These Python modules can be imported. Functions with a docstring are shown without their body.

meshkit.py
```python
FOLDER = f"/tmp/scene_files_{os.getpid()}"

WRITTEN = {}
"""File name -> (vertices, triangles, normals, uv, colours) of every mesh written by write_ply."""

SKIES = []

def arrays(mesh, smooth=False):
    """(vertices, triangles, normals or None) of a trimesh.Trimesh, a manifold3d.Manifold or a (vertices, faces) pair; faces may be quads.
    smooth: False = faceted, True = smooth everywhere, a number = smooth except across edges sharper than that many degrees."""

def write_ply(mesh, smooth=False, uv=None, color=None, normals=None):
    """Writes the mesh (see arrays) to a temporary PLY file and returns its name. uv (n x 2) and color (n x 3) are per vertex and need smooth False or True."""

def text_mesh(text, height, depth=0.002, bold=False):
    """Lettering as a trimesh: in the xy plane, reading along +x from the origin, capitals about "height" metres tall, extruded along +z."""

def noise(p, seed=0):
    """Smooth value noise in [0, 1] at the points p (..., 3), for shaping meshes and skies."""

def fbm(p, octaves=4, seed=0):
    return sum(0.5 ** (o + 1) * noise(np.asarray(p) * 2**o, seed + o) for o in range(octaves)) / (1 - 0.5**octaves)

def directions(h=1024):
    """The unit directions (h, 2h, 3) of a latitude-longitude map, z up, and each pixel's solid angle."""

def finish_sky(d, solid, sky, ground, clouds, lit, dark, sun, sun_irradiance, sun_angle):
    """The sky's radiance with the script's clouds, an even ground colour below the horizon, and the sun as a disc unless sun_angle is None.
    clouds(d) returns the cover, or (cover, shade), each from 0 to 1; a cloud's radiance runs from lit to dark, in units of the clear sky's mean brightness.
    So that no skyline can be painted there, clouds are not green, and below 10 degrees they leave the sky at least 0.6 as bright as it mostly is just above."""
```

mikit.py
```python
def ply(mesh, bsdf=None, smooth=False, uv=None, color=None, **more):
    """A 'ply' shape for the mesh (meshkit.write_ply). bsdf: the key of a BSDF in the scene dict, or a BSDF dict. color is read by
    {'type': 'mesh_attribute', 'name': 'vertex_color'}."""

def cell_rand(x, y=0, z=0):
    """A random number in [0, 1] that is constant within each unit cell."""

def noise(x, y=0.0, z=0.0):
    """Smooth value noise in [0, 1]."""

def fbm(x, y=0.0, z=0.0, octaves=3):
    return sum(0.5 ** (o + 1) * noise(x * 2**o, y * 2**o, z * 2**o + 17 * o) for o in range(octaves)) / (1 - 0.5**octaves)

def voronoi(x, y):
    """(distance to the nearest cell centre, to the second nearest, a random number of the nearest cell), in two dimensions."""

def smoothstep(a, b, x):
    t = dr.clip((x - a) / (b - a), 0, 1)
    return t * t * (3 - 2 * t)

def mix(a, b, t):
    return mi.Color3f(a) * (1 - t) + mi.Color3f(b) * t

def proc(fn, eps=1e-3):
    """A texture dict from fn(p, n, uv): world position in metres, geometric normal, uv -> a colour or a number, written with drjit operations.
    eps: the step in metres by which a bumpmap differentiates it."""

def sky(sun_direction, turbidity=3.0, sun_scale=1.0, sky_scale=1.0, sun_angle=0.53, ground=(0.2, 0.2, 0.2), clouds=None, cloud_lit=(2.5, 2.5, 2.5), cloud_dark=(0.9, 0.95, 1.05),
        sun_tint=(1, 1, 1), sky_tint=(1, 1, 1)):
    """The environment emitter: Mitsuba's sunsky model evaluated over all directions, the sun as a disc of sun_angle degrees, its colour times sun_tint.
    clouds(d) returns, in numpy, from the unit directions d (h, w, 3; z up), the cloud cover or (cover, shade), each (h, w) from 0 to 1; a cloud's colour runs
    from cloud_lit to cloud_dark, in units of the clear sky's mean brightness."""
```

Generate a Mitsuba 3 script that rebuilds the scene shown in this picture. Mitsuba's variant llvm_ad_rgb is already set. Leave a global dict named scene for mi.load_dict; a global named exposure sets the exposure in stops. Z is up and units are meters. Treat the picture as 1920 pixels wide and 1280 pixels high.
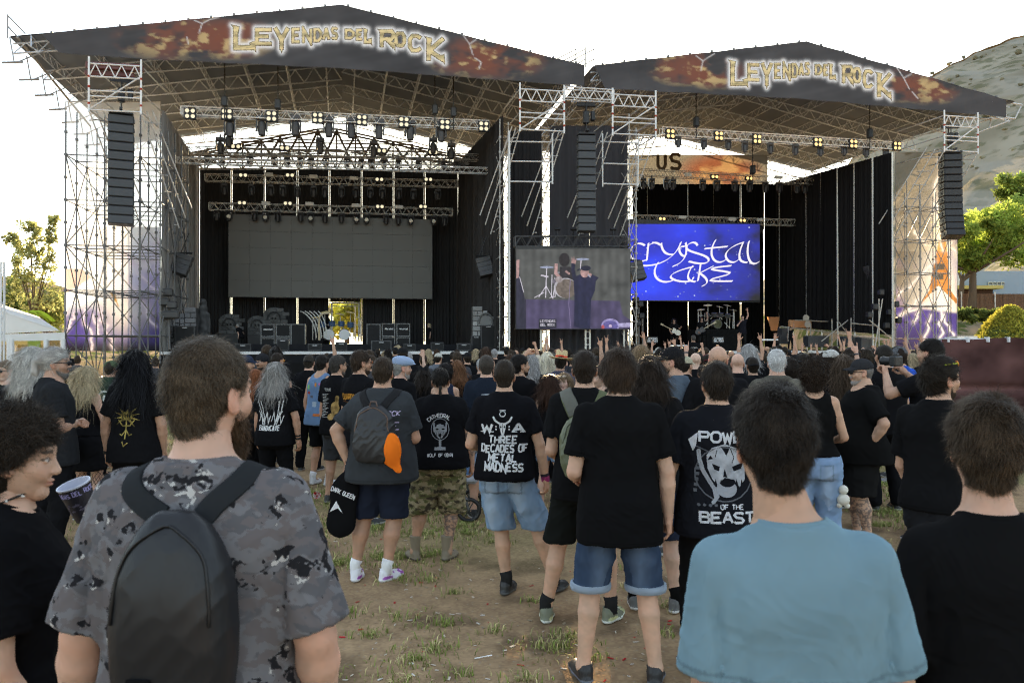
import math, random
import numpy as np, trimesh, mitsuba as mi, drjit as dr
import mikit, meshkit
from mikit import proc, noise, fbm, voronoi, smoothstep, mix
from scipy.spatial import cKDTree
import shapely
from shapely.geometry import Polygon, LineString, Point, box as sbox
from shapely.ops import unary_union

T = mi.ScalarTransform4f
scene, labels = {}, {}
# ------------------------------------------------------------------ camera, sky, exposure
F, CX, HY, CH = 1493.0, 960.0, 650.0, 1.8          # photograph: focal length in pixels, centre, horizon row, eye height
scene['camera'] = dict(type='thinlens', fov=2 * math.degrees(math.atan(960 / F)), fov_axis='x', near_clip=0.05, far_clip=4000.0,
                       aperture_radius=0.0025, focus_distance=7.0,
                       to_world=T().look_at(origin=[0, 0, CH], target=[0, 1, CH + 10 / F], up=[0, 0, 1]))
SUN = (0.05, 1.0, 0.37)
scene['sky_light'] = mikit.sky(SUN, turbidity=3, sun_scale=1.1, sky_scale=1.0, sky_tint=(1.06, 1.0, .92), clouds=lambda d: 0.16 + 0.2 * meshkit.fbm(d * 3.0, 3), cloud_lit=(2.3, 2.26, 2.18), cloud_dark=(1.5, 1.5, 1.5), sun_tint=(1.0, .985, .95))
exposure = 3.9
rng = np.random.default_rng(7)

# ------------------------------------------------------------------ materials
# A mesh's colours lie in its uv: u = row of the colour table + place along the row's run of hues, v = brightness. (So meshes of one BSDF are joined by the renderer.)
ROWS, ROWKEY, PAL = [], {}, {}
def pal_rgb(p, n, uv):
    r = dr.floor(uv.x); t = dr.clip((uv.x - r - .05) / .9, 0, 1) * 7; i = dr.minimum(dr.floor(t), 6); w = t - i; k = mi.UInt32(r * 8 + i); T_ = PAL['t']
    g = lambda o: dr.gather(mi.Float, T_, (k + o[0]) * 3 + o[1])
    return mi.Color3f(*[g((0, c)) * (1 - w) + g((1, c)) * w for c in range(3)]) * uv.y
def paint(c):
    """vertex colours (n, 3) -> uv"""
    c = np.clip(c, 0, 1); lum = c.sum(1) + 1e-6; h = c / lum[:, None]
    if np.ptp(h, axis=0).max() < .004:
        key = tuple(np.round(h.mean(0), 3))
        if key not in ROWKEY: ROWKEY[key] = len(ROWS); ROWS.append(np.tile(h.mean(0), (8, 1)))
        return np.c_[np.full(len(c), ROWKEY[key] + .05), lum]
    m = h.mean(0); _, _, vt = np.linalg.svd((h - m)[::max(1, len(h) // 4000)], full_matrices=False); t = (h - m) @ vt[0]; lo, hi = t.min(), t.max(); t = (t - lo) / (hi - lo + 1e-9); b = np.clip(np.round(t * 7).astype(int), 0, 7); row = np.zeros((8, 3)); w = np.zeros(8); np.add.at(row, b, h * lum[:, None]); np.add.at(w, b, lum); ok = w > 0; row[ok] /= w[ok][:, None]
    for k in range(3): row[:, k] = np.interp(np.arange(8), np.flatnonzero(ok), row[ok, k])
    ROWS.append(row); return np.c_[len(ROWS) - 1 + .05 + .9 * t, lum]
VC = {'type': 'mesh_attribute', 'name': 'vertex_color'}
PC = proc(pal_rgb)
def two(d): return {'type': 'twosided', 'bsdf': d}
for sfx, C in (('', PC), ('_print', VC)):
    scene['cloth' + sfx] = two({'type': 'principled', 'base_color': C, 'roughness': 0.95, 'specular': 0.06})
    scene['matte' + sfx] = two({'type': 'diffuse', 'reflectance': C})
    scene['scrim' + sfx] = {'type': 'principledthin', 'base_color': C, 'roughness': 0.9, 'diff_trans': .75, 'spec_trans': 0.0, 'eta': 1.2}
scene['vinyl_print'] = {**scene['scrim_print'], 'diff_trans': .4}
scene['net_print'] = {'type': 'mask', 'opacity': 0.62, 'bsdf': scene['scrim_print']}         # perforated banner mesh
scene['skin'] = two({'type': 'principled', 'base_color': PC, 'roughness': 0.52, 'specular': 0.35})
scene['hair'] = two({'type': 'principled', 'base_color': PC, 'roughness': 0.5, 'specular': 0.09})
scene['satin'] = two({'type': 'principled', 'base_color': PC, 'roughness': 0.42, 'specular': 0.4})
scene['metal'] = two({'type': 'principled', 'base_color': PC, 'roughness': 0.45, 'metallic': 0.3})
scene['leaf'] = {'type': 'principledthin', 'base_color': PC, 'roughness': 0.6, 'diff_trans': 0.9, 'spec_trans': 0.0, 'eta': 1.3}

# ------------------------------------------------------------------ entries
def numbered(name):
    if name not in used:
        used[name] = 0
        return name
    while True:
        used[name] += 1
        k = f"{name}_{used[name]:03d}"
        if k not in used:
            used[k] = 0
            return k
used = {'camera': 0, 'sky_light': 0}
def thing(name, label, cat, group=None, kind=None):
    k = numbered(name); labels[k] = {'label': label, 'category': cat}
    if group: labels[k]['group'] = group
    if kind: labels[k]['kind'] = kind
    return k
def vf(mesh):
    if isinstance(mesh, tuple): return np.asarray(mesh[0], float), np.asarray(mesh[1], int)
    return np.asarray(mesh.vertices, float), np.asarray(mesh.faces, int)
def col(n, c, var=0.0):
    c = np.asarray(c, float)
    c = np.tile(c, (n, 1)) if c.ndim == 1 else c
    return np.clip(c, 0, 1)
def shape(mesh, bsdf, c, smooth=False, **more):
    v, f = vf(mesh)
    if f.shape[1] == 4: f = np.vstack([f[:, [0, 1, 2]], f[:, [0, 2, 3]]])
    if bsdf.endswith('_print'): return mikit.ply((v, f), bsdf, smooth=smooth, color=col(len(v), c), **more)
    return mikit.ply((v, f), bsdf, smooth=smooth, uv=paint(col(len(v), c)), **more)
def part(name, parent, mesh, bsdf='matte', c=(.5, .5, .5), smooth=False, label=None, kind=None, **more):
    k = numbered(f'{parent}__{name}')
    scene[k] = shape(mesh, bsdf, c, smooth, **more)
    if label or kind: labels[k] = {**({'label': label} if label else {}), **({'kind': kind} if kind else {})}
    return k
def single(name, label, cat, mesh, bsdf='matte', c=(.5, .5, .5), smooth=False, group=None, kind=None, **more):
    k = thing(name, label, cat, group, kind); scene[k] = shape(mesh, bsdf, c, smooth, **more); return k
def structure(name, label, mesh, bsdf='matte', c=(.5, .5, .5), smooth=False, kind='structure'):
    k = numbered(name); v, f = vf(mesh)
    scene[k] = shape((v, f), bsdf, c, smooth); labels[k] = {'label': label, 'kind': kind}; return k

# ------------------------------------------------------------------ mesh helpers (numpy)
def cat(ms):
    V, Fc, o = [], [], 0
    for m in ms:
        v, f = vf(m)
        if f.shape[1] == 4: f = np.vstack([f[:, [0, 1, 2]], f[:, [0, 2, 3]]])
        V.append(v); Fc.append(f + o); o += len(v)
    return np.vstack(V), np.vstack(Fc)
def box(lo, hi):
    lo, hi = np.asarray(lo, float), np.asarray(hi, float)
    v = np.array([[x, y, z] for x in (0, 1) for y in (0, 1) for z in (0, 1)], float) * (hi - lo) + lo
    return v, np.array([[0, 1, 3], [0, 3, 2], [4, 6, 7], [4, 7, 5], [0, 4, 5], [0, 5, 1], [2, 3, 7], [2, 7, 6], [0, 2, 6], [0, 6, 4], [1, 5, 7], [1, 7, 3]])
def cbox(c, s, ch=0.0):
    """a box with chamfered edges: centre, size"""
    c, s = np.asarray(c, float), np.asarray(s, float) / 2
    if ch <= 0: return box(c - s, c + s)
    pts = np.array([[a * s[0], b * s[1], e * s[2]] for a in (-1, 1) for b in (-1, 1) for e in (-1, 1)])
    P = []
    for i in range(3):
        q = pts.copy(); q -= np.sign(pts) * ch; q[:, i] = pts[:, i]; P.append(q)
    m = trimesh.convex.convex_hull(np.vstack(P))
    return np.asarray(m.vertices) + c, np.asarray(m.faces)
def tubes(segs, n=5):
    """segs: list of (p0, p1, r): one mesh of prisms"""
    p0 = np.array([s[0] for s in segs], float); p1 = np.array([s[1] for s in segs], float); r = np.array([s[2] for s in segs], float)
    d = p1 - p0; d /= np.linalg.norm(d, axis=1, keepdims=True) + 1e-12
    ref = np.where(np.abs(d[:, 2:3]) < .9, [[0, 0, 1.]], [[1., 0, 0]])
    a = np.cross(d, ref); a /= np.linalg.norm(a, axis=1, keepdims=True); b = np.cross(d, a)
    t = np.arange(n) * 2 * np.pi / n
    ring = (np.cos(t)[None, :, None] * a[:, None] + np.sin(t)[None, :, None] * b[:, None]) * r[:, None, None]
    V = np.concatenate([p0[:, None] + ring, p1[:, None] + ring], 1)
    i = np.arange(n); j = (i + 1) % n
    f = np.vstack([np.stack([i, j, j + n], 1), np.stack([i, j + n, i + n], 1)] + [np.array([[0, k + 1, k], [n, n + k, n + k + 1]]) for k in range(1, n - 1)])
    Fc = (f[None] + (np.arange(len(segs)) * 2 * n)[:, None, None]).reshape(-1, 3)
    return V.reshape(-1, 3), Fc
def sweep(pts, rad, n=8, caps=True):
    """tube along a polyline with a radius (or (a, b)) per point"""
    P = np.asarray(pts, float); rad = np.broadcast_to(np.asarray(rad, float).reshape(len(np.atleast_1d(rad)), -1), (len(P), np.atleast_2d(np.asarray(rad, float).reshape(len(np.atleast_1d(rad)), -1)).shape[1]))
    d = np.gradient(P, axis=0); d /= np.linalg.norm(d, axis=1, keepdims=True) + 1e-12
    a = np.cross(d[0], [0, 0, 1.] if abs(d[0][2]) < .9 else [1., 0, 0]); a /= np.linalg.norm(a)
    V = []; t = np.arange(n) * 2 * np.pi / n
    for i in range(len(P)):
        a = a - d[i] * (a @ d[i]); a /= np.linalg.norm(a); b = np.cross(d[i], a)
        V.append(P[i] + np.cos(t)[:, None] * a * rad[i, 0] + np.sin(t)[:, None] * b * rad[i, -1])
    V = np.vstack(V); i = np.arange(n); j = (i + 1) % n
    Fc = np.vstack([np.vstack([np.stack([i, j, j + n], 1), np.stack([i, j + n, i + n], 1)]) + k * n for k in range(len(P) - 1)])
    if caps:
        V = np.vstack([V, P[:1], P[-1:]]); m = len(V)
        Fc = np.vstack([Fc, np.stack([j, i, i * 0 + m - 2], 1), np.stack([i, j, i * 0 + m - 1], 1) + np.array([(len(P) - 1) * n, (len(P) - 1) * n, 0])])
    return V, Fc
def grid(Pm):
    """mesh of a (m, n, 3) array of points"""
    m, n = Pm.shape[:2]; i = np.arange(m * n).reshape(m, n)
    q = np.stack([i[:-1, :-1], i[1:, :-1], i[1:, 1:], i[:-1, 1:]], -1).reshape(-1, 4)
    return Pm.reshape(-1, 3), np.vstack([q[:, [0, 1, 2]], q[:, [0, 2, 3]]])
def lathe(prof, n=20):
    """profile of (r, z) turned about z"""
    t = np.arange(n) * 2 * np.pi / n; P = np.array([[[r * math.cos(a), r * math.sin(a), z] for a in t] for r, z in prof])
    m = len(prof); i = np.arange(m * n).reshape(m, n); j = np.roll(i, -1, 1)
    q = np.stack([i[:-1], j[:-1], j[1:], i[1:]], -1).reshape(-1, 4)
    return P.reshape(-1, 3), np.vstack([q[:, [0, 1, 2]], q[:, [0, 2, 3]]])
def xf(mesh, R=None, t=(0, 0, 0), s=1.0):
    v, f = vf(mesh); v = v * s
    if R is not None: v = v @ np.asarray(R).T
    return v + np.asarray(t, float), f
def rot(ax, deg):
    a = math.radians(deg); c, s = math.cos(a), math.sin(a)
    return np.array({'x': [[1, 0, 0], [0, c, -s], [0, s, c]], 'y': [[c, 0, s], [0, 1, 0], [-s, 0, c]], 'z': [[c, -s, 0], [s, c, 0], [0, 0, 1]]}[ax], float)
ORD = 'first second third fourth fifth sixth seventh eighth ninth tenth eleventh twelfth thirteenth fourteenth fifteenth sixteenth seventeenth'.split(); CNT = {}
def nth(k): CNT[k] = CNT.get(k, -1) + 1; return ORD[CNT[k]]
def unit(v): v = np.asarray(v, float); return v / (np.linalg.norm(v, axis=-1, keepdims=True) + 1e-12)
def W(px, py, Y): return np.array([(px - CX) * Y / F, Y, CH + (HY - py) * Y / F])     # the point at depth Y seen at a pixel of the photograph
def vnormals(v, f):
    n = np.zeros_like(v); a, b, c = v[f[:, 0]], v[f[:, 1]], v[f[:, 2]]; fn = np.cross(b - a, c - a)
    for k in range(3): np.add.at(n, f[:, k], fn)
    return unit(n)
def flat_poly(g, depth=0.0):
    """shapely polygon(s) -> flat (or extruded) triangles in xy"""
    out = []
    for q in getattr(g, 'geoms', [g]):
        if q.is_empty or q.area < 1e-9 or q.geom_type != 'Polygon': continue
        if depth: m = trimesh.creation.extrude_polygon(q, depth, engine='earcut'); out.append((np.asarray(m.vertices), np.asarray(m.faces)))
        else:
            v, f = trimesh.creation.triangulate_polygon(q, engine='earcut'); out.append((np.c_[v, np.zeros(len(v))], f))
    return cat(out)
# ------------------------------------------------------------------ a stroke font (unit boxes, y up): drawn letters for signs and shirts
STR = {'A': [[(0, 0), (.45, 1), (.55, 1), (1, 0)], [(.2, .36), (.8, .36)]], 'B': [[(0, 0), (0, 1), (.75, 1), (.9, .8), (.75, .55), (0, .55)], [(.75, .55), (1, .3), (.8, 0), (0, 0)]],
 'C': [[(1, .85), (.7, 1), (.25, 1), (0, .75), (0, .25), (.25, 0), (.7, 0), (1, .15)]], 'D': [[(0, 0), (0, 1), (.6, 1), (1, .7), (1, .3), (.6, 0), (0, 0)]],
 'E': [[(1, 1), (0, 1), (0, 0), (1, 0)], [(0, .52), (.8, .52)]], 'F': [[(1, 1), (0, 1), (0, 0)], [(0, .52), (.8, .52)]],
 'G': [[(1, .85), (.7, 1), (.2, 1), (0, .75), (0, .25), (.2, 0), (.8, 0), (1, .2), (1, .5), (.6, .5)]], 'H': [[(0, 0), (0, 1)], [(1, 0), (1, 1)], [(0, .5), (1, .5)]],
 'I': [[(.5, 0), (.5, 1)]], 'J': [[(.9, 1), (.9, .25), (.6, 0), (.2, 0), (0, .25)]], 'K': [[(0, 0), (0, 1)], [(1, 1), (.05, .45), (1, 0)]], 'L': [[(0, 1), (0, 0), (1, 0)]],
 'M': [[(0, 0), (0, 1), (.5, .4), (1, 1), (1, 0)]], 'N': [[(0, 0), (0, 1), (1, 0), (1, 1)]], 'O': [[(.25, 0), (0, .25), (0, .75), (.25, 1), (.75, 1), (1, .75), (1, .25), (.75, 0), (.25, 0)]],
 'P': [[(0, 0), (0, 1), (.8, 1), (1, .78), (.8, .5), (0, .5)]], 'Q': [[(.25, 0), (0, .25), (0, .75), (.25, 1), (.75, 1), (1, .75), (1, .25), (.75, 0), (.25, 0)], [(.6, .3), (1, 0)]],
 'R': [[(0, 0), (0, 1), (.8, 1), (1, .78), (.8, .5), (0, .5)], [(.4, .5), (1, 0)]], 'S': [[(1, .88), (.75, 1), (.2, 1), (0, .78), (.2, .54), (.8, .46), (1, .22), (.8, 0), (.2, 0), (0, .12)]],
 'T': [[(0, 1), (1, 1)], [(.5, 1), (.5, 0)]], 'U': [[(0, 1), (0, .25), (.25, 0), (.75, 0), (1, .25), (1, 1)]], 'V': [[(0, 1), (.5, 0), (1, 1)]],
 'W': [[(0, 1), (.25, 0), (.5, .65), (.75, 0), (1, 1)]], 'X': [[(0, 0), (1, 1)], [(0, 1), (1, 0)]], 'Y': [[(0, 1), (.5, .45), (1, 1)], [(.5, .45), (.5, 0)]], 'Z': [[(0, 1), (1, 1), (0, 0), (1, 0)]],
 '1': [[(.2, .8), (.5, 1), (.5, 0)]], '0': [[(.5, 0), (.1, .25), (.1, .75), (.5, 1), (.9, .75), (.9, .25), (.5, 0)]], '2': [[(0, .8), (.3, 1), (.8, 1), (1, .75), (0, 0), (1, 0)]], ':': [[(.5, .2), (.5, .32)], [(.5, .68), (.5, .8)]], '-': [[(.1, .5), (.9, .5)]], '.': [[(.4, 0), (.4, .1)]]}
def letter(ch, x0, y0, w, h, t, slant=0.0, join=2):
    ls = [LineString([(x0 + (a + slant * b) * w, y0 + b * h) for a, b in s]).buffer(t / 2, cap_style=2 if join == 2 else 1, join_style=join, mitre_limit=2.5) for s in STR[ch]]
    return unary_union(ls)
def word(txt, x0, y0, h, t=.16, w=.62, gap=.24, slant=0.0, jit=0.0, seed=0, join=2):
    """centred on x0, baseline y0"""
    r = random.Random(seed); adv = [(.25 if c in "I:." else .35 if c == ' ' else w) * h + gap * h for c in txt]; x = x0 - (sum(adv) - gap * h) / 2; out = []
    for c, a in zip(txt, adv):
        if c != ' ': out.append(letter(c, x, y0 + r.uniform(-jit, jit) * h, a - gap * h, h * (1 + r.uniform(-jit, jit)), t * h, slant, join))
        x += a
    return unary_union(out)
# ------------------------------------------------------------------ people: signed-distance bodies meshed by surface nets
f4 = np.float32
class SDF:
    def __init__(s, lo, hi, h):
        s.h = h; s.lo = np.asarray(lo, float); s.ax = [np.arange(lo[i], hi[i] + h, h, dtype=f4) for i in range(3)]
        s.d = np.full([len(a) for a in s.ax], .2, f4)
    def reg(s, lo, hi):
        sl = tuple(slice(max(0, int(np.searchsorted(a, l))), min(len(a), int(np.searchsorted(a, u)) + 1)) for a, l, u in zip(s.ax, lo, hi))
        X = s.ax[0][sl[0]][:, None, None]; Y = s.ax[1][sl[1]][None, :, None]; Z = s.ax[2][sl[2]][None, None, :]
        return sl, X, Y, Z
    def add(s, fn, lo, hi, k=.02, op='u'):
        p = k + 2.5 * s.h
        sl, X, Y, Z = s.reg(np.asarray(lo) - p, np.asarray(hi) + p)
        if any(q.stop <= q.start for q in sl): return
        n = fn(X, Y, Z).astype(f4); o = s.d[sl]
        if op == 'u':
            hh = np.maximum(k - np.abs(o - n), 0) / k if k > 0 else 0
            s.d[sl] = np.minimum(o, n) - hh * hh * k * .25
        else:
            n = -n; hh = np.maximum(k - np.abs(o - n), 0) / k if k > 0 else 0
            s.d[sl] = np.maximum(o, n) + hh * hh * k * .25
    def cone(s, a, b, ra, rb, k=.02, op='u', sx=(1, 1, 1)):
        a, b = np.asarray(a, float), np.asarray(b, float); sx = np.asarray(sx, float); r = max(ra, rb)
        A, B = a / sx, b / sx; ba = B - A; q = float(ba @ ba) + 1e-12; ms = float(sx.min())
        def fn(X, Y, Z):
            x, y, z = X / f4(sx[0]) - f4(A[0]), Y / f4(sx[1]) - f4(A[1]), Z / f4(sx[2]) - f4(A[2])
            t = np.clip((x * f4(ba[0]) + y * f4(ba[1]) + z * f4(ba[2])) / f4(q), 0, 1)
            return (np.sqrt((x - t * f4(ba[0])) ** 2 + (y - t * f4(ba[1])) ** 2 + (z - t * f4(ba[2])) ** 2) - (f4(ra) + f4(rb - ra) * t)) * f4(ms)
        s.add(fn, np.minimum(a, b) - r * sx, np.maximum(a, b) + r * sx, k, op)
    def chain(s, P, R, k=.02, sx=(1, 1, 1)):
        for i in range(len(P) - 1): s.cone(P[i], P[i + 1], R[i], R[i + 1], k if i == 0 else .01, sx=sx)
    def ell(s, c, r, k=.02, op='u', R=None):
        c, r = np.asarray(c, float), np.asarray(r, float); m = float(r.min())
        def fn(X, Y, Z):
            x, y, z = X - f4(c[0]), Y - f4(c[1]), Z - f4(c[2])
            if R is not None: x, y, z = [sum(f4(R[j][i]) * q for j, q in enumerate((x, y, z))) for i in range(3)]
            q = np.sqrt((x / f4(r[0])) ** 2 + (y / f4(r[1])) ** 2 + (z / f4(r[2])) ** 2)
            return (q - 1) * f4(m)
        e = r if R is None else np.array([r.max()] * 3)
        s.add(fn, c - e, c + e, k, op)
    def cut(s, fn, lo=None, hi=None):
        sl, X, Y, Z = s.reg([-9] * 3 if lo is None else lo, [9] * 3 if hi is None else hi); s.d[sl] = np.maximum(s.d[sl], fn(X, Y, Z).astype(f4))
    def mesh(s):
        d = s.d; S = d < 0; n = [k - 1 for k in d.shape]
        cnt = np.zeros(n, np.int8); cs = [(i, j, k) for i in (0, 1) for j in (0, 1) for k in (0, 1)]
        for i, j, k in cs: cnt += S[i:i + n[0], j:j + n[1], k:k + n[2]]
        m = (cnt > 0) & (cnt < 8); idx = np.argwhere(m); vid = np.full(n, -1, np.int32); vid[m] = np.arange(len(idx))
        C = np.stack([d[idx[:, 0] + i, idx[:, 1] + j, idx[:, 2] + k] for i, j, k in cs], 1); P = np.zeros((len(idx), 3)); q = np.zeros(len(idx))
        for a in range(8):
            for ax in range(3):
                b = a | (4 >> ax)
                if b == a: continue
                w = (C[:, a] < 0) != (C[:, b] < 0); t = C[:, a] / np.where(w, C[:, a] - C[:, b], 1)
                p = np.tile(np.array(cs[a], float), (len(idx), 1)); p[:, ax] += t; P[w] += p[w]; q[w] += 1
        V = s.lo + (idx + P / q[:, None]) * s.h
        Q = []
        for ax in range(3):
            u, w = (ax + 1) % 3, (ax + 2) % 3
            A = np.swapaxes(S, 0, 0); s0 = [slice(None)] * 3; s1 = [slice(None)] * 3; s0[ax] = slice(0, -1); s1[ax] = slice(1, None)
            for r_ in (s0, s1): r_[u] = slice(1, -1); r_[w] = slice(1, -1)
            a, b = S[tuple(s0)], S[tuple(s1)]; e = np.argwhere(a != b)
            if not len(e): continue
            fl = a[tuple(e.T)]; e = e.copy(); e[:, u] += 1; e[:, w] += 1
            def cell(du, dw):
                c = e.copy(); c[:, u] -= du; c[:, w] -= dw; return vid[tuple(c.T)]
            quad = np.stack([cell(1, 1), cell(0, 1), cell(0, 0), cell(1, 0)], 1)
            quad[~fl] = quad[~fl][:, ::-1]; Q.append(quad)
        Q = np.vstack(Q); return V, np.vstack([Q[:, [0, 1, 2]], Q[:, [0, 2, 3]]])
def relax(v, f, it=1, lam=.5):
    e = np.vstack([f[:, [0, 1]], f[:, [1, 2]], f[:, [2, 0]]])
    for _ in range(it):
        a = np.zeros_like(v); c = np.zeros(len(v)); np.add.at(a, e[:, 0], v[e[:, 1]]); np.add.at(c, e[:, 0], 1); v = v + lam * (a / np.maximum(c, 1)[:, None] - v)
    return v
def pch(z, tab):
    from scipy.interpolate import PchipInterpolator
    t = np.array(tab); return [PchipInterpolator(t[:, 0], t[:, i])(np.clip(z, t[0, 0], t[-1, 0])).astype(f4) for i in range(1, t.shape[1])]
TORSO = [(.76, .150, .100, .0), (.84, .170, .122, -.012), (.92, .178, .132, -.018), (1.0, .168, .118, -.004), (1.09, .152, .106, .006), (1.20, .160, .112, .004), (1.30, .176, .122, -.004), (1.37, .178, .116, -.012), (1.425, .158, .096, -.018), (1.47, .110, .080, -.02), (1.51, .068, .066, -.016), (1.56, .058, .060, -.008)]
SHIRT = [(.70, .212, .172, -.014), (.80, .210, .172, -.014), (.95, .201, .162, -.014), (1.10, .182, .136, .0), (1.25, .178, .132, .0), (1.33, .186, .132, -.008), (1.395, .176, .118, -.017), (1.44, .146, .104, -.02), (1.485, .100, .090, -.02), (1.52, .078, .082, -.016), (1.56, .070, .074, -.01)]
WOMAN = [(.76, .165, .11, .0), (.84, .182, .128, -.018), (.92, .180, .132, -.022), (1.0, .150, .108, -.004), (1.09, .124, .092, .006), (1.20, .138, .104, .008), (1.28, .150, .122, .012), (1.36, .152, .108, -.004), (1.43, .140, .084, -.018), (1.475, .098, .068, -.02), (1.515, .056, .056, -.016), (1.56, .049, .052, -.008)]
def loft(s, tab, zlo, zhi, fx=1.0, fy=1.0, off=0.0, k=.03, n=2.4, belly=0.0):
    z = s.ax[2]; a, b, c = pch(z, tab); a = a * f4(fx) + f4(off); b = b * f4(fy) + f4(off)
    if belly: g = np.exp(-((z - 1.05) / .16) ** 2).astype(f4) * f4(belly); c = c + g * .75; b = b + g * .55; a = a + g * .35
    m = np.minimum(a, b)
    def fn(X, Y, Z):
        i0 = int(np.searchsorted(z, Z[0, 0, 0])); sl = slice(i0, i0 + Z.shape[2]); A, B, C_, M = a[sl], b[sl], c[sl], m[sl]
        q = (np.abs(X / A) ** f4(n) + np.abs((Y - C_) / B) ** f4(n)) ** f4(1 / n); d = (q - 1) * M
        return np.maximum(np.maximum(d, Z - f4(zhi)), f4(zlo) - Z)
    A = float(a.max()) + .02; B = float(b.max()) + float(np.abs(c).max()) + .02
    s.add(fn, [-A, -B, zlo], [A, B, zhi], k)
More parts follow.
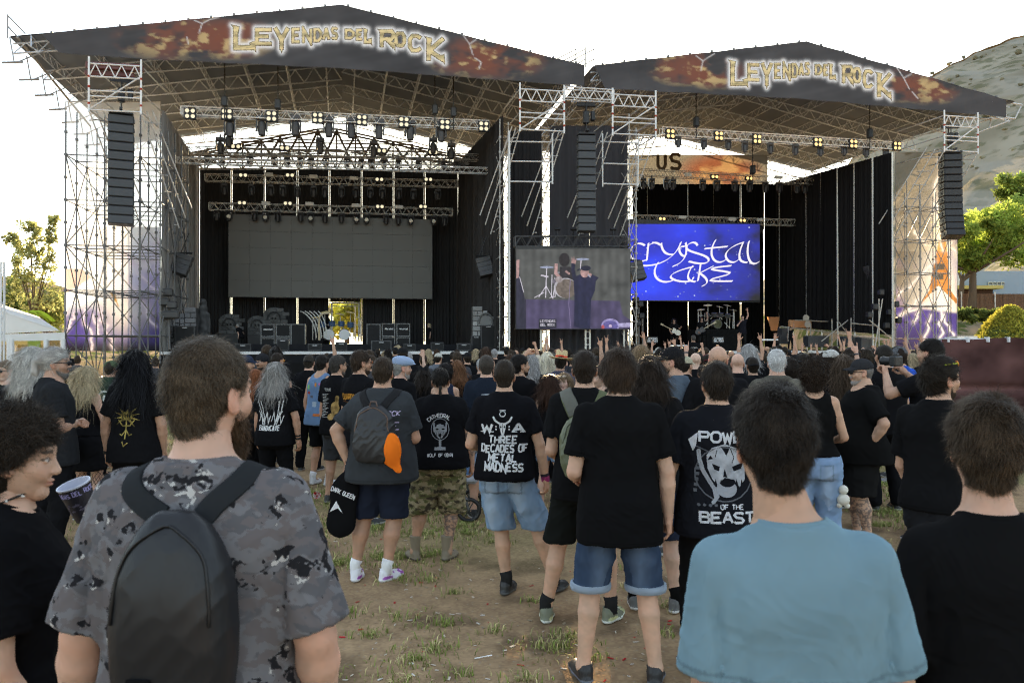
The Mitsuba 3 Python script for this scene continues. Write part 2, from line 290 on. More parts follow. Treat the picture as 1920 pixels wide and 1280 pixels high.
# ---- hands: five fingers, palm in the local frame: x across (thumb side +x for the right hand), -z along the fingers, +y the back of the hand
HANDS = {}
def hand(pose, h=.0045):
    if (pose, h) in HANDS: return HANDS[pose, h]
    s = SDF([-.07, -.10, -.22], [.085, .07, .03], h)
    s.cone([0, 0, .02], [0, 0, -.03], .026, .028, .01, sx=(1.15, .8, 1)); 
    for x, ra in ((.026, .016), (.009, .0165), (-.009, .016), (-.026, .0145)): s.cone([x * .8, 0, -.03], [x, .002, -.085], ra, ra * .92, .012)
    L = {.028: (.040, .026, .021), .0095: (.045, .029, .022), -.0095: (.041, .027, .021), -.027: (.032, .021, .019)}
    bend = {'relax': [(18, 28, 20), (24, 32, 24), (30, 34, 24), (34, 36, 26)], 'fist': [(75, 95, 60)] * 4, 'open': [(3, 5, 4), (0, 4, 3), (2, 5, 4), (6, 6, 4)],
            'horns': [(2, 5, 4), (85, 100, 60), (85, 100, 60), (4, 6, 4)], 'grip': [(40, 55, 35), (45, 55, 35), (48, 58, 36), (50, 60, 36)], 'point': [(5, 10, 8), (80, 95, 60), (85, 95, 60), (85, 95, 60)]}[pose]
    spread = {'open': (9, 2, -4, -12), 'horns': (8, 0, 0, -14)}.get(pose, (4, 1, -2, -6))
    for (x, ls), bd, sp in zip(L.items(), bend, spread):
        p = np.array([x, .002, -.088]); r = .0088 if x > -.02 else .0076; a = 0
        for l, b in zip(ls, bd):
            a += math.radians(b); d = np.array([math.sin(math.radians(sp)), -math.sin(a), -math.cos(a) * math.cos(math.radians(sp))]); q = p + d * l
            s.cone(p, q, r, r * .92, .004); p, r = q, r * .92
    tp = {'relax': [(.02, -.01, -.03), (.043, -.022, -.062), (.046, -.034, -.094), (.042, -.044, -.117)], 'open': [(.02, -.006, -.025), (.055, -.014, -.05), (.078, -.018, -.078), (.092, -.018, -.1)],
          'grip': [(.02, -.012, -.03), (.038, -.036, -.06), (.026, -.058, -.082), (.012, -.068, -.098)]}.get(pose, [(.02, -.012, -.03), (.036, -.034, -.06), (.018, -.045, -.085), (-.004, -.047, -.098)])
    for i in range(3): s.cone(tp[i], tp[i + 1], (.017, .0115, .0098)[i], (.0115, .0098, .0084)[i], .008)
    HANDS[pose, h] = s.mesh(); return HANDS[pose, h]
def hand_at(pose, w, d, side, palm, h, sc=1.0):
    """side +1 right, -1 left; d = direction of the forearm; palm = where the palm faces"""
    v, f = hand(pose, h); v = v * sc
    z = -unit(d); y = -unit(np.asarray(palm, float) - z * (np.asarray(palm, float) @ z)); x = np.cross(y, z)
    if side > 0: v = v * [-1, 1, 1]; f = f[:, ::-1]
    return np.asarray(w) + v[:, :1] * x + v[:, 1:2] * y + v[:, 2:] * z, f
# ---- head (origin between the ears, x right, y forward)
def head_field(h, fem=0.0, jaw=1.0, zneck=-.20, smile=0.0, back=0.0):
    s = SDF([-.115, -.15, zneck], [.115, .16, .17], h)
    s.ell([0, -.016, .045], [.0765, .098, .086], .02); s.ell([0, .022, -.012], [.064, .074, .088], .03)
    s.cone([0, .012, -.055], [0, .062, -.092], .055 * jaw, .026 * jaw, .03, sx=(1.05, 1, 1)); s.cone([-.012, .072, -.095], [.012, .072, -.095], .017, .017, .015)
    s.cone([-.028, .078, .034], [.028, .078, .034], .014, .014, .02); s.cone([-.042, .062, -.022], [-.03, .072, -.03], .018, .018, .02); s.cone([.042, .062, -.022], [.03, .072, -.03], .018, .018, .02)
    s.cone([0, .088, .018], [0, .108, -.02], .008, .0115, .012); s.ell([0, .104, -.026], [.0165, .013, .009], .006)
    for q in (-1, 1):
        s.ell([q * .031, .094, .012], [.016, .012, .0105], .01, 'd'); s.ell([q * .0305, .081, .011], [.0125, .0125, .0115], .004)
        R = rot('z', q * 18); s.ell([q * .079, -.008, -.004], [.008, .021, .033], .006, R=R); s.ell([q * .086, -.002, .004], [.006, .0095, .017], .004, 'd', R=R); s.ell([q * .074, .004, -.026], [.009, .011, .013], .006)
    s.ell([0, .0955, -.0525], [.020 + .008 * smile, .009, .0055], .005); s.ell([0, .0935, -.0635], [.017 + .005 * smile, .009, .0065], .005); s.ell([0, .106, -.058], [.024 + .01 * smile, .010, .0022 + .004 * smile], .004, 'd')
    r = .055 - .008 * fem
    s.cone([0, -.022, -.04], [0, -.034 - back, zneck - .03], r, r + .006, .02)
    return s
def head_colors(v, skin, beard=None, lips=(.42, .17, .14), stub=0.0, brow=(.03, .02, .015), seed=0):
    x, y, z = v.T; c = np.tile(np.asarray(skin, float), (len(v), 1)); nz = meshkit.fbm(v * 60, 3, seed)[:, None]; c = c * (.86 + .28 * nz)
    def blend(w, k):
        nonlocal c
        w = np.clip(w, 0, 1)[:, None]; c = c * (1 - w) + np.asarray(k) * w
    ear = (np.abs(x) > .073) & (y < .03) & (y > -.045) & (np.abs(z) < .05); blend(ear * .5, np.asarray(skin) * [1.12, .78, .7])
    blend(np.exp(-(((np.abs(x) - .045) / .02) ** 2 + ((z + .02) / .02) ** 2)) * (y > .04) * .3, np.asarray(skin) * [1.15, .75, .7])
    blend(np.exp(-((x / .02) ** 2 + ((z + .058) / .011) ** 2) ** 2) * (y > .08), lips)
    blend((np.abs(np.abs(x) - .032) < .017) * (np.abs(z - .033 - .12 * (.03 - np.abs(np.abs(x) - .03))) < .0048) * (y > .06) * .85, brow)
    e = (np.abs(np.abs(x) - .0305) / .0125) ** 2 + ((z - .011) / .0062) ** 2
    blend((e < 1) * (y > .075) * .9, (.5, .47, .44)); blend((((np.abs(x) - .0305) / .0052) ** 2 + ((z - .011) / .0058) ** 2 < 1) * (y > .075), (.03, .02, .015)); blend((e < 2.2) * (e > .9) * (y > .072) * (z > .0095) * .8, (.04, .025, .02))
    if stub: blend(stub * np.clip((y + .0) / .03, 0, 1) * np.clip((-.03 - z) / .02, 0, 1) * (z > -.13), np.asarray(brow) * 1.2)
    return np.clip(c, 0, 1)
# ---- hair strands as tapering ribbons
def strands(P, N, n, L, w, flow, base, seg=4, lift=.25, grav=.3, curl=0.0, wave=0.0, var=.45, tip=1.25, seed=0, hug=.6):
    r = np.random.default_rng(seed); i = r.integers(0, len(P), n); p = P[i] + r.normal(0, .003, (n, 3)); nr = N[i]; d = flow(p, nr); d = d - nr * (d * nr).sum(1, keepdims=True); d = unit(unit(d) + r.normal(0, .22, (n, 3)))
    kn = np.stack([meshkit.noise(p * 26, 40 + e) for e in range(3)], 1) - .5; d = unit(d + 1.5 * kn + .5 * (np.stack([meshkit.noise(p * 60, 50 + e) for e in range(3)], 1) - .5)); d = unit(d * (1 - lift) + nr * lift * r.uniform(.3, 1.5, (n, 1))); Ls = L * r.uniform(.55, 1.2, (n, 1)); pts = [p]; ph = r.uniform(0, 6.28, (n, 1)); nd = nr; side = np.cross(d, nr)
    for k in range(seg):
        d = d + np.array([0, 0, -grav / seg]) ; d = d - nr * np.clip((d * nr).sum(1, keepdims=True), -9, 0) * hug
        if wave: d = d + side * np.sin(ph + k * 1.7) * wave
        if curl: d = d + (side * np.sin(ph + k * 2.1) + nr * np.cos(ph + k * 2.1)) * curl
        d = unit(d); p = p + d * Ls / seg; pts.append(p)
    V, C = [], []; sh = np.clip((1 + var * r.normal(0, .5, (n, 1))) * (.5 + meshkit.noise(pts[0] * 34, 60)[:, None]), .25, 2.2); b = np.asarray(base, float)
    for k, q in enumerate(pts):
        t = k / seg; dd = unit(pts[min(k + 1, seg)] - pts[max(k - 1, 0)]); sd = unit(np.cross(dd, nr)); ww = w * (1 - t) ** .6 * .5 if k else w * .4
        V += [q - sd * ww, q + sd * ww]; C += [np.clip(b * sh * (1 + (tip - 1) * t), 0, 1)] * 2
    V = np.stack(V, 1); C = np.stack(C, 1); m = V.shape[1]; f = []
    for k in range(seg): a = 2 * k; f += [[a, a + 1, a + 3], [a, a + 3, a + 2]]
    Fc = (np.array(f)[None] + (np.arange(n) * m)[:, None, None]).reshape(-1, 3); return (V.reshape(-1, 3), Fc), C.reshape(-1, 3)
def scatter(v, f, n, seed=0):
    """points and smooth normals sampled over a mesh by area"""
    r = np.random.default_rng(seed); a = np.linalg.norm(np.cross(v[f[:, 1]] - v[f[:, 0]], v[f[:, 2]] - v[f[:, 0]]), axis=1); i = r.choice(len(f), n, p=a / a.sum()); u = r.random((n, 2)); q = u.sum(1) > 1; u[q] = 1 - u[q]
    w = np.c_[1 - u.sum(1), u]; vn = vnormals(v, f); return (v[f[i]] * w[:, :, None]).sum(1), unit((vn[f[i]] * w[:, :, None]).sum(1))
FLOW = {'whorl': lambda p, n: unit(p - np.array([.008, -.062, .125])) + np.array([0, 0, -.35]), 'down': lambda p, n: np.array([0, -.15, -1.]) + 0 * p, 'rand': lambda p, n: np.random.default_rng(len(p)).normal(0, 1, p.shape), 'back': lambda p, n: np.array([0, -1., -.15]) + 0 * p,
        'fwd': lambda p, n: np.array([0, 1., .1]) + .5 * unit(p - np.array([.0, -.06, .12]))}
def hairdo(st, h, ln=.0, thick=.009, top=1.0, fade=0.0):
    """scalp mass: returns a field in the head frame"""
    zlo = -.16 - ln
    s = SDF([-.19, -.24, zlo], [.19, .16, .24], h); t = thick
    s.ell([0, -.018, .048], [.0765 + t, .099 + t, .086 + t * 1.3 * top], .01)
    if st in ('short', 'buzz', 'medium', 'curly', 'bob', 'long', 'afro'): s.cone([0, -.05, .0], [0, -.052, -.05 if st in ('short', 'buzz') else -.08], .07 + t * .6, .052 + t * .4, .03, sx=(1.02, .9, 1))
    if st in ('medium', 'curly'): s.cone([0, -.045, .0], [0, -.055, -.105], .078 + t * .7, .06 + t * .3, .03)
    fr = {'short': .052, 'buzz': .046, 'medium': .07, 'curly': .075, 'long': .06, 'bob': .06, 'afro': .07, 'slick': .05}.get(st, .05)
    # the face, the ears and the neck stay free
    s.cut(lambda X, Y, Z: np.minimum(Y - f4(.02) - .9 * np.maximum(Z - .0, -.02), f4(fr) - Z + 0 * X) * f4(.8) if st not in ('long', 'bob') else np.minimum(np.minimum(Y - f4(.035), f4(fr) - Z), f4(.066) - np.abs(X)) * f4(.8))
    if st in ('short', 'buzz', 'slick'): s.cut(lambda X, Y, Z: np.minimum(np.abs(X) - f4(.066), np.minimum(np.minimum(Y + f4(.030), f4(.036) - Y), f4(.026) - Z)))
    if st in ('long', 'bob'):
        for q in (-1, 1):
            s.chain([[q * .05, -.03, .03], [q * .075, -.055, -.10], [q * .085, -.085, -.10 - ln * .5], [q * .075, -.10, -.12 - ln]], [.052 + t, .05 + t, .045 + t, .028], .03); 
        s.chain([[0, -.07, .03], [0, -.095, -.10], [0, -.12, -.10 - ln * .5], [0, -.125, -.14 - ln]], [.06 + t, .055 + t, .05 + t, .03], .03)
    return s
SKIN = (.45, .272, .185); TAN = (.36, .21, .135); PALE = (.53, .355, .27); BLACK = (.007, .007, .008)
ARMS = {'hang': ((.13, -.04, -1), (.05, .16, -1), 'relax'), 'out': ((.30, -.06, -1), (.20, .10, -1), 'relax'), 'hip': ((.62, -.30, -.75), (-.62, .48, -.52), 'relax'), 'front': ((.18, .02, -1), (-.40, .85, .12), 'grip'),
        'cross': ((.14, .16, -1), (-.85, .62, .10), 'fist'), 'up': ((.30, .12, .95), (-.06, .18, 1), 'horns'), 'upopen': ((.34, .1, .9), (-.12, .2, 1), 'open'), 'fist': ((.45, .2, .8), (-.2, .25, 1), 'fist'),
        'phone': ((.25, .55, .35), (-.30, .75, .75), 'grip'), 'camera': ((.35, .62, -.35), (-.55, .5, .72), 'grip'), 'pocket': ((.22, -.10, -1), (-.02, .26, -1), 'relax'), 'back': ((.34, -.40, -.9), (-.55, -.1, -.55), 'relax'), 'hold': ((.12, .10, -1), (-.1, .95, -.15), 'fist')}
def sstep(a, b, x): t = np.clip((x - a) / (b - a), 0, 1); return t * t * (3 - 2 * t)
class Person:
    def __init__(s, label, X, Y, top, yaw=0, skin=SKIN, fat=1.0, sh=1.0, sex='m', head=(0, 0, 0), lean=0, sway=0, L='hang', R='hang', feet=((-.13, 0), (.13, 0)), toes=(12, 12), legs=True, h=None, group=None, H=None, belly=0.0, seed=0, name='person', z0=0.0, slim_arm=1.0, tat=(0, 0), hz=-.02, roll=0, smile=0, hx=0):
        """top: the row of the photograph at which the crown stands; (X, Y) in metres"""
        s.key = thing(name, label, 'person', group); s.H = H or CH + (HY - top) * Y / F - z0; s.k = s.H / (1.785 + hz); s.hz = hz; s.hx = hx; s.roll = roll; s.smile = smile; s.X, s.Y, s.yaw, s.z0 = X, Y, yaw, z0; s.fat, s.sex, s.shf = fat, sex, sh; s.seed = seed; s.skin = tuple(np.asarray(skin) * [.92, .88, .84]); s.belly = belly
        s.h = h or float(np.clip(.0016 * Y, .0065, .02)); s.hh = float(np.clip(.00075 * Y, .0032, .010)); s.lean, s.sway = lean, sway; s.hd = head; s.tab = WOMAN if sex == 'f' else TORSO; s.legs = legs
        s.sx = sh * (.87 if sex == 'f' else 1.0); af = math.sqrt(fat) * (.82 if sex == 'f' else 1.0) * slim_arm; s.af = af; s.arm = {}
        for q, A in ((-1, L), (1, R)):
            u, w, pose = (ARMS[A] if isinstance(A, str) else A); u = unit(np.array(u) * [q, 1, 1]); w = unit(np.array(w) * [q, 1, 1]); S = np.array([q * .166 * s.sx, -.018, 1.398 + (.05 if u[2] > .3 else 0)]); E = S + u * .285; Wr = E + w * .25; s.arm[q] = (S, E, Wr, u, w, pose)
        s.leg = {}
        for q, ft, ty in ((-1, feet[0], toes[0]), (1, feet[1], toes[1])):
            hp = np.array([q * .088, 0, .90]); a = np.array([ft[0], ft[1] - .03, .085]); D = a - hp; dl = np.linalg.norm(D); l1, l2 = .41, .415; dl2 = min(dl, l1 + l2 - .002); e = (l1 * l1 - l2 * l2 + dl2 * dl2) / (2 * dl2); hgt = math.sqrt(max(l1 * l1 - e * e, 0)); fw = unit(np.array([math.sin(math.radians(ty)) * q, math.cos(math.radians(ty)), 0])); fw = unit(fw - unit(D) * (fw @ unit(D)))
            s.leg[q] = (hp, hp + unit(D) * e + fw * hgt, a, ty * q)
        s.body(tat)
    # frames
    def bend(s, v):
        w = sstep(.82, 1.25, v[:, 2]); a = np.radians(s.lean) * w; y, z = v[:, 1], v[:, 2] - .95; c, n = np.cos(a), np.sin(a)
        v = np.c_[v[:, 0] + s.sway * sstep(.6, 1.5, v[:, 2]), y * c + z * n, .95 + z * c - y * n]
        if s.roll: a = math.radians(s.roll) * sstep(.8, 1.3, v[:, 2]); x, z = v[:, 0].copy(), v[:, 2] - .95; v[:, 0] = x * np.cos(a) + z * np.sin(a); v[:, 2] = .95 + z * np.cos(a) - x * np.sin(a)
        return v
    def world(s, m, bend=True):
        v, f = vf(m); v = s.bend(v) if bend else v; return v * s.k @ rot('z', s.yaw).T + [s.X, s.Y, s.z0], f
    def hpose(s, m, sc=.945):
        y, p, r = s.hd; Rm = rot('z', y) @ rot('x', p) @ rot('y', r); v, f = vf(m); v = v * sc
        w = sstep(-.19, -.03, v[:, 2])[:, None]; pv = np.array([0, -.02, -.09]); return v * (1 - w) + w * ((v - pv) @ Rm.T + pv) + [s.hx, .012, 1.648 + s.hz], f
    def put(s, name, m, bsdf='cloth', c=BLACK, smooth=True, bend=True, label=None, parent=None, hd=False, **kw):
        if hd: m = s.hpose(m)
        return part(name, parent or s.key, s.world(m, bend), bsdf, c, smooth, label, **kw)
    # body
    def body(s, tat):
        h = s.h; lo = .0 if s.legs else .55
        allp = np.array([p for q in (-1, 1) for p in s.arm[q][:3]] + [p for q in (-1, 1) for p in s.leg[q][:3]]); mn, mx = allp.min(0) - .12, allp.max(0) + .12
        b = SDF([min(mn[0], -.3), min(mn[1], -.25), lo], [max(mx[0], .3), max(mx[1], .25), max(1.58, mx[2] - .02)], h); fx = s.fat ** .7 * (1 if s.sex == 'm' else 1)
        loft(b, s.tab, .83, 1.50, fx, s.fat, belly=s.belly)
        if s.sex == 'f':
            for q in (-1, 1): b.ell([q * .068, .088, 1.275], [.058, .05, .06], .04)
        nr = .056 * (s.fat ** .5) - .008 * (s.sex == 'f'); b.cone([0, -.024, 1.47], [s.hx, -.008, 1.58], nr + .012, nr - .002, .05)
        for q in (-1, 1):
            S, E, Wr, u, w, _ = s.arm[q]; a = s.af; b.cone([q * .052, -.024, 1.458], [q * .145 * s.sx, -.02, 1.404], .036, .044, .03)
            b.chain([S - u * .01, S + u * .10, E, E + w * .07, Wr], [.053 * a, .048 * a, .039 * a, .042 * a, .0265 * a ** .5], .04)
            if s.legs:
                hp, K, A, ty = s.leg[q]; t = unit(A - K); bk = np.array([0, -.014, 0]); a2 = math.sqrt(s.fat)
                b.chain([hp, hp * .5 + K * .5, K, K + t * .13 + bk, K + t * .25 + bk * .5, A], [.088 * a2, .079 * a2, .054 * a2, .056 * a2, .044, .035], .03); b.cone(A, A + [0, .10, -.05], .038, .03, .02)
        v, f = b.mesh(); v = relax(v, f, 1, .4); c = np.tile(np.asarray(s.skin), (len(v), 1)); nz = meshkit.fbm(v * 14, 3, s.seed)[:, None]; n2 = meshkit.fbm(v * 55, 3, s.seed + 1)[:, None]; c = c * (.74 + .36 * nz + .18 * n2) * (1 + (nz - .5) * [.14, -.12, -.18])
        for q in (-1, 1):                                                         # elbows, knees redder; tattoos where the photograph shows them
            for P, r_ in ((s.arm[q][1], .05), (s.leg[q][1], .07)):
                w = np.exp(-((v - P) ** 2).sum(1) / r_ ** 2)[:, None] * .45; c = c * (1 - w) + w * np.asarray(s.skin) * [1.02, .74, .66]
            for kind, P0, P1 in ((tat[0], s.arm[q][0] * .4 + s.arm[q][1] * .6, s.arm[q][2]), (tat[1], s.leg[q][1], s.leg[q][2])):
                if kind == q or kind == 2:
                    t = ((v - P0) @ (P1 - P0)) / ((P1 - P0) @ (P1 - P0)); dist = np.linalg.norm(v - P0 - t[:, None] * (P1 - P0), axis=1); n1 = np.abs(meshkit.noise(v * 38, 3) - .5) + .25 * np.abs(meshkit.noise(v * 70, 5) - .5)
                    w = (((n1 < .16) & (t > .05) & (t < .8) & (dist < .09)) * .72)[:, None]; c = c * (1 - w) + w * np.array([.05, .055, .06])
        parts_, cols = [(v, f)], [c]; hsc = .93 if s.sex == 'm' else .84
        for q in (-1, 1):
            S, E, Wr, u, w, pose = s.arm[q]
            if pose is None: continue
            palm = unit(np.array([-q, .25, 0]) if w[2] < -.3 else np.array([-.2 * q, 1, .1]) if w[2] > .4 else np.array([-q * .6, 0, -.5]))
            hv, hf = hand_at(pose, Wr, w, q, palm, .0045 if s.Y < 9 else .009, hsc); parts_.append((hv, hf)); cols.append(np.asarray(s.skin) * (.88 + .24 * meshkit.fbm(hv * 40, 2)[:, None]) * [1.03, .93, .9])
        hf_ = head_field(s.hh, 1.0 if s.sex == 'f' else 0, smile=getattr(s, 'smile', 0)); hv, hf2 = hf_.mesh(); hv = relax(hv, hf2, 1, .4); hc = head_colors(hv, s.skin, stub=.0 if s.sex == 'f' else .22, seed=s.seed); parts_.append(s.hpose((hv, hf2))); cols.append(hc)
        m = cat(parts_); s.body_key = s.put('body', m, 'skin', np.vstack(cols))
    def folds(s, v, f, amp, hem, seed=0):
        n = vnormals(v, f); sd = s.seed + seed; wp = (meshkit.noise(v * 5, sd) - .5)[:, None] * [.25, .25, .25]; q = v + wp
        r1 = meshkit.fbm(q * [15, 15, 4], 2, sd + 1) * 2 - 1; r2 = 1 - np.abs(2 * meshkit.noise((q @ rot('y', 42).T) * [30, 22, 7], sd + 2) - 1); r3 = 1 - np.abs(2 * meshkit.noise((q @ rot('y', -40).T) * [30, 22, 7], sd + 3) - 1); r4 = 1 - np.abs(2 * meshkit.noise((q @ rot('y', 12).T) * [40, 30, 9], sd + 6) - 1); w = .25 + .75 * sstep(1.35, hem, v[:, 2])
        ap = sum(np.exp(-((v - (s.arm[e][0] + [-.03 * e, 0, -.12])) ** 2).sum(1) / .12 ** 2) for e in (-1, 1)); d = amp * (w * (r1 * .9 + .5 * r4 ** 3) + (.25 + .8 * ap) * (r2 ** 3 + r3 ** 3 - .3)); return v + n * d[:, None]
    def tee(s, c=BLACK, hem=.80, slv=.68, kind='tee', label=None, amp=.0075, loose=1.0, col=None, bsdf='cloth', neck=1.515, name='shirt', sink=0.0):
        h = s.h; f_ = s.fat; pts = np.array([p for q in (-1, 1) for p in s.arm[q][:3]]); mn, mx = pts.min(0) - .13, pts.max(0) + .13
        b = SDF([min(mn[0], -.33), min(mn[1], -.27), hem - .03], [max(mx[0], .33), max(mx[1], .30), 1.56 if kind != 'hood' else 1.6 if mx[2] < 1.7 else 1.56], h)
        if s.sex == 'm': loft(b, SHIRT, hem, neck, f_ ** .7 * loose * (.5 + .5 * s.shf), f_ * loose, .0, belly=s.belly)
        else: loft(b, WOMAN, hem, neck, f_ ** .7 * loose, f_ * loose, .012); loft(b, [(.5, .205, .158, -.02), (.84, .205, .158, -.02), (.95, .192, .15, -.018), (1.04, .15, .115, -.004), (1.1, .12, .1, .0)], hem, 1.06, f_ ** .7, f_, 0)
        for q in (-1, 1): b.cone([q * .052, -.024, 1.468], [q * .150 * s.sx, -.02, 1.414], .040 * f_ ** .4, .050 * f_ ** .4, .04)
        if s.sex == 'f':
            for q in (-1, 1): b.ell([q * .068, .096, 1.275], [.062, .052, .064], .05)
        if kind == 'tank':
            for q in (-1, 1):
                b.ell([q * .215 * s.sx / (.87 if s.sex == 'f' else 1), -.015, 1.44], [.105, .2, .15], .0, 'd')
            b.ell([0, -.09, 1.53], [.085, .10, .09], .0, 'd'); b.ell([0, .07, 1.52], [.09, .12, .13], .0, 'd')
        else:
            for q in (-1, 1):
                S, E, Wr, u, w, _ = s.arm[q]; a = s.af; r0, r1, r2 = .061 * a + .004, .058 * a + .012, .056 * a + .012
                if slv <= 1: e = S + u * .285 * slv; segs = [(S - u * .02, e, r0, r1 + .003, u)]
                else: segs = [(S - u * .02, E, r0, r2, None), (E, E * (2 - slv) + Wr * (slv - 1), r2 - .006, .042, w)]
                for A, B, ra, rb, ud in segs:
                    def fn(X, Y_, Z, A=A, B=B, ra=ra, rb=rb, ud=ud):
                        ba = B - A; q2 = ba @ ba; x, y, z = X - f4(A[0]), Y_ - f4(A[1]), Z - f4(A[2]); t = np.clip((x * f4(ba[0]) + y * f4(ba[1]) + z * f4(ba[2])) / f4(q2), 0, 1.2); dd = np.sqrt((x - t * f4(ba[0])) ** 2 + (y - t * f4(ba[1])) ** 2 + (z - t * f4(ba[2])) ** 2) - (f4(ra) + f4(rb - ra) * np.minimum(t, 1))
                        if ud is None: return dd
                        ax = (X - f4(B[0])) * f4(ud[0]) + (Y_ - f4(B[1])) * f4(ud[1]) + (Z - f4(B[2])) * f4(ud[2])
                        if h < .009: dd = np.maximum(dd, -np.maximum(dd + f4(.011), -.04 - ax))
                        return np.maximum(dd, ax)
                    b.add(fn, np.minimum(A, B) - ra - .02, np.maximum(A, B) + ra + .02, .028 if A is segs[0][0] else .02)
        if kind != 'tank':                                                        # neck opening: lower in front; hollow so that the neck rises out of it
            b.cut(lambda X, Y_, Z: (Z - f4(1.508) + f4(.42) * np.maximum(Y_ + f4(.02), -.2) + 0 * X) * f4(.9), [-.13, -.15, 1.38], [.13, .15, 1.6])
            b.cone([0, -.018, 1.50], [0, -.008, 1.62], .0605 * f_ ** .5, .062 * f_ ** .5, .0, 'd')
        v, f = b.mesh(); v = relax(v, f, 1, .4)
        if s.sex == 'm' and kind != 'tank':                                       # the crease where the sleeve lies against the side
            az = np.interp(v[:, 2], [r_[0] for r_ in SHIRT], [r_[1] for r_ in SHIRT]) * f_ ** .7 * loose * (.5 + .5 * s.shf); e_ = min(s.arm[q][1][2] for q in (-1, 1)); w_ = np.exp(-((np.abs(v[:, 0]) - az * 1.01) / .013) ** 2) * sstep(1.385, 1.32, v[:, 2]) * sstep(.285 * (1 - slv) + e_ - .03, e_ + .285 * (1 - slv) + .05, v[:, 2]); v = v - vnormals(v, f) * (w_ * .013)[:, None]
        v = s.folds(v, f, amp, hem); s.shirt = (v, f); s.hem = hem
        if kind == 'vee': pass
        cc = np.tile(np.asarray(c, float), (len(v), 1)) if col is None else col(v); fade = meshkit.fbm(v * 7, 3, s.seed + 4)[:, None]; cc = cc * (.86 + .28 * fade)
        if s.h < .011 and kind == 'tee':
            for q in (-1, 1):
                S, E, Wr, u, w, _ = s.arm[q]; ax = (v - S) @ u - .285 * slv; m = (np.abs(ax + .020) < .0045) & (np.linalg.norm(v - S - ((v - S) @ u)[:, None] * u, axis=1) < .13); cc[m] *= .70
            cc[np.abs(v[:, 2] - hem - .022) < .004] *= .7
        s.shirt_key = s.put(name, (v, f), bsdf, cc, label=label)
        if kind in ('tee', 'long') and s.h < .02:
            t = np.linspace(0, 2 * np.pi, 41); r = .0745 * f_ ** .5; tree_ = cKDTree(v); P = []
            for a in t:
                p = np.array([r * math.cos(a), -.018 + r * math.sin(a), 0]); p[2] = min(1.506 - .42 * (p[1] + .02), 1.511); P.append(v[tree_.query(p)[1]] * .35 + p * .65)
            P = np.array(P); P[-1] = P[0]; s.put('collar', sweep(P, [(.0065, .011)], 6, False), bsdf if bsdf != 'camo_tee' else bsdf, np.asarray(cc).mean(0) * (1.0 if bsdf == 'cloth' else 1), parent=s.shirt_key)
        return s
    def bottoms(s, c=BLACK, to=.52, kind='shorts', label=None, col=None, w=1.0, amp=.008, waist=.95, cuff=None, name=None):
        b = SDF([-.36, -.5, max(0, to - .03)], [.36, .5, 1.06], s.h); f_ = s.fat; loft(b, s.tab, .79, waist + .03, f_ ** .7, f_, .008, belly=s.belly * .8)
        if kind == 'skirt':
            loft(b, [(to - .02, .205, .15, .0), (.75, .205, .15, -.01), (.92, .185, .135, -.018), (1.0, .155, .112, -.004), (1.1, .13, .1, 0)], to, 1.03, f_ ** .7 * w, f_ * w)
        else:
            for q in (-1, 1):
                hp, K, A, ty = s.leg[q]; a = math.sqrt(f_) * w
                if to > .35: e = hp + (K - hp) * ((hp[2] - to + .06) / max(hp[2] - K[2], .2)); P, Rr = [hp + [0, 0, .02], hp * .5 + e * .5, e], [.098 * a, .098 * a, .094 * a]
                else: P, Rr = [hp + [0, 0, .02], hp * .5 + K * .5, K, A + [0, -.01, .02]], [.098 * a, .088 * a, .070 * a, .062 * a]
                for i in range(len(P) - 1): b.cone(P[i], P[i + 1], Rr[i], Rr[i + 1], .03 if i == 0 else .015)
            b.cut(lambda X, Y, Z: f4(to) - Z + 0 * X + 0 * Y)
            if s.h < .016 and to > .35:
                for q in (-1, 1):
                    hp, K, A, ty = s.leg[q]; e = hp + (K - hp) * ((hp[2] - to) / max(hp[2] - K[2], .2)); b.cone(e + [0, 0, .03], e - [0, 0, .05], .080 * math.sqrt(f_) * w, .082 * math.sqrt(f_) * w, 0, 'd')
        v, f = b.mesh(); v = relax(v, f, 1, .4); n = vnormals(v, f); sd = s.seed + 11; r1 = 1 - np.abs(2 * meshkit.noise(v * [16, 14, 7], sd) - 1); r2 = 1 - np.abs(2 * meshkit.noise((v @ rot('y', 40).T) * [9, 9, 22], sd + 1) - 1); v = v + n * (amp * (r1 ** 2 + .8 * r2 ** 3 - .5))[:, None]
        cc = np.tile(np.asarray(c, float), (len(v), 1)) if col is None else col(v, s); cc = cc * (.84 + .32 * meshkit.fbm(v * 9, 3, s.seed + 5)[:, None])
        nm = name or {'shorts': 'shorts', 'trousers': 'trousers', 'skirt': 'skirt'}[kind]; s.bot = (v, f); k = s.put(nm, (v, f), 'cloth', cc, label=label, bend=True); s.bot_key = k
        if cuff is not None:
            for q in (-1, 1):
                m = (v[:, 0] * q > 0) & (v[:, 2] < to + .02); pv = v[m]; ctr = pv.mean(0); r = np.hypot(*(pv - ctr)[:, :2].T).max() + .003
                s.put('cuff', (lambda a: (np.c_[a[0][:, 0] * 1.0 + ctr[0], a[0][:, 1] + ctr[1], a[0][:, 2] + to], a[1]))(lathe([(r - .012, -.002), (r, -.002), (r + .004, .016), (r + .001, .034), (r - .012, .036)], 28)), 'cloth', cuff, parent=k)
        return s
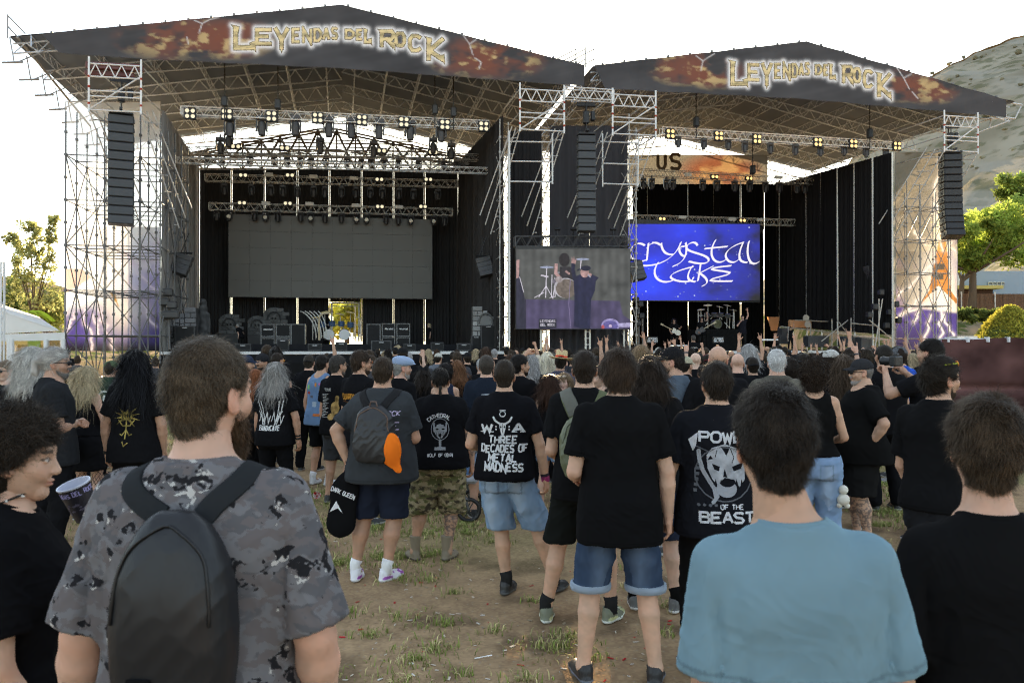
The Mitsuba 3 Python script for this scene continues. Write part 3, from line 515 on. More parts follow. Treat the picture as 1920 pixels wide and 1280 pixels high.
    def shoes(s, c=(.03, .03, .03), sole=(.6, .6, .58), boot=0.0, sock=None, accent=None):
        h = .007 if s.Y < 9 else .014; kk = ('shoe', boot > 0, h)
        if kk not in HANDS:
            b = SDF([-.07, -.12, -.02], [.07, .23, .30], h); b.chain([[0, -.06, .022], [.004, .06, .02], [-.004, .155, .022]], [.037, .047, .036], .02, sx=(1, 1, .55)); b.cone([0, -.045, .055], [0, .13, .032], .040, .032, .02); b.cone([0, -.035, .08], [0, -.03, .10 if not boot else .24], .040, .043 if not boot else .052, .02); b.cut(lambda X, Y, Z: -Z + 0 * X + 0 * Y)
            b.cut(lambda X, Y, Z: Z - f4(.105 if not boot else .23) + 0 * X + 0 * Y)
            if not boot: b.cone([0, -.03, .09], [0, -.03, .15], .033, .036, 0, 'd')
            HANDS[kk] = b.mesh()
        v, f = HANDS[kk]; cc = np.where(v[:, 2:] < .026, np.asarray(sole), np.asarray(c)); 
        if accent is not None: w = ((meshkit.noise(v * 30, 3) > .64) & (v[:, 2] > .026) & (v[:, 2] < .075))[:, None]; cc = np.where(w, accent, cc)
        lace = ((v[:, 1] > .02) & (v[:, 1] < .10) & (np.abs(v[:, 0]) < .022) & (np.sin(v[:, 1] * 300) > .2) & (v[:, 2] > .05))[:, None]; cc = np.where(lace, np.asarray(sole) * .8, cc)
        for q in (-1, 1):
            hp, K, A, ty = s.leg[q]; s.put('boot' if boot else 'shoe', (v @ rot('z', -ty).T + [A[0], A[1] + .03, 0], f), 'satin', cc, bend=False)
            if sock is not None: s.put('sock', sweep([A + [0, 0, -.02], A + [0, 0, .05], A + unit(K - A) * .085], [.042, .043, .047], 14), 'cloth', sock, bend=False)
        return s
    # hair, hats, faces
    def hair(s, st='short', c=(.035, .024, .016), n=None, L=.022, w=.0022, ln=.0, thick=.008, lift=.35, curl=0, wave=0, flow=None, top=1.0, var=.5, tip=1.3, grav=.2, fr=None):
        c = np.asarray(c) * (.72 if max(c) < .12 else 1); near = s.Y < 3; b = hairdo(st, s.hh * (1.3 if near else 1.2), ln, thick, top); v, f = b.mesh(); v = relax(v, f, 1)
        k = s.put('hair', (v, f), 'hair', np.asarray(c) * (.55 + .5 * meshkit.fbm(v * [60, 60, 25], 3)[:, None]), hd=True)
        n = n or int(np.clip(26000 / s.Y ** 1.5, 500, 16000)); w = max(w, .00055 * s.Y); P, N = scatter(v, f, n, s.seed)
        inn = (P[:, 2] < -.03) & (N[:, 1] > .3) if st not in ('long',) else N[:, 1] > 2; P, N = P[~inn], N[~inn]
        fl = FLOW[flow or {'short': 'whorl', 'buzz': 'whorl', 'medium': 'whorl', 'curly': 'rand', 'afro': 'rand', 'long': 'down', 'bob': 'down', 'slick': 'back'}[st]]
        m, cc = strands(P, N, n, L, w, fl, c, 4 if not curl else 6, lift, grav, curl, wave, var, tip, s.seed, .6 if st != 'long' else .9)
        if s.Y < 12: m2, c2 = strands(P, N, max(60, n // 14), L * 1.7, w * .6, fl, c, 5, min(.75, lift + .25), grav, curl, wave + .15, var, tip, s.seed + 9, .3); m = cat([m, m2]); cc = np.vstack([cc, c2])
        s.put('strands', m, 'hair', cc, hd=True, parent=k, kind='stuff', smooth=True); return s
    def bald(s, c=(.10, .08, .07)):
        return s
    def beard(s, c=(.04, .025, .015), L=.012, full=1.0, n=None, long=0.0):
        b = SDF([-.11, -.04, -.26], [.11, .17, .02], s.hh * 1.2); b.cone([0, .012, -.055], [0, .062, -.094], .062, .034, .03, sx=(1.08, 1, 1)); b.cone([-.018, .098, -.041], [.018, .098, -.041], .009, .009, .01)
        if long: b.chain([[0, .05, -.09], [0, .066, -.09 - long * .6], [0, .06, -.09 - long]], [.052, .052, .034], .03)
        b.cut(lambda X, Y, Z: np.maximum(f4(.012) - Y + 0 * X + 0 * Z, Z - f4(-.034) - .55 * np.maximum(np.abs(X) - .03, 0)))
        b.ell([0, .112, -.0575], [.026, .02, .011], 0, 'd'); v, f = b.mesh(); k = s.put('beard', (v, f), 'hair', np.asarray(c) * (.6 + .6 * meshkit.fbm(v * 70, 2)[:, None]), hd=True)
        n = n or int(np.clip(9000 / s.Y ** 1.3, 200, 5000)); P, N = scatter(v, f, n, 3); m, cc = strands(P, N, n, L, max(.0016, .0006 * s.Y), FLOW['down'], c, 4, .45, .3, 0, .35, .5, 1.3, 5); s.put('strands', m, 'hair', cc, hd=True, parent=k, kind='stuff'); return s
    def glasses(s, c=(.008, .008, .009), temple=None, up=False, lens=None):
        o = np.array([0, .0, .0]) if not up else np.array([0, -.025, .085]); m = []
        for q in (-1, 1):
            e = trimesh.creation.icosphere(2); m.append((np.asarray(e.vertices) * [.027, .007, .020] @ rot('z', -q * 14).T + [q * .034, .108, .008] + o, np.asarray(e.faces)))
        k = s.put('sunglasses', cat(m), 'satin', lens if lens is not None else c, hd=True); t = [([q * .058, .098, .014] + o, [q * .083, -.005, .012] + o, .0032) for q in (-1, 1)] + [([-.01, .112, .014] + o, [.01, .112, .014] + o, .0028)]
        s.put('temple', tubes(t, 6), 'satin', temple if temple is not None else c, hd=True, parent=k); return s
    def cap(s, c=(.012, .012, .014), yaw=0, brim=True, kind='cap', band=None, label=None):
        b = SDF([-.26, -.26, -.02], [.26, .30, .25], s.hh * 1.2)
        if kind in ('cap', 'beanie'):
            b.ell([0, -.014, .050], [.092, .114, .098], .01); b.cut(lambda X, Y, Z: f4(.036 if kind == 'cap' else .012) - Z - .10 * Y + 0 * X); b.ell([0, .0, .165], [.009, .009, .005], .003)
            if kind == 'cap' and brim: 
                def fn(X, Y, Z):
                    q = np.sqrt((X / .078) ** 2 + ((Y - .085) / .095) ** 2); zc = .058 - .9 * X * X * 6 - .25 * (Y - .085); return np.maximum(np.maximum((q - 1) * .075, np.abs(Z - zc) - .0045), .06 - Y)
                b.add(fn, [-.085, .05, -.01], [.085, .19, .08], .004)
        elif kind == 'flat':
            b.ell([0, .012, .088], [.098, .135, .062], .02, R=rot('x', -10)); b.ell([0, -.014, .06], [.088, .11, .05], .02); b.ell([0, .115, .052], [.065, .055, .008], .008); b.cut(lambda X, Y, Z: f4(.035) - Z + 0 * Y + 0 * X)
        else:                                                                     # brimmed hats
            R_, hb, wv = {'straw': (.185, .115, .012), 'bucket': (.125, .10, -.035), 'fedora': (.145, .10, .010)}[kind]
            b.cone([0, -.014, .06], [0, -.014, .06 + hb], .091, .078, .0, sx=(1, 1.18, 1)); b.cut(lambda X, Y, Z: np.maximum(f4(.045) - Z, Z - f4(.07 + hb) + 6 * np.maximum(.03 - np.abs(X), 0) * .25 + 0 * Y))
            def fn(X, Y, Z): r = np.sqrt(X * X + ((Y + .014) / 1.15) ** 2); return np.maximum(np.abs(Z - .055 - wv * np.abs(X / R_) ** 2 * 2 - (0 if kind != 'bucket' else -.35 * np.maximum(r - .085, 0))) - .006, r - R_)
            b.add(fn, [-R_, -R_ * 1.2, -.01], [R_, R_ * 1.2, .1], .006)
        v, f = b.mesh(); v = relax(v, f, 1, .4); cc = np.tile(np.asarray(c, float), (len(v), 1))
        if kind == 'cap': seam = (np.abs(np.sin(np.arctan2(v[:, 0], v[:, 1] + .014) * 3)) < .05) & (v[:, 2] > .06); cc[seam] *= .6
        if kind in ('straw', 'fedora') : cc = cc * (.75 + .5 * meshkit.noise(v * 160)[:, None])
        if band is not None: cc[(v[:, 2] > .068) & (v[:, 2] < .10) & (np.hypot(v[:, 0], v[:, 1] + .014) < .118)] = band
        if kind in ('cap',) and band is None and brim is False: pass
        v = v @ rot('z', yaw).T; k = s.put('hat' if kind != 'cap' else 'cap', (v, f), 'cloth', cc, hd=True, label=label); return s
    # prints, straps, bags
    def decal(s, g, c, on=None, bsdf='cloth', name='print', lift=.0028, side=-1, mesh=None, parent=None, edge=.012, label=None):
        """flat print g (shapely, metres: x to the viewer's right, y = height) laid on the back (side -1) or the chest (+1) of the shirt"""
        v, f = mesh or s.shirt; n = vnormals(v, f); ok = n[:, 1] * side > .12; t = cKDTree(v[ok][:, [0, 2]]); pv, pf = flat_poly(g.simplify(.0006)); 
        try: pv, pf = trimesh.remesh.subdivide_to_size(pv, pf, edge, 12)
        except Exception: pass
        pv = np.asarray(pv); q = np.c_[pv[:, 0] * -side, pv[:, 1]]; d, i = t.query(q, 4); w = 1 / (d + .002); w /= w.sum(1, keepdims=True); y = (v[ok][i][:, :, 1] * w).sum(1); nn = unit((n[ok][i] * w[:, :, None]).sum(1)); P = np.c_[q[:, 0], y, q[:, 1]] + nn * lift
        cc = np.asarray(c, float) * (np.ones((len(P), 1)) if not callable(c) else 1) if not callable(c) else c(pv); s.put(name, (P, pf), bsdf, cc, parent=parent or s.shirt_key, smooth=False, label=label); return s
    def strap(s, guide, w=.05, c=BLACK, lift=.008, name='strap', parent=None, bsdf='cloth', snap=True, m=24, th=.006):
        v, f = s.shirt; n = vnormals(v, f); t = cKDTree(v); G = np.asarray(guide, float); u = np.linspace(0, len(G) - 1, m); from_ = np.array([np.interp(u, range(len(G)), G[:, k]) for k in range(3)]).T; P, N = [], []
        for p in from_: d, i = t.query(p, 6); P.append(v[i].mean(0) if snap else p); N.append(unit(n[i].mean(0)))
        P, N = np.array(P), np.array(N); 
        for _ in range(2): P[1:-1] = (P[:-2] + 2 * P[1:-1] + P[2:]) / 4; N = unit(np.vstack([N[:1], N[:-2] + 2 * N[1:-1] + N[2:], N[-1:]]))
        d = unit(np.gradient(P, axis=0)); sd = unit(np.cross(d, N)); A = np.stack([P - sd * w / 2 + N * lift * .3, P - sd * w * .46 + N * (lift + th), P + sd * w * .46 + N * (lift + th), P + sd * w / 2 + N * lift * .3, P - sd * w / 2 + N * lift * .3], 1)
        return s.put(name, grid(A), bsdf, c, parent=parent or s.key)
    def backpack(s, c=(.014, .014, .016), z0=.95, z1=1.42, w=.15, d=.085, off=-.13, label='', trim=None, strapw=.06, round_=1.0, pocket=True, x=0.0, straps=True, folds=.006):
        k = thing('backpack', label, 'backpack'); b = SDF([-w - .06, off - d - .14, z0 - .04], [w + .06, off + .1, z1 + .05], max(.006, s.h * .8)); zc = (z0 + z1) / 2; hz = (z1 - z0) / 2
        def fn(X, Y, Z):
            t = (Z - zc) / hz; ww = w * (1 - .22 * round_ * np.maximum(t, 0) ** 2); dd = d * (1 - .30 * np.maximum(t, 0) ** 2) * (1 + .12 * np.minimum(t, 0)); q = ((np.abs(X) / ww) ** 3.2 + (np.abs(Y - off) / dd) ** 2.6 + np.abs(t) ** (4.2 - 1.2 * round_)) ** (1 / 3.0); return (q - 1) * d * .8
        b.add(fn, [-w, off - d, z0], [w, off + d, z1], 0)
        if pocket: b.cone([-w * .55, off - d * .92, zc - hz * .45], [w * .55, off - d * .92, zc - hz * .45], .05, .05, .03, sx=(1, .5, 2.0))
        v, f = b.mesh(); n = vnormals(v, f); r1 = 1 - np.abs(2 * meshkit.noise((v + [s.X, 0, 0]) * [22, 22, 5], 4) - 1); r2 = 1 - np.abs(2 * meshkit.noise((v @ rot('y', 50).T) * [10, 10, 24], 6) - 1); v = v + n * (folds * (r1 ** 2 + r2 ** 3 - .5))[:, None]; v[:, 0] += x
        s.put('bag', (v, f), 'satin', np.asarray(c) * (.8 + .4 * meshkit.fbm(v * 9, 3)[:, None]), parent=k)
        zs = lambda z, q=1: [x + q * (w + .002), off, z]
        zip_ = [[x - w * .80, off - d * .75, zc + hz * .1], [x - w * .72, off - d * .62, zc + hz * .66], [x, off - d * .5, z1 - .012], [x + w * .72, off - d * .62, zc + hz * .66], [x + w * .80, off - d * .75, zc + hz * .1]]; tr = cKDTree(v); G = np.array(zip_); u = np.linspace(0, 4, 30); P = np.array([np.interp(u, range(5), G[:, j]) for j in range(3)]).T; P = v[tr.query(P)[1]] + [0, -.003, 0]; P[1:-1] = (P[:-2] + P[1:-1] + P[2:]) / 3
        s.put('zip', sweep(P, .0035, 6), 'satin', trim if trim is not None else np.asarray(c) * .4, parent=k)
        if straps:
            for q in (-1, 1): s.strap([[x * .3 + q * .06, off + .04, z1 - .02], [q * .105, -.10, 1.44], [q * .120, -.01, 1.485], [q * .125, .10, 1.40], [q * .13, .13, 1.25], [q * .17, .06, 1.08]], strapw, c, .008, 'strap', k)
        s.pack = (v, f); s.pack_key = k; return k

    def band(s, q, c, along=.93, r=.031, w=.011, name='wristband', bsdf='satin'):
        S, E, Wr, u, w_, _ = s.arm[q]; o = E + w_ * .25 * along; R = r * s.af ** .5; s.put(name, sweep([o - w_ * w, o, o + w_ * w], [R, R * 1.05, R], 14, False), bsdf, c); return s
    def at(s, x, y, z): return s.world((np.array([[x, y, z]], float), np.zeros((0, 3), int)))[0][0]
def PP(label, px, top, Y, **kw): return Person(label, (px - CX) * Y / F, Y, top, **kw)
def denim(c0, c1=(.42, .47, .52)):
    def fn(v, s):
        q = np.sign(v[:, 0]); m = meshkit.fbm(v * [30, 30, 12], 3, 2); f_ = np.exp(-((np.abs(v[:, 0]) - .10) / .05) ** 2) * (np.abs(v[:, 1]) > .05) * (v[:, 2] < .9); f_ = f_ * .5 + .35 * (m - .5); c = np.asarray(c0) * (1 - f_[:, None]) + np.asarray(c1) * f_[:, None]
        pk = (v[:, 1] < -.04) & (np.abs(np.maximum(np.abs(np.abs(v[:, 0]) - .085) - .05, np.abs(v[:, 2] - .84) - .065)) < .006); c[pk] = c[pk] * .62; return np.clip(c, 0, 1)
    return fn
def camo(cs, f=9.0, seed=0):
    cs = np.asarray(cs, float)
    def fn(v, s=None):
        p = v * f; c = np.tile(cs[0], (len(v), 1))
        for i in range(1, len(cs)): c = np.where((meshkit.fbm(p * [1, 1, 1.7] * (1 + .25 * i) + 17 * i, 3, seed + i) > (.52, .56, .60)[min(i - 1, 2)])[:, None], cs[i], c)
        return c
    return fn
GREENCAMO = [(.17, .14, .08), (.10, .105, .045), (.27, .23, .15), (.05, .04, .025)]
# ------------------------------------------------------------------ ground, terrain
EM = 2.0 ** -exposure
def dirt_rgb(p, n, uv):
    a = fbm(p.x * .8, p.y * .8, 0, 3); b = fbm(p.x * 7, p.y * 7, 1, 4); c = noise(p.x * 60, p.y * 60, 2); g = smoothstep(.5, .68, fbm(p.x * .55 + 31, p.y * .55, 4, 4)) * smoothstep(5.2, 9.5, p.y + p.x * -.25)
    d = mix((.155, .102, .062), (.51, .358, .208), .25 * a + .45 * b + .30 * c); v = voronoi(p.x * 26, p.y * 26); d = mix(d, (.30, .26, .21), dr.select((v[0] < .16) & (v[2] > .86), .8, 0.0))
    d = mix(d, (.055, .04, .028), smoothstep(.55, .75, fbm(p.x * 3.1, p.y * 2.3, 9, 3)) * .5)
    return mix(d, mix((.15, .155, .06), (.31, .27, .13), c), g * .75)
scene['dirt'] = two({'type': 'bumpmap', 'bump': proc(lambda p, n, uv: fbm(p.x * 22, p.y * 22, 0, 4) + .35 * noise(p.x * 110, p.y * 110, 3), eps=.004), 'scale': .028, 'bsdf': {'type': 'diffuse', 'reflectance': proc(dirt_rgb)}})
gx = np.unique(np.r_[np.linspace(-2.2, 3.2, 180), np.linspace(-9, 9, 90), np.linspace(-60, 70, 70), -2500, -1200, -500, -200, 200, 500, 1200, 2500]); gy = np.unique(np.r_[np.linspace(3.2, 9, 200), np.linspace(-4, 24, 120), np.linspace(24, 90, 40), -1500, -300, -40, 200, 500, 1200, 2800])
def up(m): return m[0], m[1][:, ::-1]
XX, YY = np.meshgrid(gx, gy); gz = .03 * (meshkit.fbm(np.stack([XX * 1.1, YY * 1.1, 0 * XX], -1), 3) - .5) + .022 * (meshkit.fbm(np.stack([XX * 7, YY * 7, 0 * XX], -1), 3, 5) - .5); gz = gz * np.exp(-np.maximum(YY - 9, 0) / 6) * (np.abs(XX) < 30)
k = structure('ground', 'trampled brown dirt with patches of dry grass', up(grid(np.stack([XX, YY, gz], -1))), 'dirt', smooth=True)
def ground_z(x, y): p = np.stack([x, y, 0 * x], -1); return (.03 * (meshkit.fbm(p * 1.1, 3) - .5) + .022 * (meshkit.fbm(p * 7, 3, 5) - .5)) * np.exp(-np.maximum(y - 9, 0) / 6)
def gpt(px, py): Y = F * CH / (py - HY); return (px - CX) * Y / F, Y
# grass: tufts where the photograph shows them, thinner between
tuft = [(735, 1085, .32, 110), (800, 1088, .22, 70), (850, 1112, .18, 60), (762, 1158, .3, 90), (700, 1190, .16, 40), (835, 1172, .2, 80), (655, 1148, .16, 60), (925, 1185, .12, 40), (1035, 1215, .34, 190), (1060, 1195, .2, 80), (820, 1215, .28, 110), (780, 1243, .3, 120), (690, 1187, .14, 40), (985, 1275, .16, 60), (870, 1265, .16, 40), (1000, 1130, .15, 50), (1175, 1100, .2, 50), (1260, 1135, .25, 80), (1245, 1190, .2, 60), (640, 1055, .3, 110), (730, 1043, .5, 260), (800, 1040, .4, 140), (650, 985, .6, 240), (720, 990, .5, 200), (790, 1000, .3, 90), (860, 985, .4, 150), (700, 960, .5, 200), (640, 940, .6, 260), (600, 925, .7, 280), (860, 960, .5, 160), (880, 1000, .3, 80), (930, 1015, .2, 50), (1190, 1060, .2, 50), (1690, 930, .5, 200), (1670, 960, .5, 180), (1660, 910, .6, 200), (1700, 970, .4, 120), (1650, 985, .3, 90), (560, 1000, .4, 120), (310, 1165, .2, 60), (220, 1180, .3, 60), (1110, 1240, .16, 50), (620, 1265, .2, 60), (750, 1278, .2, 70)]
gr = np.random.default_rng(5); B = []
for px, py, rad, n in tuft:
    x, y = gpt(px, py); n = int(n * (1.1 if py > 1060 else 2.4)); a = gr.uniform(0, 6.28, n); q = rad * np.sqrt(gr.random(n)) * gr.choice([.35, 1], n); B.append(np.c_[x + np.cos(a) * q, y + np.sin(a) * q * .8, gr.uniform(.018, .065, n), gr.uniform(0, 1, n)])
n = 52000; y = gr.uniform(6.2, 22, n); x = gr.uniform(-.62, .62, n) * y; m = meshkit.fbm(np.c_[x * .55 + 3, y * .55, 0 * x], 4, 2) - .17 * (x > -.04 * y) * (y < 9) > .53 - .05 * (y > 8); B.append(np.c_[x, y, gr.uniform(.02, .055, n), gr.uniform(0, 1, n)][m])
B = np.vstack(B); n = len(B); a = gr.uniform(0, 6.28, n); lean = gr.uniform(.3, 1.5, n); bz = ground_z(B[:, 0], B[:, 1]); d = np.c_[np.cos(a), np.sin(a), 0 * a]; sd = np.c_[-np.sin(a), np.cos(a), 0 * a]; w = gr.uniform(.002, .0045, n)[:, None] * (1 + np.maximum(B[:, 1:2] - 7, 0) * .12); p0 = np.c_[B[:, :2], bz - .004]; hh = B[:, 2:3]; p1 = p0 + [0, 0, 1] * hh * .7 + d * (hh * lean[:, None] * .35); p2 = p0 + [0, 0, 1] * hh * (1.15 - .35 * lean[:, None]) + d * hh * lean[:, None]
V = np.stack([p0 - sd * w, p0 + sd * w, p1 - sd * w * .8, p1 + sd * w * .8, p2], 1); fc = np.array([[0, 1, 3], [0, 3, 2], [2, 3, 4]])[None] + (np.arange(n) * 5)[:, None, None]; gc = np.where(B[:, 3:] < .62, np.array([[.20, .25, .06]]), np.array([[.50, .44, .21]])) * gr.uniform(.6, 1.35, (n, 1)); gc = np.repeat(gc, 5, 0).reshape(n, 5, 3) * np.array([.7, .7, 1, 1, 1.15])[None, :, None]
single('grass', 'short green and straw-dry grass tufts growing in the dirt', 'grass', (V.reshape(-1, 3), fc.reshape(-1, 3)), 'matte', gc.reshape(-1, 3), kind='stuff')
# litter
pt = []
for i in range(420):
    px, py = gr.uniform(560, 1720), gr.uniform(985, 1278); x, y = gpt(px, py); z = float(ground_z(np.array([x]), np.array([y]))[0]); a = gr.uniform(0, 180); L = gr.uniform(.003, .02); pt.append(xf(box([-L, -L * gr.uniform(.1, .5), 0], [L, L * .3, .003]), rot('z', a) @ rot('x', gr.uniform(-12, 12)), (x, y, z + .003)))
m = cat(pt); cc = np.repeat(np.array([[.55, .5, .42], [.36, .27, .17], [.6, .58, .55], [.45, .04, .04], [.30, .25, .18]])[gr.integers(0, 5, len(pt)) * (gr.random(len(pt)) < .9)], 8, 0); single('litter', 'scraps of paper and straw trodden into the dirt', 'litter', m, 'matte', cc, kind='stuff')
x, y = gpt(905, 1232); single('plastic_fork', 'white plastic fork lying on the bare dirt', 'fork', xf(cat([box([-.05, -.004, 0], [.035, .004, .004]), box([.03, -.010, 0], [.06, .010, .003])]), rot('z', 24) @ rot('x', 4), (x, y, .006)), 'satin', (.75, .74, .7))
x, y = gpt(598, 935); t = thing('paper_cup', 'crushed white and red paper cup on the grass behind the shorts', 'cup'); cup = xf(lathe([(.0, 0), (.030, 0), (.042, .10), (.044, .103), (.040, .10), (.029, .004)], 20), rot('x', 80) @ rot('z', 40), (x, y, .05)); part('wall', t, cup, 'matte', np.where((np.sin(np.arange(120) * .9) > .6)[:, None], (.5, .03, .03), (.75, .74, .72)))
# ------------------------------------------------------------------ hills and banks
rx = np.array([-2000, 100, 180, 260, 316, 350, 372, 386, 420, 520, 700, 1100.]); rz = np.array([0, 0, 40, 150, 209, 225, 233, 236, 240, 262, 275, 230.])
hx = np.linspace(60, 1000, 190); hy = np.linspace(95, 640, 110); HX, HYY = np.meshgrid(hx, hy); tt = np.clip((HYY - 95) / 505, 0, 1.08); sc = HX * (600 / np.maximum(HYY, 1)) ** .55; hz = np.interp(HX, rx, rz) * (.16 * tt + .84 * tt ** 1.15) * (1 - .6 * np.maximum(tt - 1, 0) / .08) ; pp = np.stack([HX, HYY, 0 * HX], -1)
hz = hz + tt * (1.02 - tt).clip(0) * 34 * (1 - np.abs(2 * meshkit.fbm(pp * .012, 4) - 1)) + tt * 9 * (meshkit.fbm(pp * .05, 3) - .5) - 2.0 + .8 * tt
def hill_rgb(p, n, uv):
    a = fbm(p.x * .03, p.y * .03, p.z * .05, 5); b = fbm(p.x * .16 + 5, p.y * .11, p.z * .2, 4); r = fbm((p.x + p.z) * .05, p.y * .012, 3, 4); d = mix((.205, .182, .130), (.315, .282, .212), smoothstep(.3, .7, a)); d = mix(d, (.115, .115, .065), smoothstep(.52, .66, b) * .75); return mix(d, (.30, .285, .245), smoothstep(.55, .7, r) * .5)
    a = fbm(p.x * .035, p.y * .035, p.z * .05, 4); b = noise(p.x * .35, p.y * .35, p.z * .35); s = voronoi(p.x * .16 + p.z * .1, p.y * .16); d = mix((.26, .235, .18), (.40, .375, .31), a); d = mix(d, (.10, .105, .06), smoothstep(.42, .18, s[0]) * smoothstep(.3, .75, s[2]) * .85); return mix(d, (.16, .16, .10), smoothstep(.5, .8, b) * .45)
scene['dry_hill'] = two({'type': 'diffuse', 'reflectance': proc(hill_rgb)})
structure('hill', 'dry grey-green rocky hillside dotted with scrub', up(grid(np.stack([HX, HYY, hz], -1))), 'dry_hill', smooth=True)
hr = np.random.default_rng(8); ico = trimesh.creation.icosphere(1); iv, if_ = np.asarray(ico.vertices), np.asarray(ico.faces); SV, SC = [], []
for i in range(2000):
    a, b = hr.integers(8, 108), hr.integers(10, 189); sz = hr.uniform(.5, 1.7) * (1 + .4 * (hr.random() > .9)); SV.append(((iv * (1 + hr.uniform(-.35, .35, (len(iv), 1)))) * [sz, sz, sz * hr.uniform(.5, .9)] + [HX[a, b] + hr.uniform(-3, 3), HYY[a, b] + hr.uniform(-3, 3), hz[a, b] + .2], if_)); SC.append(np.tile(np.array([.20, .185, .12]) * hr.uniform(.6, 1.3), (len(iv), 1)))
single('scrub', 'dark olive scrub bushes scattered over the dry hillside', 'scrub', cat(SV), 'matte', np.vstack(SC), kind='stuff')
bx = np.linspace(24, 62, 60); by = np.linspace(49, 96, 60); BX, BY = np.meshgrid(bx, by); bz = np.interp(BY + .2 * (40 - BX) * 0, [49, 53, 60, 66, 70, 96], [-.05, .4, 2.6, 4.6, 5.0, 5.4]) + .25 * (meshkit.fbm(np.stack([BX, BY, 0 * BX], -1) * .9, 3) - .5) - np.where(BX < 25.5, (25.5 - BX) * 2.5, 0)
def bank_rgb(p, n, uv): a = fbm(p.x * 1.3, p.y * 1.3, p.z, 4); return mix((.25, .2, .14), (.08, .10, .035), smoothstep(.42, .6, a))
scene['bank'] = two({'type': 'diffuse', 'reflectance': proc(bank_rgb)})
structure('embankment', 'dry grassy bank below the hedge beside the right stage', up(grid(np.stack([BX, BY, bz], -1))), 'bank', smooth=True)
lx = np.linspace(-190, -50, 60); ly = np.linspace(95, 190, 30); LX, LY = np.meshgrid(lx, ly); lz = np.interp(LY, [95, 140, 190], [-.2, 16, 13]) * np.interp(LX, [-190, -110, -84, -66, -50], [1.25, 1.1, .85, .5, 0]) + .8 * meshkit.fbm(np.stack([LX, LY, 0 * LX], -1) * .1, 3) - .5
structure('hill', 'low brown hill behind the tents on the left', up(grid(np.stack([LX, LY, lz], -1))), 'bank', smooth=True)
# ------------------------------------------------------------------ stage frames: u to the right along the front, v into the stage
class Fr:
    def __init__(s, O, tan): s.O = np.array(O); a = math.atan(tan); s.c, s.s = math.cos(a), math.sin(a); s.deg = math.degrees(a)
    def w(s, m): v, f = vf(m); return np.c_[s.O[0] + v[:, 0] * s.c - v[:, 1] * s.s, s.O[1] + v[:, 0] * s.s + v[:, 1] * s.c, v[:, 2]], f
    def pt(s, p): return s.w((np.array([p], float), np.zeros((0, 3), int)))[0][0]
    def L(s, px, py, v):
        kx = (px - CX) / F; Y = (v - s.O[0] * s.s + s.O[1] * s.c) / (s.c - kx * s.s); X = kx * Y; return np.array([(X - s.O[0]) * s.c + (Y - s.O[1]) * s.s, v, CH + (HY - py) * Y / F])
LS, RS = Fr((-8.0, 37.3), .18), Fr((15.84, 42.77), .22)
DECK = 1.6
GREY, DARK, BLK = (.30, .30, .30), (.06, .06, .062), (.012, .012, .013)
STEEL = (.42, .42, .41)
def truss_segs(a, b, h, d, pitch=.5, r=.025):
    a, b = np.asarray(a, float), np.asarray(b, float); L = np.linalg.norm(b - a); n = max(2, int(L / pitch)); up = np.array([0, 0, h / 2]); dp = np.array([0, d / 2, 0]); ch, la = [], []
    for q in (-1, 1):
        for e in (-1, 1): ch.append((a + up * q + dp * e, b + up * q + dp * e, r))
    for i in range(n):
        p, m, q = a + (b - a) * i / n, a + (b - a) * (i + .5) / n, a + (b - a) * (i + 1) / n
        for e in (-1, 1): la += [(p - up + dp * e, m + up + dp * e, r * .6), (m + up + dp * e, q - up + dp * e, r * .6)]
        la += [(p + up - dp, m + up + dp, r * .5), (p - up - dp, m - up + dp, r * .5)]
    for p in (a, b): la += [(p - up - dp, p + up - dp, r), (p - up + dp, p + up + dp, r), (p - up - dp, p - up + dp, r)]
    return ch, la
def truss(fr, a, b, h, label, d=.4, c=STEEL, pitch=.5, r=.025, name='lighting_truss', group=None):
    ch, la = truss_segs(a, b, h, d, pitch, r); t = thing(name, label, 'truss', group); part('chord', t, fr.w(tubes(ch, 6)), 'metal', c, kind='stuff'); part('lattice', t, fr.w(tubes(la, 4)), 'metal', c, kind='stuff'); return t
def drape(fr, owner, a, b, zt0, zt1, zb, n, gap, c=(.022, .021, .022), pleat=.22, zb2=None, label=None):
    """pleated cloths hung side by side from a to b in (u, v)"""
    a, b = np.asarray(a, float), np.asarray(b, float); L = np.linalg.norm(b - a); d = (b - a) / L; nn = np.array([-d[1], d[0]]); w = L / n
    for i in range(n):
        s0, s1 = i * w + gap / 2, (i + 1) * w - gap / 2; ss = np.linspace(s0, s1, max(12, int((s1 - s0) / .055))); rows = 7; P = np.zeros((rows, len(ss), 3)); r = np.random.default_rng(i + int(L * 10)); ph = r.uniform(0, 6, 3)
        for j in range(rows):
            t = j / (rows - 1); amp = .05 + .05 * t; dsp = amp * (np.sin(ss * 6.28 / pleat + ph[0] + .8 * np.sin(ss * 3 + ph[1])) + .5 * np.sin(ss * 6.28 / (pleat * 2.3) + ph[2] + t)); zt = np.interp(ss, [0, L], [zt0, zt1]); zbb = np.interp(ss, [0, L], [zb, zb if zb2 is None else zb2]); P[j] = np.c_[a[0] + d[0] * ss + nn[0] * dsp, a[1] + d[1] * ss + nn[1] * dsp, zt + (zbb - zt) * t]
        m = fr.w(grid(P)); part('curtain_panel', owner, m, 'matte', np.asarray(c) * r.uniform(.8, 1.2), smooth=True)
def lamp_mesh(pts, r=.075, n=12): return cat([(lambda v, f: (v @ rot('x', 90).T + p, f))(*lathe([(r, 0), (r * .8, .012), (0.001, .018)], n)) for p in pts])
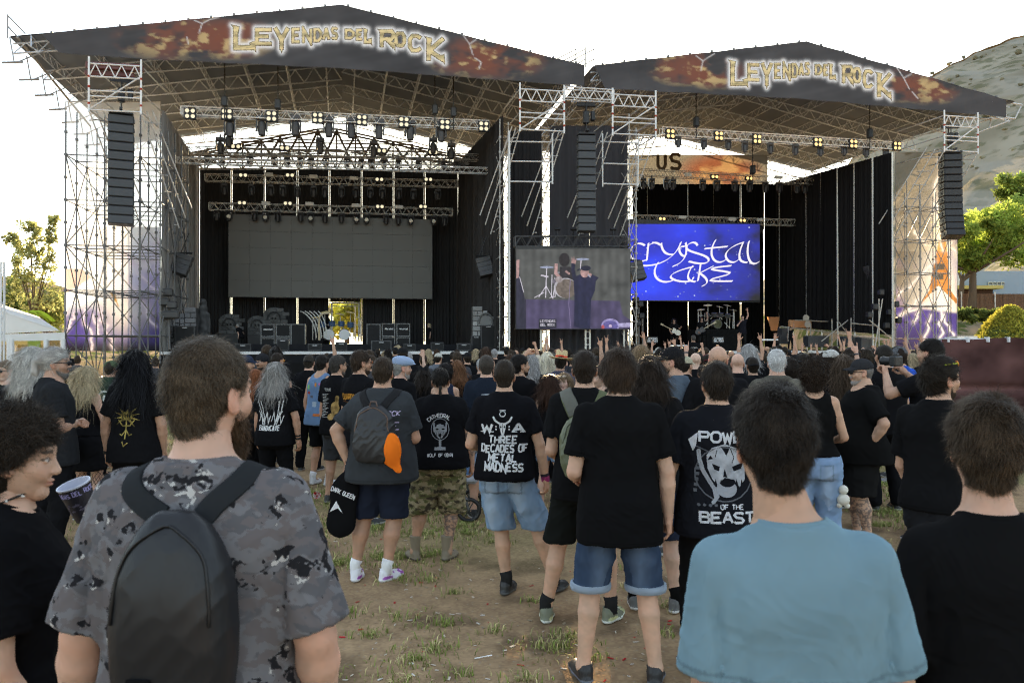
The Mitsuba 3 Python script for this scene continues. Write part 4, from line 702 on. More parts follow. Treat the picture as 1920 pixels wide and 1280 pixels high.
def emit(key_parent, name, m, rgb): k = numbered(f'{key_parent}__{name}'); v, f = vf(m); scene[k] = mikit.ply((v, f), {'type': 'diffuse', 'reflectance': {'type': 'rgb', 'value': .2}}, emitter={'type': 'area', 'radiance': {'type': 'rgb', 'value': [float(x) * EM for x in rgb]}}); return k
def lamp_face(p, r, n=10):
    """disc facing the audience (-v)"""
    t = np.arange(n) * 2 * np.pi / n; V = np.vstack([np.c_[p[0] + r * np.cos(t), np.full(n, p[1]), p[2] + r * np.sin(t)], [[p[0], p[1] - r * .25, p[2]]]]); i = np.arange(n); return V, np.stack([i, (i + 1) % n, np.full(n, n)], 1)
def blinder(fr, px, py, v, side, cells=4, glow=1.0, s=.84, lab=''):
    p = fr.L(px, py, v - .3); t = thing('blinder_light', f"{nth(lab + side)} {'four' if cells == 4 else 'two'}-cell blinder lamp from the left {lab}", 'stage light', f'warm blinder lamps on the {side} stage trusses'); g = .155 * s; o = [(-g, g), (g, g), (-g, -g), (g, -g)] if cells == 4 else [(-g, 0), (g, 0)]
    part('housing', t, fr.w(cbox(p + [0, .09, 0], [.66 * s, .14, .66 * s if cells == 4 else .36 * s], .02)), 'satin', BLK); part('rim', t, fr.w(cat([xf(lathe([(.11 * s, 0), (.135 * s, -.05), (.125 * s, -.05), (.10 * s, 0)], 14), rot('x', -90), p + [a, .03, b]) for a, b in o])), 'satin', (.1, .1, .1))
    emit(t, 'lens', fr.w(cat([lamp_face(p + [a, -.005, b], .115 * s) for a, b in o])), (np.array([1.0, .86, .56]) if glow < 2 else np.array([.85, .52, .17])) * glow)
def moving_head(fr, px, py, v, side, s=1.0, lit=None, where='', tone=DARK, tilt=0, drop=True):
    p = fr.L(px, py, v); t = thing('moving_head_light', f'{nth(where + side)} moving head from the left {where}'+ ('' if 'stage' in where else f' of the {side} stage'), 'stage light', f'moving head spotlights hanging from the {side} stage trusses {where}'); o = p + [0, 0, .42 * s]
    part('base', t, fr.w(cat([cbox(o, [.42 * s, .34 * s, .16 * s], .02), box(o + np.array([-.04, -.04, .08 * s]), o + np.array([.04, .04, .26 * s]))])), 'satin', tone)
    part('yoke', t, fr.w(cat([cbox(o + np.array([q * .2 * s, 0, -.32 * s]), [.06 * s, .2 * s, .52 * s], .015) for q in (-1, 1)] + [cbox(o + np.array([0, 0, -.09 * s]), [.40 * s, .18 * s, .06 * s], .015)])), 'satin', tone)
    hd = xf(lathe([(.0, .26), (.10, .26), (.15, .20), (.165, .05), (.155, -.12), (.135, -.30), (.12, -.32), (.10, -.31), (0, -.31)], 16), rot('x', tilt), (0, 0, 0), s); part('head', t, fr.w(xf(hd, None, o + [0, 0, -.42 * s])), 'satin', np.asarray(tone) * .8)
    if lit: q = o + np.array([0, -.19 * s, -.44 * s]); part('lens', t, fr.w(lamp_face(q, .15 * s)), 'satin', lit)
    return t
def strobe(fr, px, py, v, side): p = fr.L(px, py, v - .25); single('strobe_light', f'{nth("st" + side)} pale flat strobe panel clipped on top of a {side} stage truss', 'stage light', fr.w(cbox(p, [.5, .12, .22], .015)), 'satin', (.55, .55, .52), group=f'strobe panels on the {side} stage trusses')
# ------------------------------------------------------------------ the two stages
def art(P, px, cl, li, z):
    """print of the front banner: storm clouds, two fire-coloured patches, lightning"""
    x, y = px[:, 0], px[:, 1]; q = np.c_[x * .016, y * .03, 0 * x]; n1 = meshkit.fbm(q * 1.3, 5, z); n2 = meshkit.fbm(q * 3.1 + 7, 4, z + 3); st = meshkit.fbm(np.c_[x * .004, y * .09 + x * .02, 0 * x], 3, 8)
    c = np.array([.066, .066, .070]) * (.62 + .55 * n1 + .45 * st)[:, None]
    for cx, cy, rx_, ry in cl:
        e = ((x - cx) / (rx_ * 1.25)) ** 2 + ((y - cy) / (ry * 1.3)) ** 2; w = np.clip(1.2 - e, 0, 1) * sstep(.36, .60, n1 + .10 * n2); hot = sstep(.55, .75, n2 + .25 * (n1 - .5) + .12 * (y - cy) / ry); fire = np.array([.21, .085, .06])[None] * (1 - hot[:, None]) + np.array([.55, .40, .20])[None] * hot[:, None]; w = w * .8; c = c * (1 - w[:, None]) + fire * w[:, None]
    for ln in li:
        ds = np.min([np.hypot(x - a, y - b) for a, b in zip(*np.array([(ln[i][0] + (ln[i + 1][0] - ln[i][0]) * t, ln[i][1] + (ln[i + 1][1] - ln[i][1]) * t) for i in range(len(ln) - 1) for t in np.linspace(0, 1, 14)]).T)], 0); w = np.exp(-(ds / 1.1) ** 2)[:, None]; c = c * (1 - w) + w * np.array([.6, .58, .58])
    return c
LOGO = [('L', 437, 480, 47, 93, 9), ('E', 478, 511, 53, 85, 7), ('Y', 512, 542, 49, 95, 7.5), ('E', 546, 563, 52, 80, 5.5), ('N', 566, 584, 52, 82, 5), ('D', 587, 603, 53, 79, 5), ('A', 604, 618, 53, 76, 4.6), ('S', 620, 633, 51, 74, 4.6), ('D', 646, 664, 54, 73, 5), ('E', 667, 680, 54, 75, 5), ('L', 682, 697, 53, 81, 5.5), ('R', 712, 741, 56, 91, 7), ('O', 739, 760, 60, 88, 6.5), ('C', 765, 791, 64, 97, 7), ('K', 800, 834, 69, 116, 8)]
def banner(fr, owner, xs, topx, topy, botx, boty, mp, cl, li, z, lab):
    X = np.linspace(xs[0], xs[1], 430); Tn = np.linspace(0, 1, 48); yt = np.interp(X, topx, topy); yb = np.interp(X, botx, boty); PY = yt[None] + (yb - yt)[None] * Tn[:, None]; PX = np.tile(X, (48, 1)); P = np.array([fr.L(a, b, 0) for a, b in zip(PX.ravel(), PY.ravel())])
    g = []
    for ch, x0, x1, y0, y1, t in LOGO:
        x0, x1, y0, y1 = mp(x0, y0)[0], mp(x1, y1)[0], mp(x0, y0)[1], mp(x1, y1)[1]; t *= mp.k * .92; x0, x1, y0, y1 = x0 + t * .45, x1 - t * .45, y0 + t * .45, y1 - t * .45; q = letter(ch, x0, -y1, x1 - x0, y1 - y0, t)
        if ch in 'LKYR': q = q.union(Polygon([(x0 - t * .9, -y0 + t * .5), (x0 + t * .8, -y0 + t * .1), (x0 + t * .6, -y0 - t * 1.2)])).union(Polygon([(x1 - t * 1.1, -y1 + t), (x1 + t * .3, -y1 - t * .9), (x1 + t * .2, -y1 + t * 1.4)])) if ch != 'Y' else q.union(Polygon([((x0 + x1) / 2 - t * .5, -y1 + t), ((x0 + x1) / 2 + t * .5, -y1 + t), ((x0 + x1) / 2, -y1 - t * .8)]))
        g.append(q)
    g = unary_union(g); bp = np.array([q.interpolate(t).coords[0] for pg in getattr(g, 'geoms', [g]) for q in [pg.exterior] for t in np.arange(0, q.length, 1.0)]); ds = cKDTree(bp).query(np.c_[PX.ravel(), -PY.ravel()])[0]
    c = art(P, np.c_[PX.ravel(), PY.ravel()], cl, li, z); w = np.exp(-(ds / (5.6 * mp.k)) ** 2)[:, None]; c = c * (1 - w) + w * np.array([.86, .85, .85]); ripple = .04 * np.sin(P[:, 0] * 2.1) * np.interp(PY.ravel(), [0, 150], [.3, 1]); P[:, 1] += ripple; P[:, 1] -= .05
    k = part('front_banner', owner, fr.w(grid(P.reshape(48, -1, 3))), 'matte_print', c, smooth=True, label=lab); tr = cKDTree(P[:, [0, 2]])
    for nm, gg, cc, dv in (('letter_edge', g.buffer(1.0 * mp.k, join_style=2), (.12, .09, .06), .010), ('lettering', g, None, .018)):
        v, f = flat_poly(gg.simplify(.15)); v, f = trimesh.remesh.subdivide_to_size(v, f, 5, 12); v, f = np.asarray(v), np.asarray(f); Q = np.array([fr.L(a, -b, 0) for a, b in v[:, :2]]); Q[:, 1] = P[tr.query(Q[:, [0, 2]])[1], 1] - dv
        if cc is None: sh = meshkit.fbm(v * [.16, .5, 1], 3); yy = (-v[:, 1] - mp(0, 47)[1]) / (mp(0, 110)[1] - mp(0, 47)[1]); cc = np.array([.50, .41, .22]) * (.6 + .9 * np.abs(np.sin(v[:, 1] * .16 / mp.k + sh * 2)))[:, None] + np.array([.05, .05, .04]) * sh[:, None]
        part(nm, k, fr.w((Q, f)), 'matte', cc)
    return k
class Map:
    def __init__(s, ax, bx, ay, by, k): s.a = (ax, bx, ay, by); s.k = k
    def __call__(s, x, y): return s.a[0] + (x - 437) * s.a[1], s.a[2] + (y - 47) * s.a[3]
LST = thing('festival_stage', 'left festival stage with an empty dark screen under its gabled roof', 'stage'); RST = thing('festival_stage', 'right festival stage with a band playing before a blue screen', 'stage')
banner(LS, LST, (80, 1095), (80, 640, 1095), (63, 8, 122), (80, 110, 260, 640, 1093), (67, 99, 110, 128, 161), Map(437, 1, 47, 1, 1), [(350, 72, 110, 34), (445, 72, 60, 30), (880, 108, 62, 30), (950, 112, 60, 28)], [[(363, 38), (378, 44), (372, 62)], [(378, 44), (392, 36), (408, 32)], [(350, 70), (352, 82)], [(868, 66), (880, 82), (886, 102)], [(890, 108), (902, 116), (898, 128)], [(880, 82), (892, 74)]], 1, 'black storm-sky banner with gold lettering on the left stage roof')
banner(RS, RST, (1115, 1888), (1115, 1513, 1888), (122, 77, 187), (1115, 1135, 1500, 1884), (124, 166, 185, 219), Map(1370, .759, 113, 1.03, .86), [(1290, 128, 62, 26), (1340, 138, 50, 24), (1690, 160, 45, 24), (1745, 168, 45, 22)], [[(1305, 105), (1318, 114), (1314, 132)], [(1318, 114), (1340, 100)], [(1682, 128), (1695, 146), (1706, 166)], [(1695, 146), (1710, 138)], [(1712, 172), (1722, 184)]], 9, 'black storm-sky banner with gold lettering on the right stage roof')
def roof(fr, owner, ridge_f, ridge_b, lf, lb, rf, rb, vb, ns=(9, 9), cl=(.16, .19, .24)):
    A = [fr.L(*lf, .05), fr.L(*ridge_f, .05), fr.L(*rf, .05)]; B = [np.array(fr.L(*lb[:2], lb[2])), fr.L(*ridge_b, vb), fr.L(*rb[:2], rb[2])]
    for i, (n) in zip((0, 1), ns):
        P = np.array([[((A[i] * (1 - s) + A[i + 1] * s) * (1 - t) + (B[i] * (1 - s) + B[i + 1] * s) * t) for s in np.linspace(0, 1, 14)] for t in np.linspace(0, 1, 12)]); P[:, :, 2] += .05 * np.sin(np.linspace(0, 1, 14) * 40)[None]; v, f = grid(P); v2 = v + [0, 0, .05]; m = cat([(v, f), (v2, f[:, ::-1])])
        part('roof_sheet', owner, fr.w(m), 'matte', np.asarray(cl) * (.85 + .3 * meshkit.noise(m[0] * [.9, .9, .3])[:, None]), smooth=False)
        for t in np.linspace(0.02, .98, 6):                                     # rafters: lattice girders under the sheet
            a = A[i] * (1 - t) + B[i] * t - [0, 0, .15]; b = A[i + 1] * (1 - t) + B[i + 1] * t - [0, 0, .15]; N = 14; dn = np.array([0, 0, -.85]); sg = [(a, b, .042), (a + dn * .5, b + dn, .042)]
            for q in range(N): p0, p1, pm = a + (b - a) * q / N, a + (b - a) * (q + 1) / N, a + (b - a) * (q + .5) / N; sg += [(p0 + dn * (.5 + .5 * q / N), pm, .028), (pm, p1 + dn * (.5 + .5 * (q + 1) / N), .028)]
            part('rafter_truss', owner, fr.w(tubes(sg, 4)), 'metal', (.58, .64, .72))
        for s_ in np.linspace(0.06, .94, 7):
            a = A[i] * (1 - s_) + A[i + 1] * s_ - [0, 0, .25]; b = B[i] * (1 - s_) + B[i + 1] * s_ - [0, 0, .25]; c_, l_ = truss_segs(a, b, .45, .02, .9, .028); part('purlin', owner, fr.w(tubes(c_[:2] + c_[2:] + l_[:], 4)), 'metal', (.52, .58, .66))
    return A, B
roof(LS, LST, (640, 12), (640, 217), (16, 69), (232, 268, 19), (1097, 125), (963, 294, 19), 19)
roof(RS, RST, (1513, 81), (1246, 251), (1112, 125), (968, 291, 19), (1905, 192), (1527, 321, 19), 19, cl=(.19, .215, .26))
sg = []                                                                     # open lattice wall across the rear gap
for v_, y_ in ((14.2, (292, 244, 300)), (16.6, (288, 238, 296))):
    xx = np.linspace(348, 878, 16); yt = np.interp(xx, (348, 615, 878), y_); yb = 318 + 0 * xx
    for i in range(16): sg.append((LS.L(xx[i], yt[i], v_), LS.L(xx[i], yb[i], v_), .05))
    for i in range(15): sg += [(LS.L(xx[i], yt[i], v_), LS.L(xx[i + 1], yt[i + 1], v_), .06), (LS.L(xx[i], yb[i], v_), LS.L(xx[i + 1], yt[i + 1], v_), .04), (LS.L(xx[i], (yt[i] + 318) / 2, v_), LS.L(xx[i + 1], (yt[i + 1] + 318) / 2, v_), .04), (LS.L(xx[i], yt[i], v_), LS.L(xx[i + 1], yb[i + 1], v_), .04)]
for y_ in (262, 275, 288, 301, 312): e_ = max(0, 290 - y_) * 3.6; sg += [(LS.L(350 + e_, y_ + 3, 15), LS.L(876 - e_, y_ + 9, 15), .05), (LS.L(350 + e_, y_ - 3, 11.5), LS.L(876 - e_, y_ + 4, 11.5), .035)]
part('rear_lattice', LST, LS.w(tubes(sg, 4)), 'metal', (.10, .095, .09), kind='stuff')
# edge tubes and sign-like stays at the roof corners
sg = [(LS.L(12, 26, 0), LS.L(12, 70, 0), .035), (LS.L(12, 28, 0), LS.L(45, 62, 0), .03), (LS.L(12, 48, 0), LS.L(30, 68, 0), .03), (LS.L(30, 68, 0), LS.L(168, 236, 11.5), .06)]
for k_ in range(7): q = k_ / 6; a = LS.L(16, 69, .05) * (1 - q) + LS.L(168, 236, 11.5) * q; sg += [(a, a + [.15, .1, -1.1], .03), (a + [-.35, .1, -1.1], a + [.5, .1, -1.02], .05), (a + [.15, .1, -1.1], a + [1.6, .2, -.3], .03)]
part('eave_frame', LST, LS.w(tubes(sg, 5)), 'metal', (.25, .25, .25))
sg = []
for x in (1080, 1098, 1114): b_ = LS.L(x, 125, .6); sg += [(b_, b_ + [0, 0, 1.0], .03), (b_ + [-1.4, 0, .1], b_ + [0, 0, .9], .025), (b_ + [-1.4, 0, -.5], b_ + [0, 0, .4], .025)]
part('eave_frame', LST, LS.w(tubes(sg, 5)), 'metal', (.25, .25, .25))
sg = [(RS.L(1884, 190, .1), RS.L(1884, 220, .1), .05), (RS.L(1884, 190, .1), RS.L(1918, 196, 2.5), .05), (RS.L(1884, 219, .1), RS.L(1905, 222, 2.5), .05), (RS.L(1918, 196, 2.5), RS.L(1905, 222, 2.5), .04), (RS.L(1800, 222, .4), RS.L(1905, 222, 2.5), .045), (RS.L(1830, 250, .6), RS.L(1905, 222, 2.5), .04), (RS.L(1812, 238, .6), RS.L(1860, 222, .6), .04), (RS.L(1860, 222, .6), RS.L(1857, 240, .6), .04)]
part('eave_frame', RST, RS.w(tubes(sg, 5)), 'metal', (.45, .45, .44))
for fr, ow, xs, ty in ((LS, LST, np.linspace(95, 1080, 24), lambda x: np.interp(x, (80, 640, 1095), (63, 8, 122))), (RS, RST, np.linspace(1130, 1870, 19), lambda x: np.interp(x, (1115, 1513, 1888), (122, 77, 187)))):
    part('edge_clamp', ow, fr.w(cat([cbox(fr.L(x, ty(x) - 1.5, -.02), [.10, .1, .12], .01) for x in xs])), 'metal', (.12, .12, .12), kind='stuff')
# decks
def deck(fr, ow, x0, x1, ylip):
    a, b = fr.L(x0, 655, 1.2), fr.L(x1, 655, 1.2); part('deck', ow, fr.w(box([a[0], 1.2, DECK - .14], [b[0], 15, DECK])), 'matte', (.03, .03, .03)); part('deck_edge', ow, fr.w(box([a[0], 1.14, DECK - .16], [b[0], 1.197, DECK - .02])), 'metal', (.5, .5, .5)); part('deck_skirt', ow, fr.w(box([a[0], 1.16, 0], [b[0], 1.19, DECK - .165])), 'matte', (.015, .015, .016))
deck(LS, LST, 300, 945, 655); deck(RS, RST, 1185, 1672, 655)
# curtains
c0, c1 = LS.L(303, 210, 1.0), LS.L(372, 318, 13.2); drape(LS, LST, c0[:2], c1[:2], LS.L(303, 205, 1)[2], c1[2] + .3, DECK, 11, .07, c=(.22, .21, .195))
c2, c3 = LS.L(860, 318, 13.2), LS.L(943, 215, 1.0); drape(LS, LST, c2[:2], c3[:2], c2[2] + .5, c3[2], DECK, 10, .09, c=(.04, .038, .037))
xs = [372, 433, 496, 557, 617, 678, 738, 796, 860]
for i in range(8):
    a, b = LS.L(xs[i] + 1.5, 318, 13.4), LS.L(xs[i + 1] - 1.5, 318, 13.4); zb = DECK if xs[i] != 617 else LS.L(640, 566, 13.4)[2]; drape(LS, LST, a[:2], b[:2], a[2], b[2], zb, 1, 0, c=(.036, .036, .037))
for x in xs: part('back_post', LST, LS.w(tubes([(LS.L(x, 316, 13.6), LS.L(x, 640, 13.6), .05)], 6)), 'metal', (.5, .48, .42))
part('top_rail', LST, LS.w(tubes([(LS.L(372, 318, 13.5), LS.L(860, 318, 13.5), .05)], 6)), 'metal', (.5, .5, .5))
a, b = LS.L(622, 568, 13.3), LS.L(676, 568, 13.3); part('door_frame', LST, LS.w(tubes([(a, b, .06), (LS.L(622, 568, 13.3), LS.L(622, 640, 13.3), .06), (LS.L(673, 568, 13.3), LS.L(673, 640, 13.3), .06), (LS.L(666, 572, 14.3), LS.L(666, 640, 14.3), .05), (LS.L(622, 574, 13.3), LS.L(676, 574, 13.3), .03)], 6)), 'metal', (.6, .6, .55))
cR0, cR1 = RS.L(1462, 345, 13), RS.L(1674, 285, .8); drape(RS, RST, cR0[:2], cR1[:2], cR0[2], cR1[2], RS.L(1462, 612, 13)[2], 7, .10, c=(.017, .0165, .017), zb2=RS.L(1674, 628, .8)[2])
dv = cR1 - cR0
for t in np.arange(8) / 7: part('side_post', RST, RS.w(tubes([(np.array([cR0[0] + dv[0] * t, cR0[1] + dv[1] * t, DECK]), np.array([cR0[0] + dv[0] * t, cR0[1] + dv[1] * t, cR0[2] + dv[2] * t]), .05)], 6)), 'metal', (.62, .60, .54))
for x0, x1 in ((1186, 1213), (1215, 1290), (1292, 1337), (1339, 1388), (1390, 1431), (1434, 1460)):
    a, b = RS.L(x0, 345, 13.4), RS.L(x1, 345, 13.4); drape(RS, RST, a[:2], b[:2], a[2], b[2], DECK, 1, 0, c=(.007, .007, .007))
for x in (1214, 1291, 1338, 1389, 1432, 1461): part('back_post', RST, RS.w(tubes([(RS.L(x, 340, 13.6), RS.L(x, 430, 13.6), .05)], 6)), 'metal', (.5, .48, .42))
# rear print on the right stage, seen above the drapes
X = np.linspace(1178, 1440, 90); Yp = np.linspace(290, 350, 30); PXX, PYY = np.meshgrid(X, Yp); P = np.array([RS.L(a, b, 14.2) for a, b in zip(PXX.ravel(), PYY.ravel())]); e = ((PXX.ravel() - 1350) / 75) ** 2 + ((PYY.ravel() - 320) / 34) ** 2; n1 = meshkit.fbm(np.c_[PXX.ravel() * .03, PYY.ravel() * .06, 0 * PXX.ravel()], 4); w = np.clip(1.3 - e, 0, 1)[:, None]; hot = sstep(.45, .7, n1)[:, None]; c = np.array([.085, .085, .082]) * (1 - w) + w * (np.array([.10, .04, .025]) * (1 - hot) + np.array([.17, .11, .06]) * hot); cl_ = RS.L(1183, 350, 14.2)
kb = part('rear_banner', RST, RS.w(grid(P.reshape(30, -1, 3))), 'scrim_print', np.clip(c * 1.5, 0, 1)); g = unary_union([letter('U', 1234, -316, 14, 27, 6), letter('S', 1258, -316, 18, 27, 6)]); v, f = flat_poly(g); part('lettering', kb, RS.w((np.array([RS.L(a, -b, 14.15) for a, b in v[:, :2]]), f)), 'matte', (.12, .10, .08))
# middle wall of drapes between the stages
a, b = LS.L(956, 245, 2.2), LS.L(1016, 245, 2.2); drape(LS, LST, a[:2], b[:2], a[2], b[2], 0, 1, 0, c=(.03, .03, .032))
a, b = LS.L(1030, 235, 2.2), LS.L(1178, 235, 2.2); drape(LS, LST, a[:2], b[:2], a[2], b[2], 0, 2, .0, c=(.045, .045, .05), pleat=.5)
# ------------------------------------------------------------------ trusses and lamps
def tr(fr, x0, y0, x1, y1, v, h, label, **kw): return truss(fr, fr.L(x0, y0, v), fr.L(x1, y1, v), h, label, **kw)
tr(LS, 340, 208, 915, 235, 2.5, .40, 'long front lighting truss with blinders under the left stage roof', c=(.9, .9, .88), r=.03)
for i, (x, y) in enumerate([(355, 212), (424, 213), (508, 217), (595, 220), (678, 224), (757, 228), (834, 233), (907, 236)]): blinder(LS, x, y, 2.5, 'left', lab='on the front truss of the left stage')
for x, y in [(430, 243), (490, 241), (553, 241), (616, 244), (658, 246), (710, 248), (769, 250), (827, 253)]: moving_head(LS, x, y - 2, 2.5, 'left', 1.2, where='under the front truss of the left stage')
tr(LS, 345, 281, 908, 296, 7, .34, 'second lighting truss against the bright sky in the left stage', c=(.36, .36, .35)); tr(LS, 330, 300, 935, 321, 4.5, .3, 'pale pipe truss crossing the left stage below the sky gap', c=(.6, .6, .58), d=.3); tr(LS, 352, 292, 905, 303, 9.5, .3, 'third thin truss against the sky at the back of the left stage', c=(.4, .4, .4), d=.3)
for x, y in [(441, 274), (533, 277), (715, 282), (812, 285)]: blinder(LS, x, y, 7, 'left', 2, lab='on the second truss of the left stage', s=.9)
for x, y in [(388, 300), (415, 302), (468, 304), (514, 305), (538, 306), (563, 306), (583, 307), (611, 307), (650, 308), (677, 309), (695, 309), (720, 310), (747, 310), (785, 311), (833, 313), (856, 313)]: moving_head(LS, x, y, 9.0, 'left', .8, where='in the sky row')
for x, y in [(412, 262), (428, 250), (600, 262), (700, 268), (812, 262), (846, 272)]: moving_head(LS, x, y + 14, 5.5, 'left', 1.0, where='above the second truss')
tr(LS, 384, 333, 858, 345, 10.5, .40, 'lighting truss at mid height before the black backdrop of the left stage', c=(.5, .49, .46)); tr(LS, 392, 387, 848, 398, 11.5, .42, 'lowest lighting truss just above the dark screen of the left stage', c=(.52, .51, .48))
for x, y in [(455, 328), (543, 328), (711, 336), (803, 336)]: blinder(LS, x, y, 10.5, 'left', 2, lab='on the mid truss of the left stage', s=.85)
for x, y in [(453, 380), (539, 381), (712, 387), (793, 387)]: blinder(LS, x, y, 11.5, 'left', 2, lab='on the lowest truss of the left stage', s=.85)
for x, y in [(503, 327), (663, 334), (587, 331), (498, 381), (580, 382), (667, 385), (748, 388)]: strobe(LS, x, y, 10.5 if y < 350 else 11.5, 'left')
for x, y in [(420, 357), (471, 358), (507, 359), (530, 360), (557, 361), (588, 361), (609, 362), (640, 362), (667, 363), (694, 364), (717, 364), (748, 365), (775, 366), (821, 367)]: moving_head(LS, x, y, 10.5, 'left', .8, where='under the mid truss', tone=(.03, .03, .032))
for i, x in enumerate([406, 429, 477, 497, 520, 563, 582, 609, 640, 668, 687, 724, 747, 770, 813, 834]): moving_head(LS, x, 405 + i * .7, 11.5, 'left', .8, where='under the lowest truss', tone=(.03, .03, .032), lit=(.6, .58, .5) if i in (1, 3, 6, 9, 10, 13, 14) else None)
tr(RS, 1240, 246, 1690, 275, 2.5, .42, 'long front lighting truss with blinders under the right stage roof', c=(.9, .88, .84), r=.03)
for x, y in [(1258, 250), (1349, 254), (1421, 260), (1535, 266), (1602, 269), (1684, 273)]: blinder(RS, x, y, 2.5, 'right', lab='on the front truss of the right stage', glow=2.2)
for x, y in [(1272, 268), (1320, 272), (1366, 273), (1397, 277), (1445, 280), (1492, 283), (1539, 285), (1584, 284), (1625, 287), (1662, 289)]: moving_head(RS, x, y, 2.5, 'right', .75, where='under the front truss of the right stage')
tr(RS, 1186, 322, 1560, 343, 9, .40, 'second lighting truss above the right stage drapes', c=(.42, .41, .38)); tr(RS, 1186, 409, 1496, 418, 11, .42, 'lowest lighting truss just above the blue screen', c=(.5, .48, .44))
for x, y in [(1341, 331), (1406, 334), (1531, 338)]: blinder(RS, x, y, 9, 'right', 2, lab='on the second truss of the right stage', glow=2.2)
for x, y in [(1242, 410), (1393, 413)]: blinder(RS, x, y, 11, 'right', 2, lab='on the lowest truss of the right stage', glow=2.2)
for x in (1206, 1222, 1250, 1262, 1318, 1345, 1378, 1406, 1436, 1462, 1495, 1510, 1545): moving_head(RS, x, 346 + (x - 1200) * .03, 9, 'right', .85, where='under the second truss', tone=(.025, .025, .027))
for x in (1192, 1206, 1221, 1232, 1245, 1278, 1300, 1323, 1339, 1354, 1400, 1424): moving_head(RS, x, 427 + (x - 1190) * .02, 11, 'right', .8, where='over the blue screen top', tone=(.03, .03, .035))
for x, y in [(1373, 411), (1426, 412), (1280, 407), (1290, 327), (1460, 332), (1556, 336)]: strobe(RS, x, y, 11 if y > 350 else 9, 'right')
for x, y, v in ((1306, 228, 2), (1632, 250, 2), (1412, 318, 7)): single('chain_hoist', f'{nth("hr")} black chain hoist from the left above a right stage truss', 'hoist', RS.w(cat([cbox(RS.L(x, y, v), [.3, .3, .55], .05), tubes([(RS.L(x, y, v), RS.L(x, y, v) + [0, 0, 2.4], .03), (RS.L(x, y, v), RS.L(x, y, v) + [0, 0, -.9], .03)], 5)])), 'satin', BLK, group='chain hoists above the right stage truss')
for x, y, v in ((420, 190, 2), (520, 195, 2), (815, 205, 2), (850, 210, 2)): single('chain_hoist', f'{nth("hl")} black chain hoist from the left above the left stage front truss', 'hoist', LS.w(cat([cbox(LS.L(x, y, v), [.3, .3, .5], .05), tubes([(LS.L(x, y, v), LS.L(x, y, v) + [0, 0, 2.0], .03), (LS.L(x, y, v), LS.L(x, y, v) + [0, 0, -.9], .03)], 5)])), 'satin', (.03, .03, .03), group='chain hoists above the left stage front truss')
# ------------------------------------------------------------------ screens
def tiles(fr, owner, x0, y0, x1, y1, v, nx, ny, c):
    a, b = fr.L(x0, y1, v), fr.L(x1, y0, v); w, h = (b[0] - a[0]) / nx, (b[2] - a[2]) / ny; r = np.random.default_rng(3)
    for i in range(nx):
        for j in range(ny): part('panel', owner, fr.w(box([a[0] + i * w + .006, v, a[2] + j * h + .006], [a[0] + (i + 1) * w - .006, v + .05, a[2] + (j + 1) * h - .006])), 'satin', np.asarray(c) * r.uniform(.97, 1.03))
    part('frame', owner, fr.w(box([a[0] - .03, v + .055, a[2] - .03], [b[0] + .03, v + .2, b[2] + .03])), 'satin', (.02, .02, .02))
s1 = thing('led_screen', 'large blank dark grey screen hanging at the back of the left stage', 'screen'); tiles(LS, s1, 428, 412, 810, 556, 11.9, 10, 5, (.092, .089, .079))
part('hanger', s1, LS.w(tubes([(LS.L(x, 412, 12.05), LS.L(x, 390, 12.05), .03) for x in (440, 520, 620, 720, 800)], 5)), 'metal', (.2, .2, .2))
def emit_vc(owner, name, m, rgb, label=None):
    k = numbered(f'{owner}__{name}'); v, f = vf(m); rgb = np.asarray(rgb, float); rgb = np.tile(rgb, (len(v), 1)) if rgb.ndim == 1 else rgb
    scene[k] = mikit.ply((v, f), {'type': 'diffuse', 'reflectance': {'type': 'rgb', 'value': .03}}, color=rgb * EM, emitter={'type': 'area', 'radiance': {'type': 'mesh_attribute', 'name': 'vertex_color'}})
    if label: labels[k] = {'label': label}
    return k
def ef(fr, v, polys, live=0):
    """flat pictures in photograph pixels on the plane v: list of (shapely, rgb)"""
    ms, cs = [], []
    for i, (g, c) in enumerate(polys):
        pv, pf = flat_poly(g)
        if live: pv, pf = trimesh.remesh.subdivide_to_size(pv, pf, live, 12); pv, pf = np.asarray(pv), np.asarray(pf)
        P = np.array([fr.L(a, b, v) for a, b in pv[:, :2]]); P[:, 1] -= .0012 * i; ms.append((P, pf[:, ::-1])); sh = 1.0 if not live else (.55 + .9 * meshkit.fbm(np.c_[pv[:, :2] * (.32 if i > 1 else .06), 0 * pv[:, 0] + i * 7], 3) + (.03 * ((pv[:, 0] * 1.3).astype(int) % 2)))[:, None] * (1 + .12 * np.sin(pv[:, :1] * .4 + i)); cs.append(np.tile(np.asarray(c, float), (len(P), 1)) * sh)
    return fr.w(cat(ms)), np.vstack(cs)
def ln(pts, w): return LineString(pts).buffer(w / 2, cap_style=2, join_style=2)
def el(x, y, a, b, n=20): return Polygon([(x + a * math.cos(t), y + b * math.sin(t)) for t in np.linspace(0, 6.283, n)])
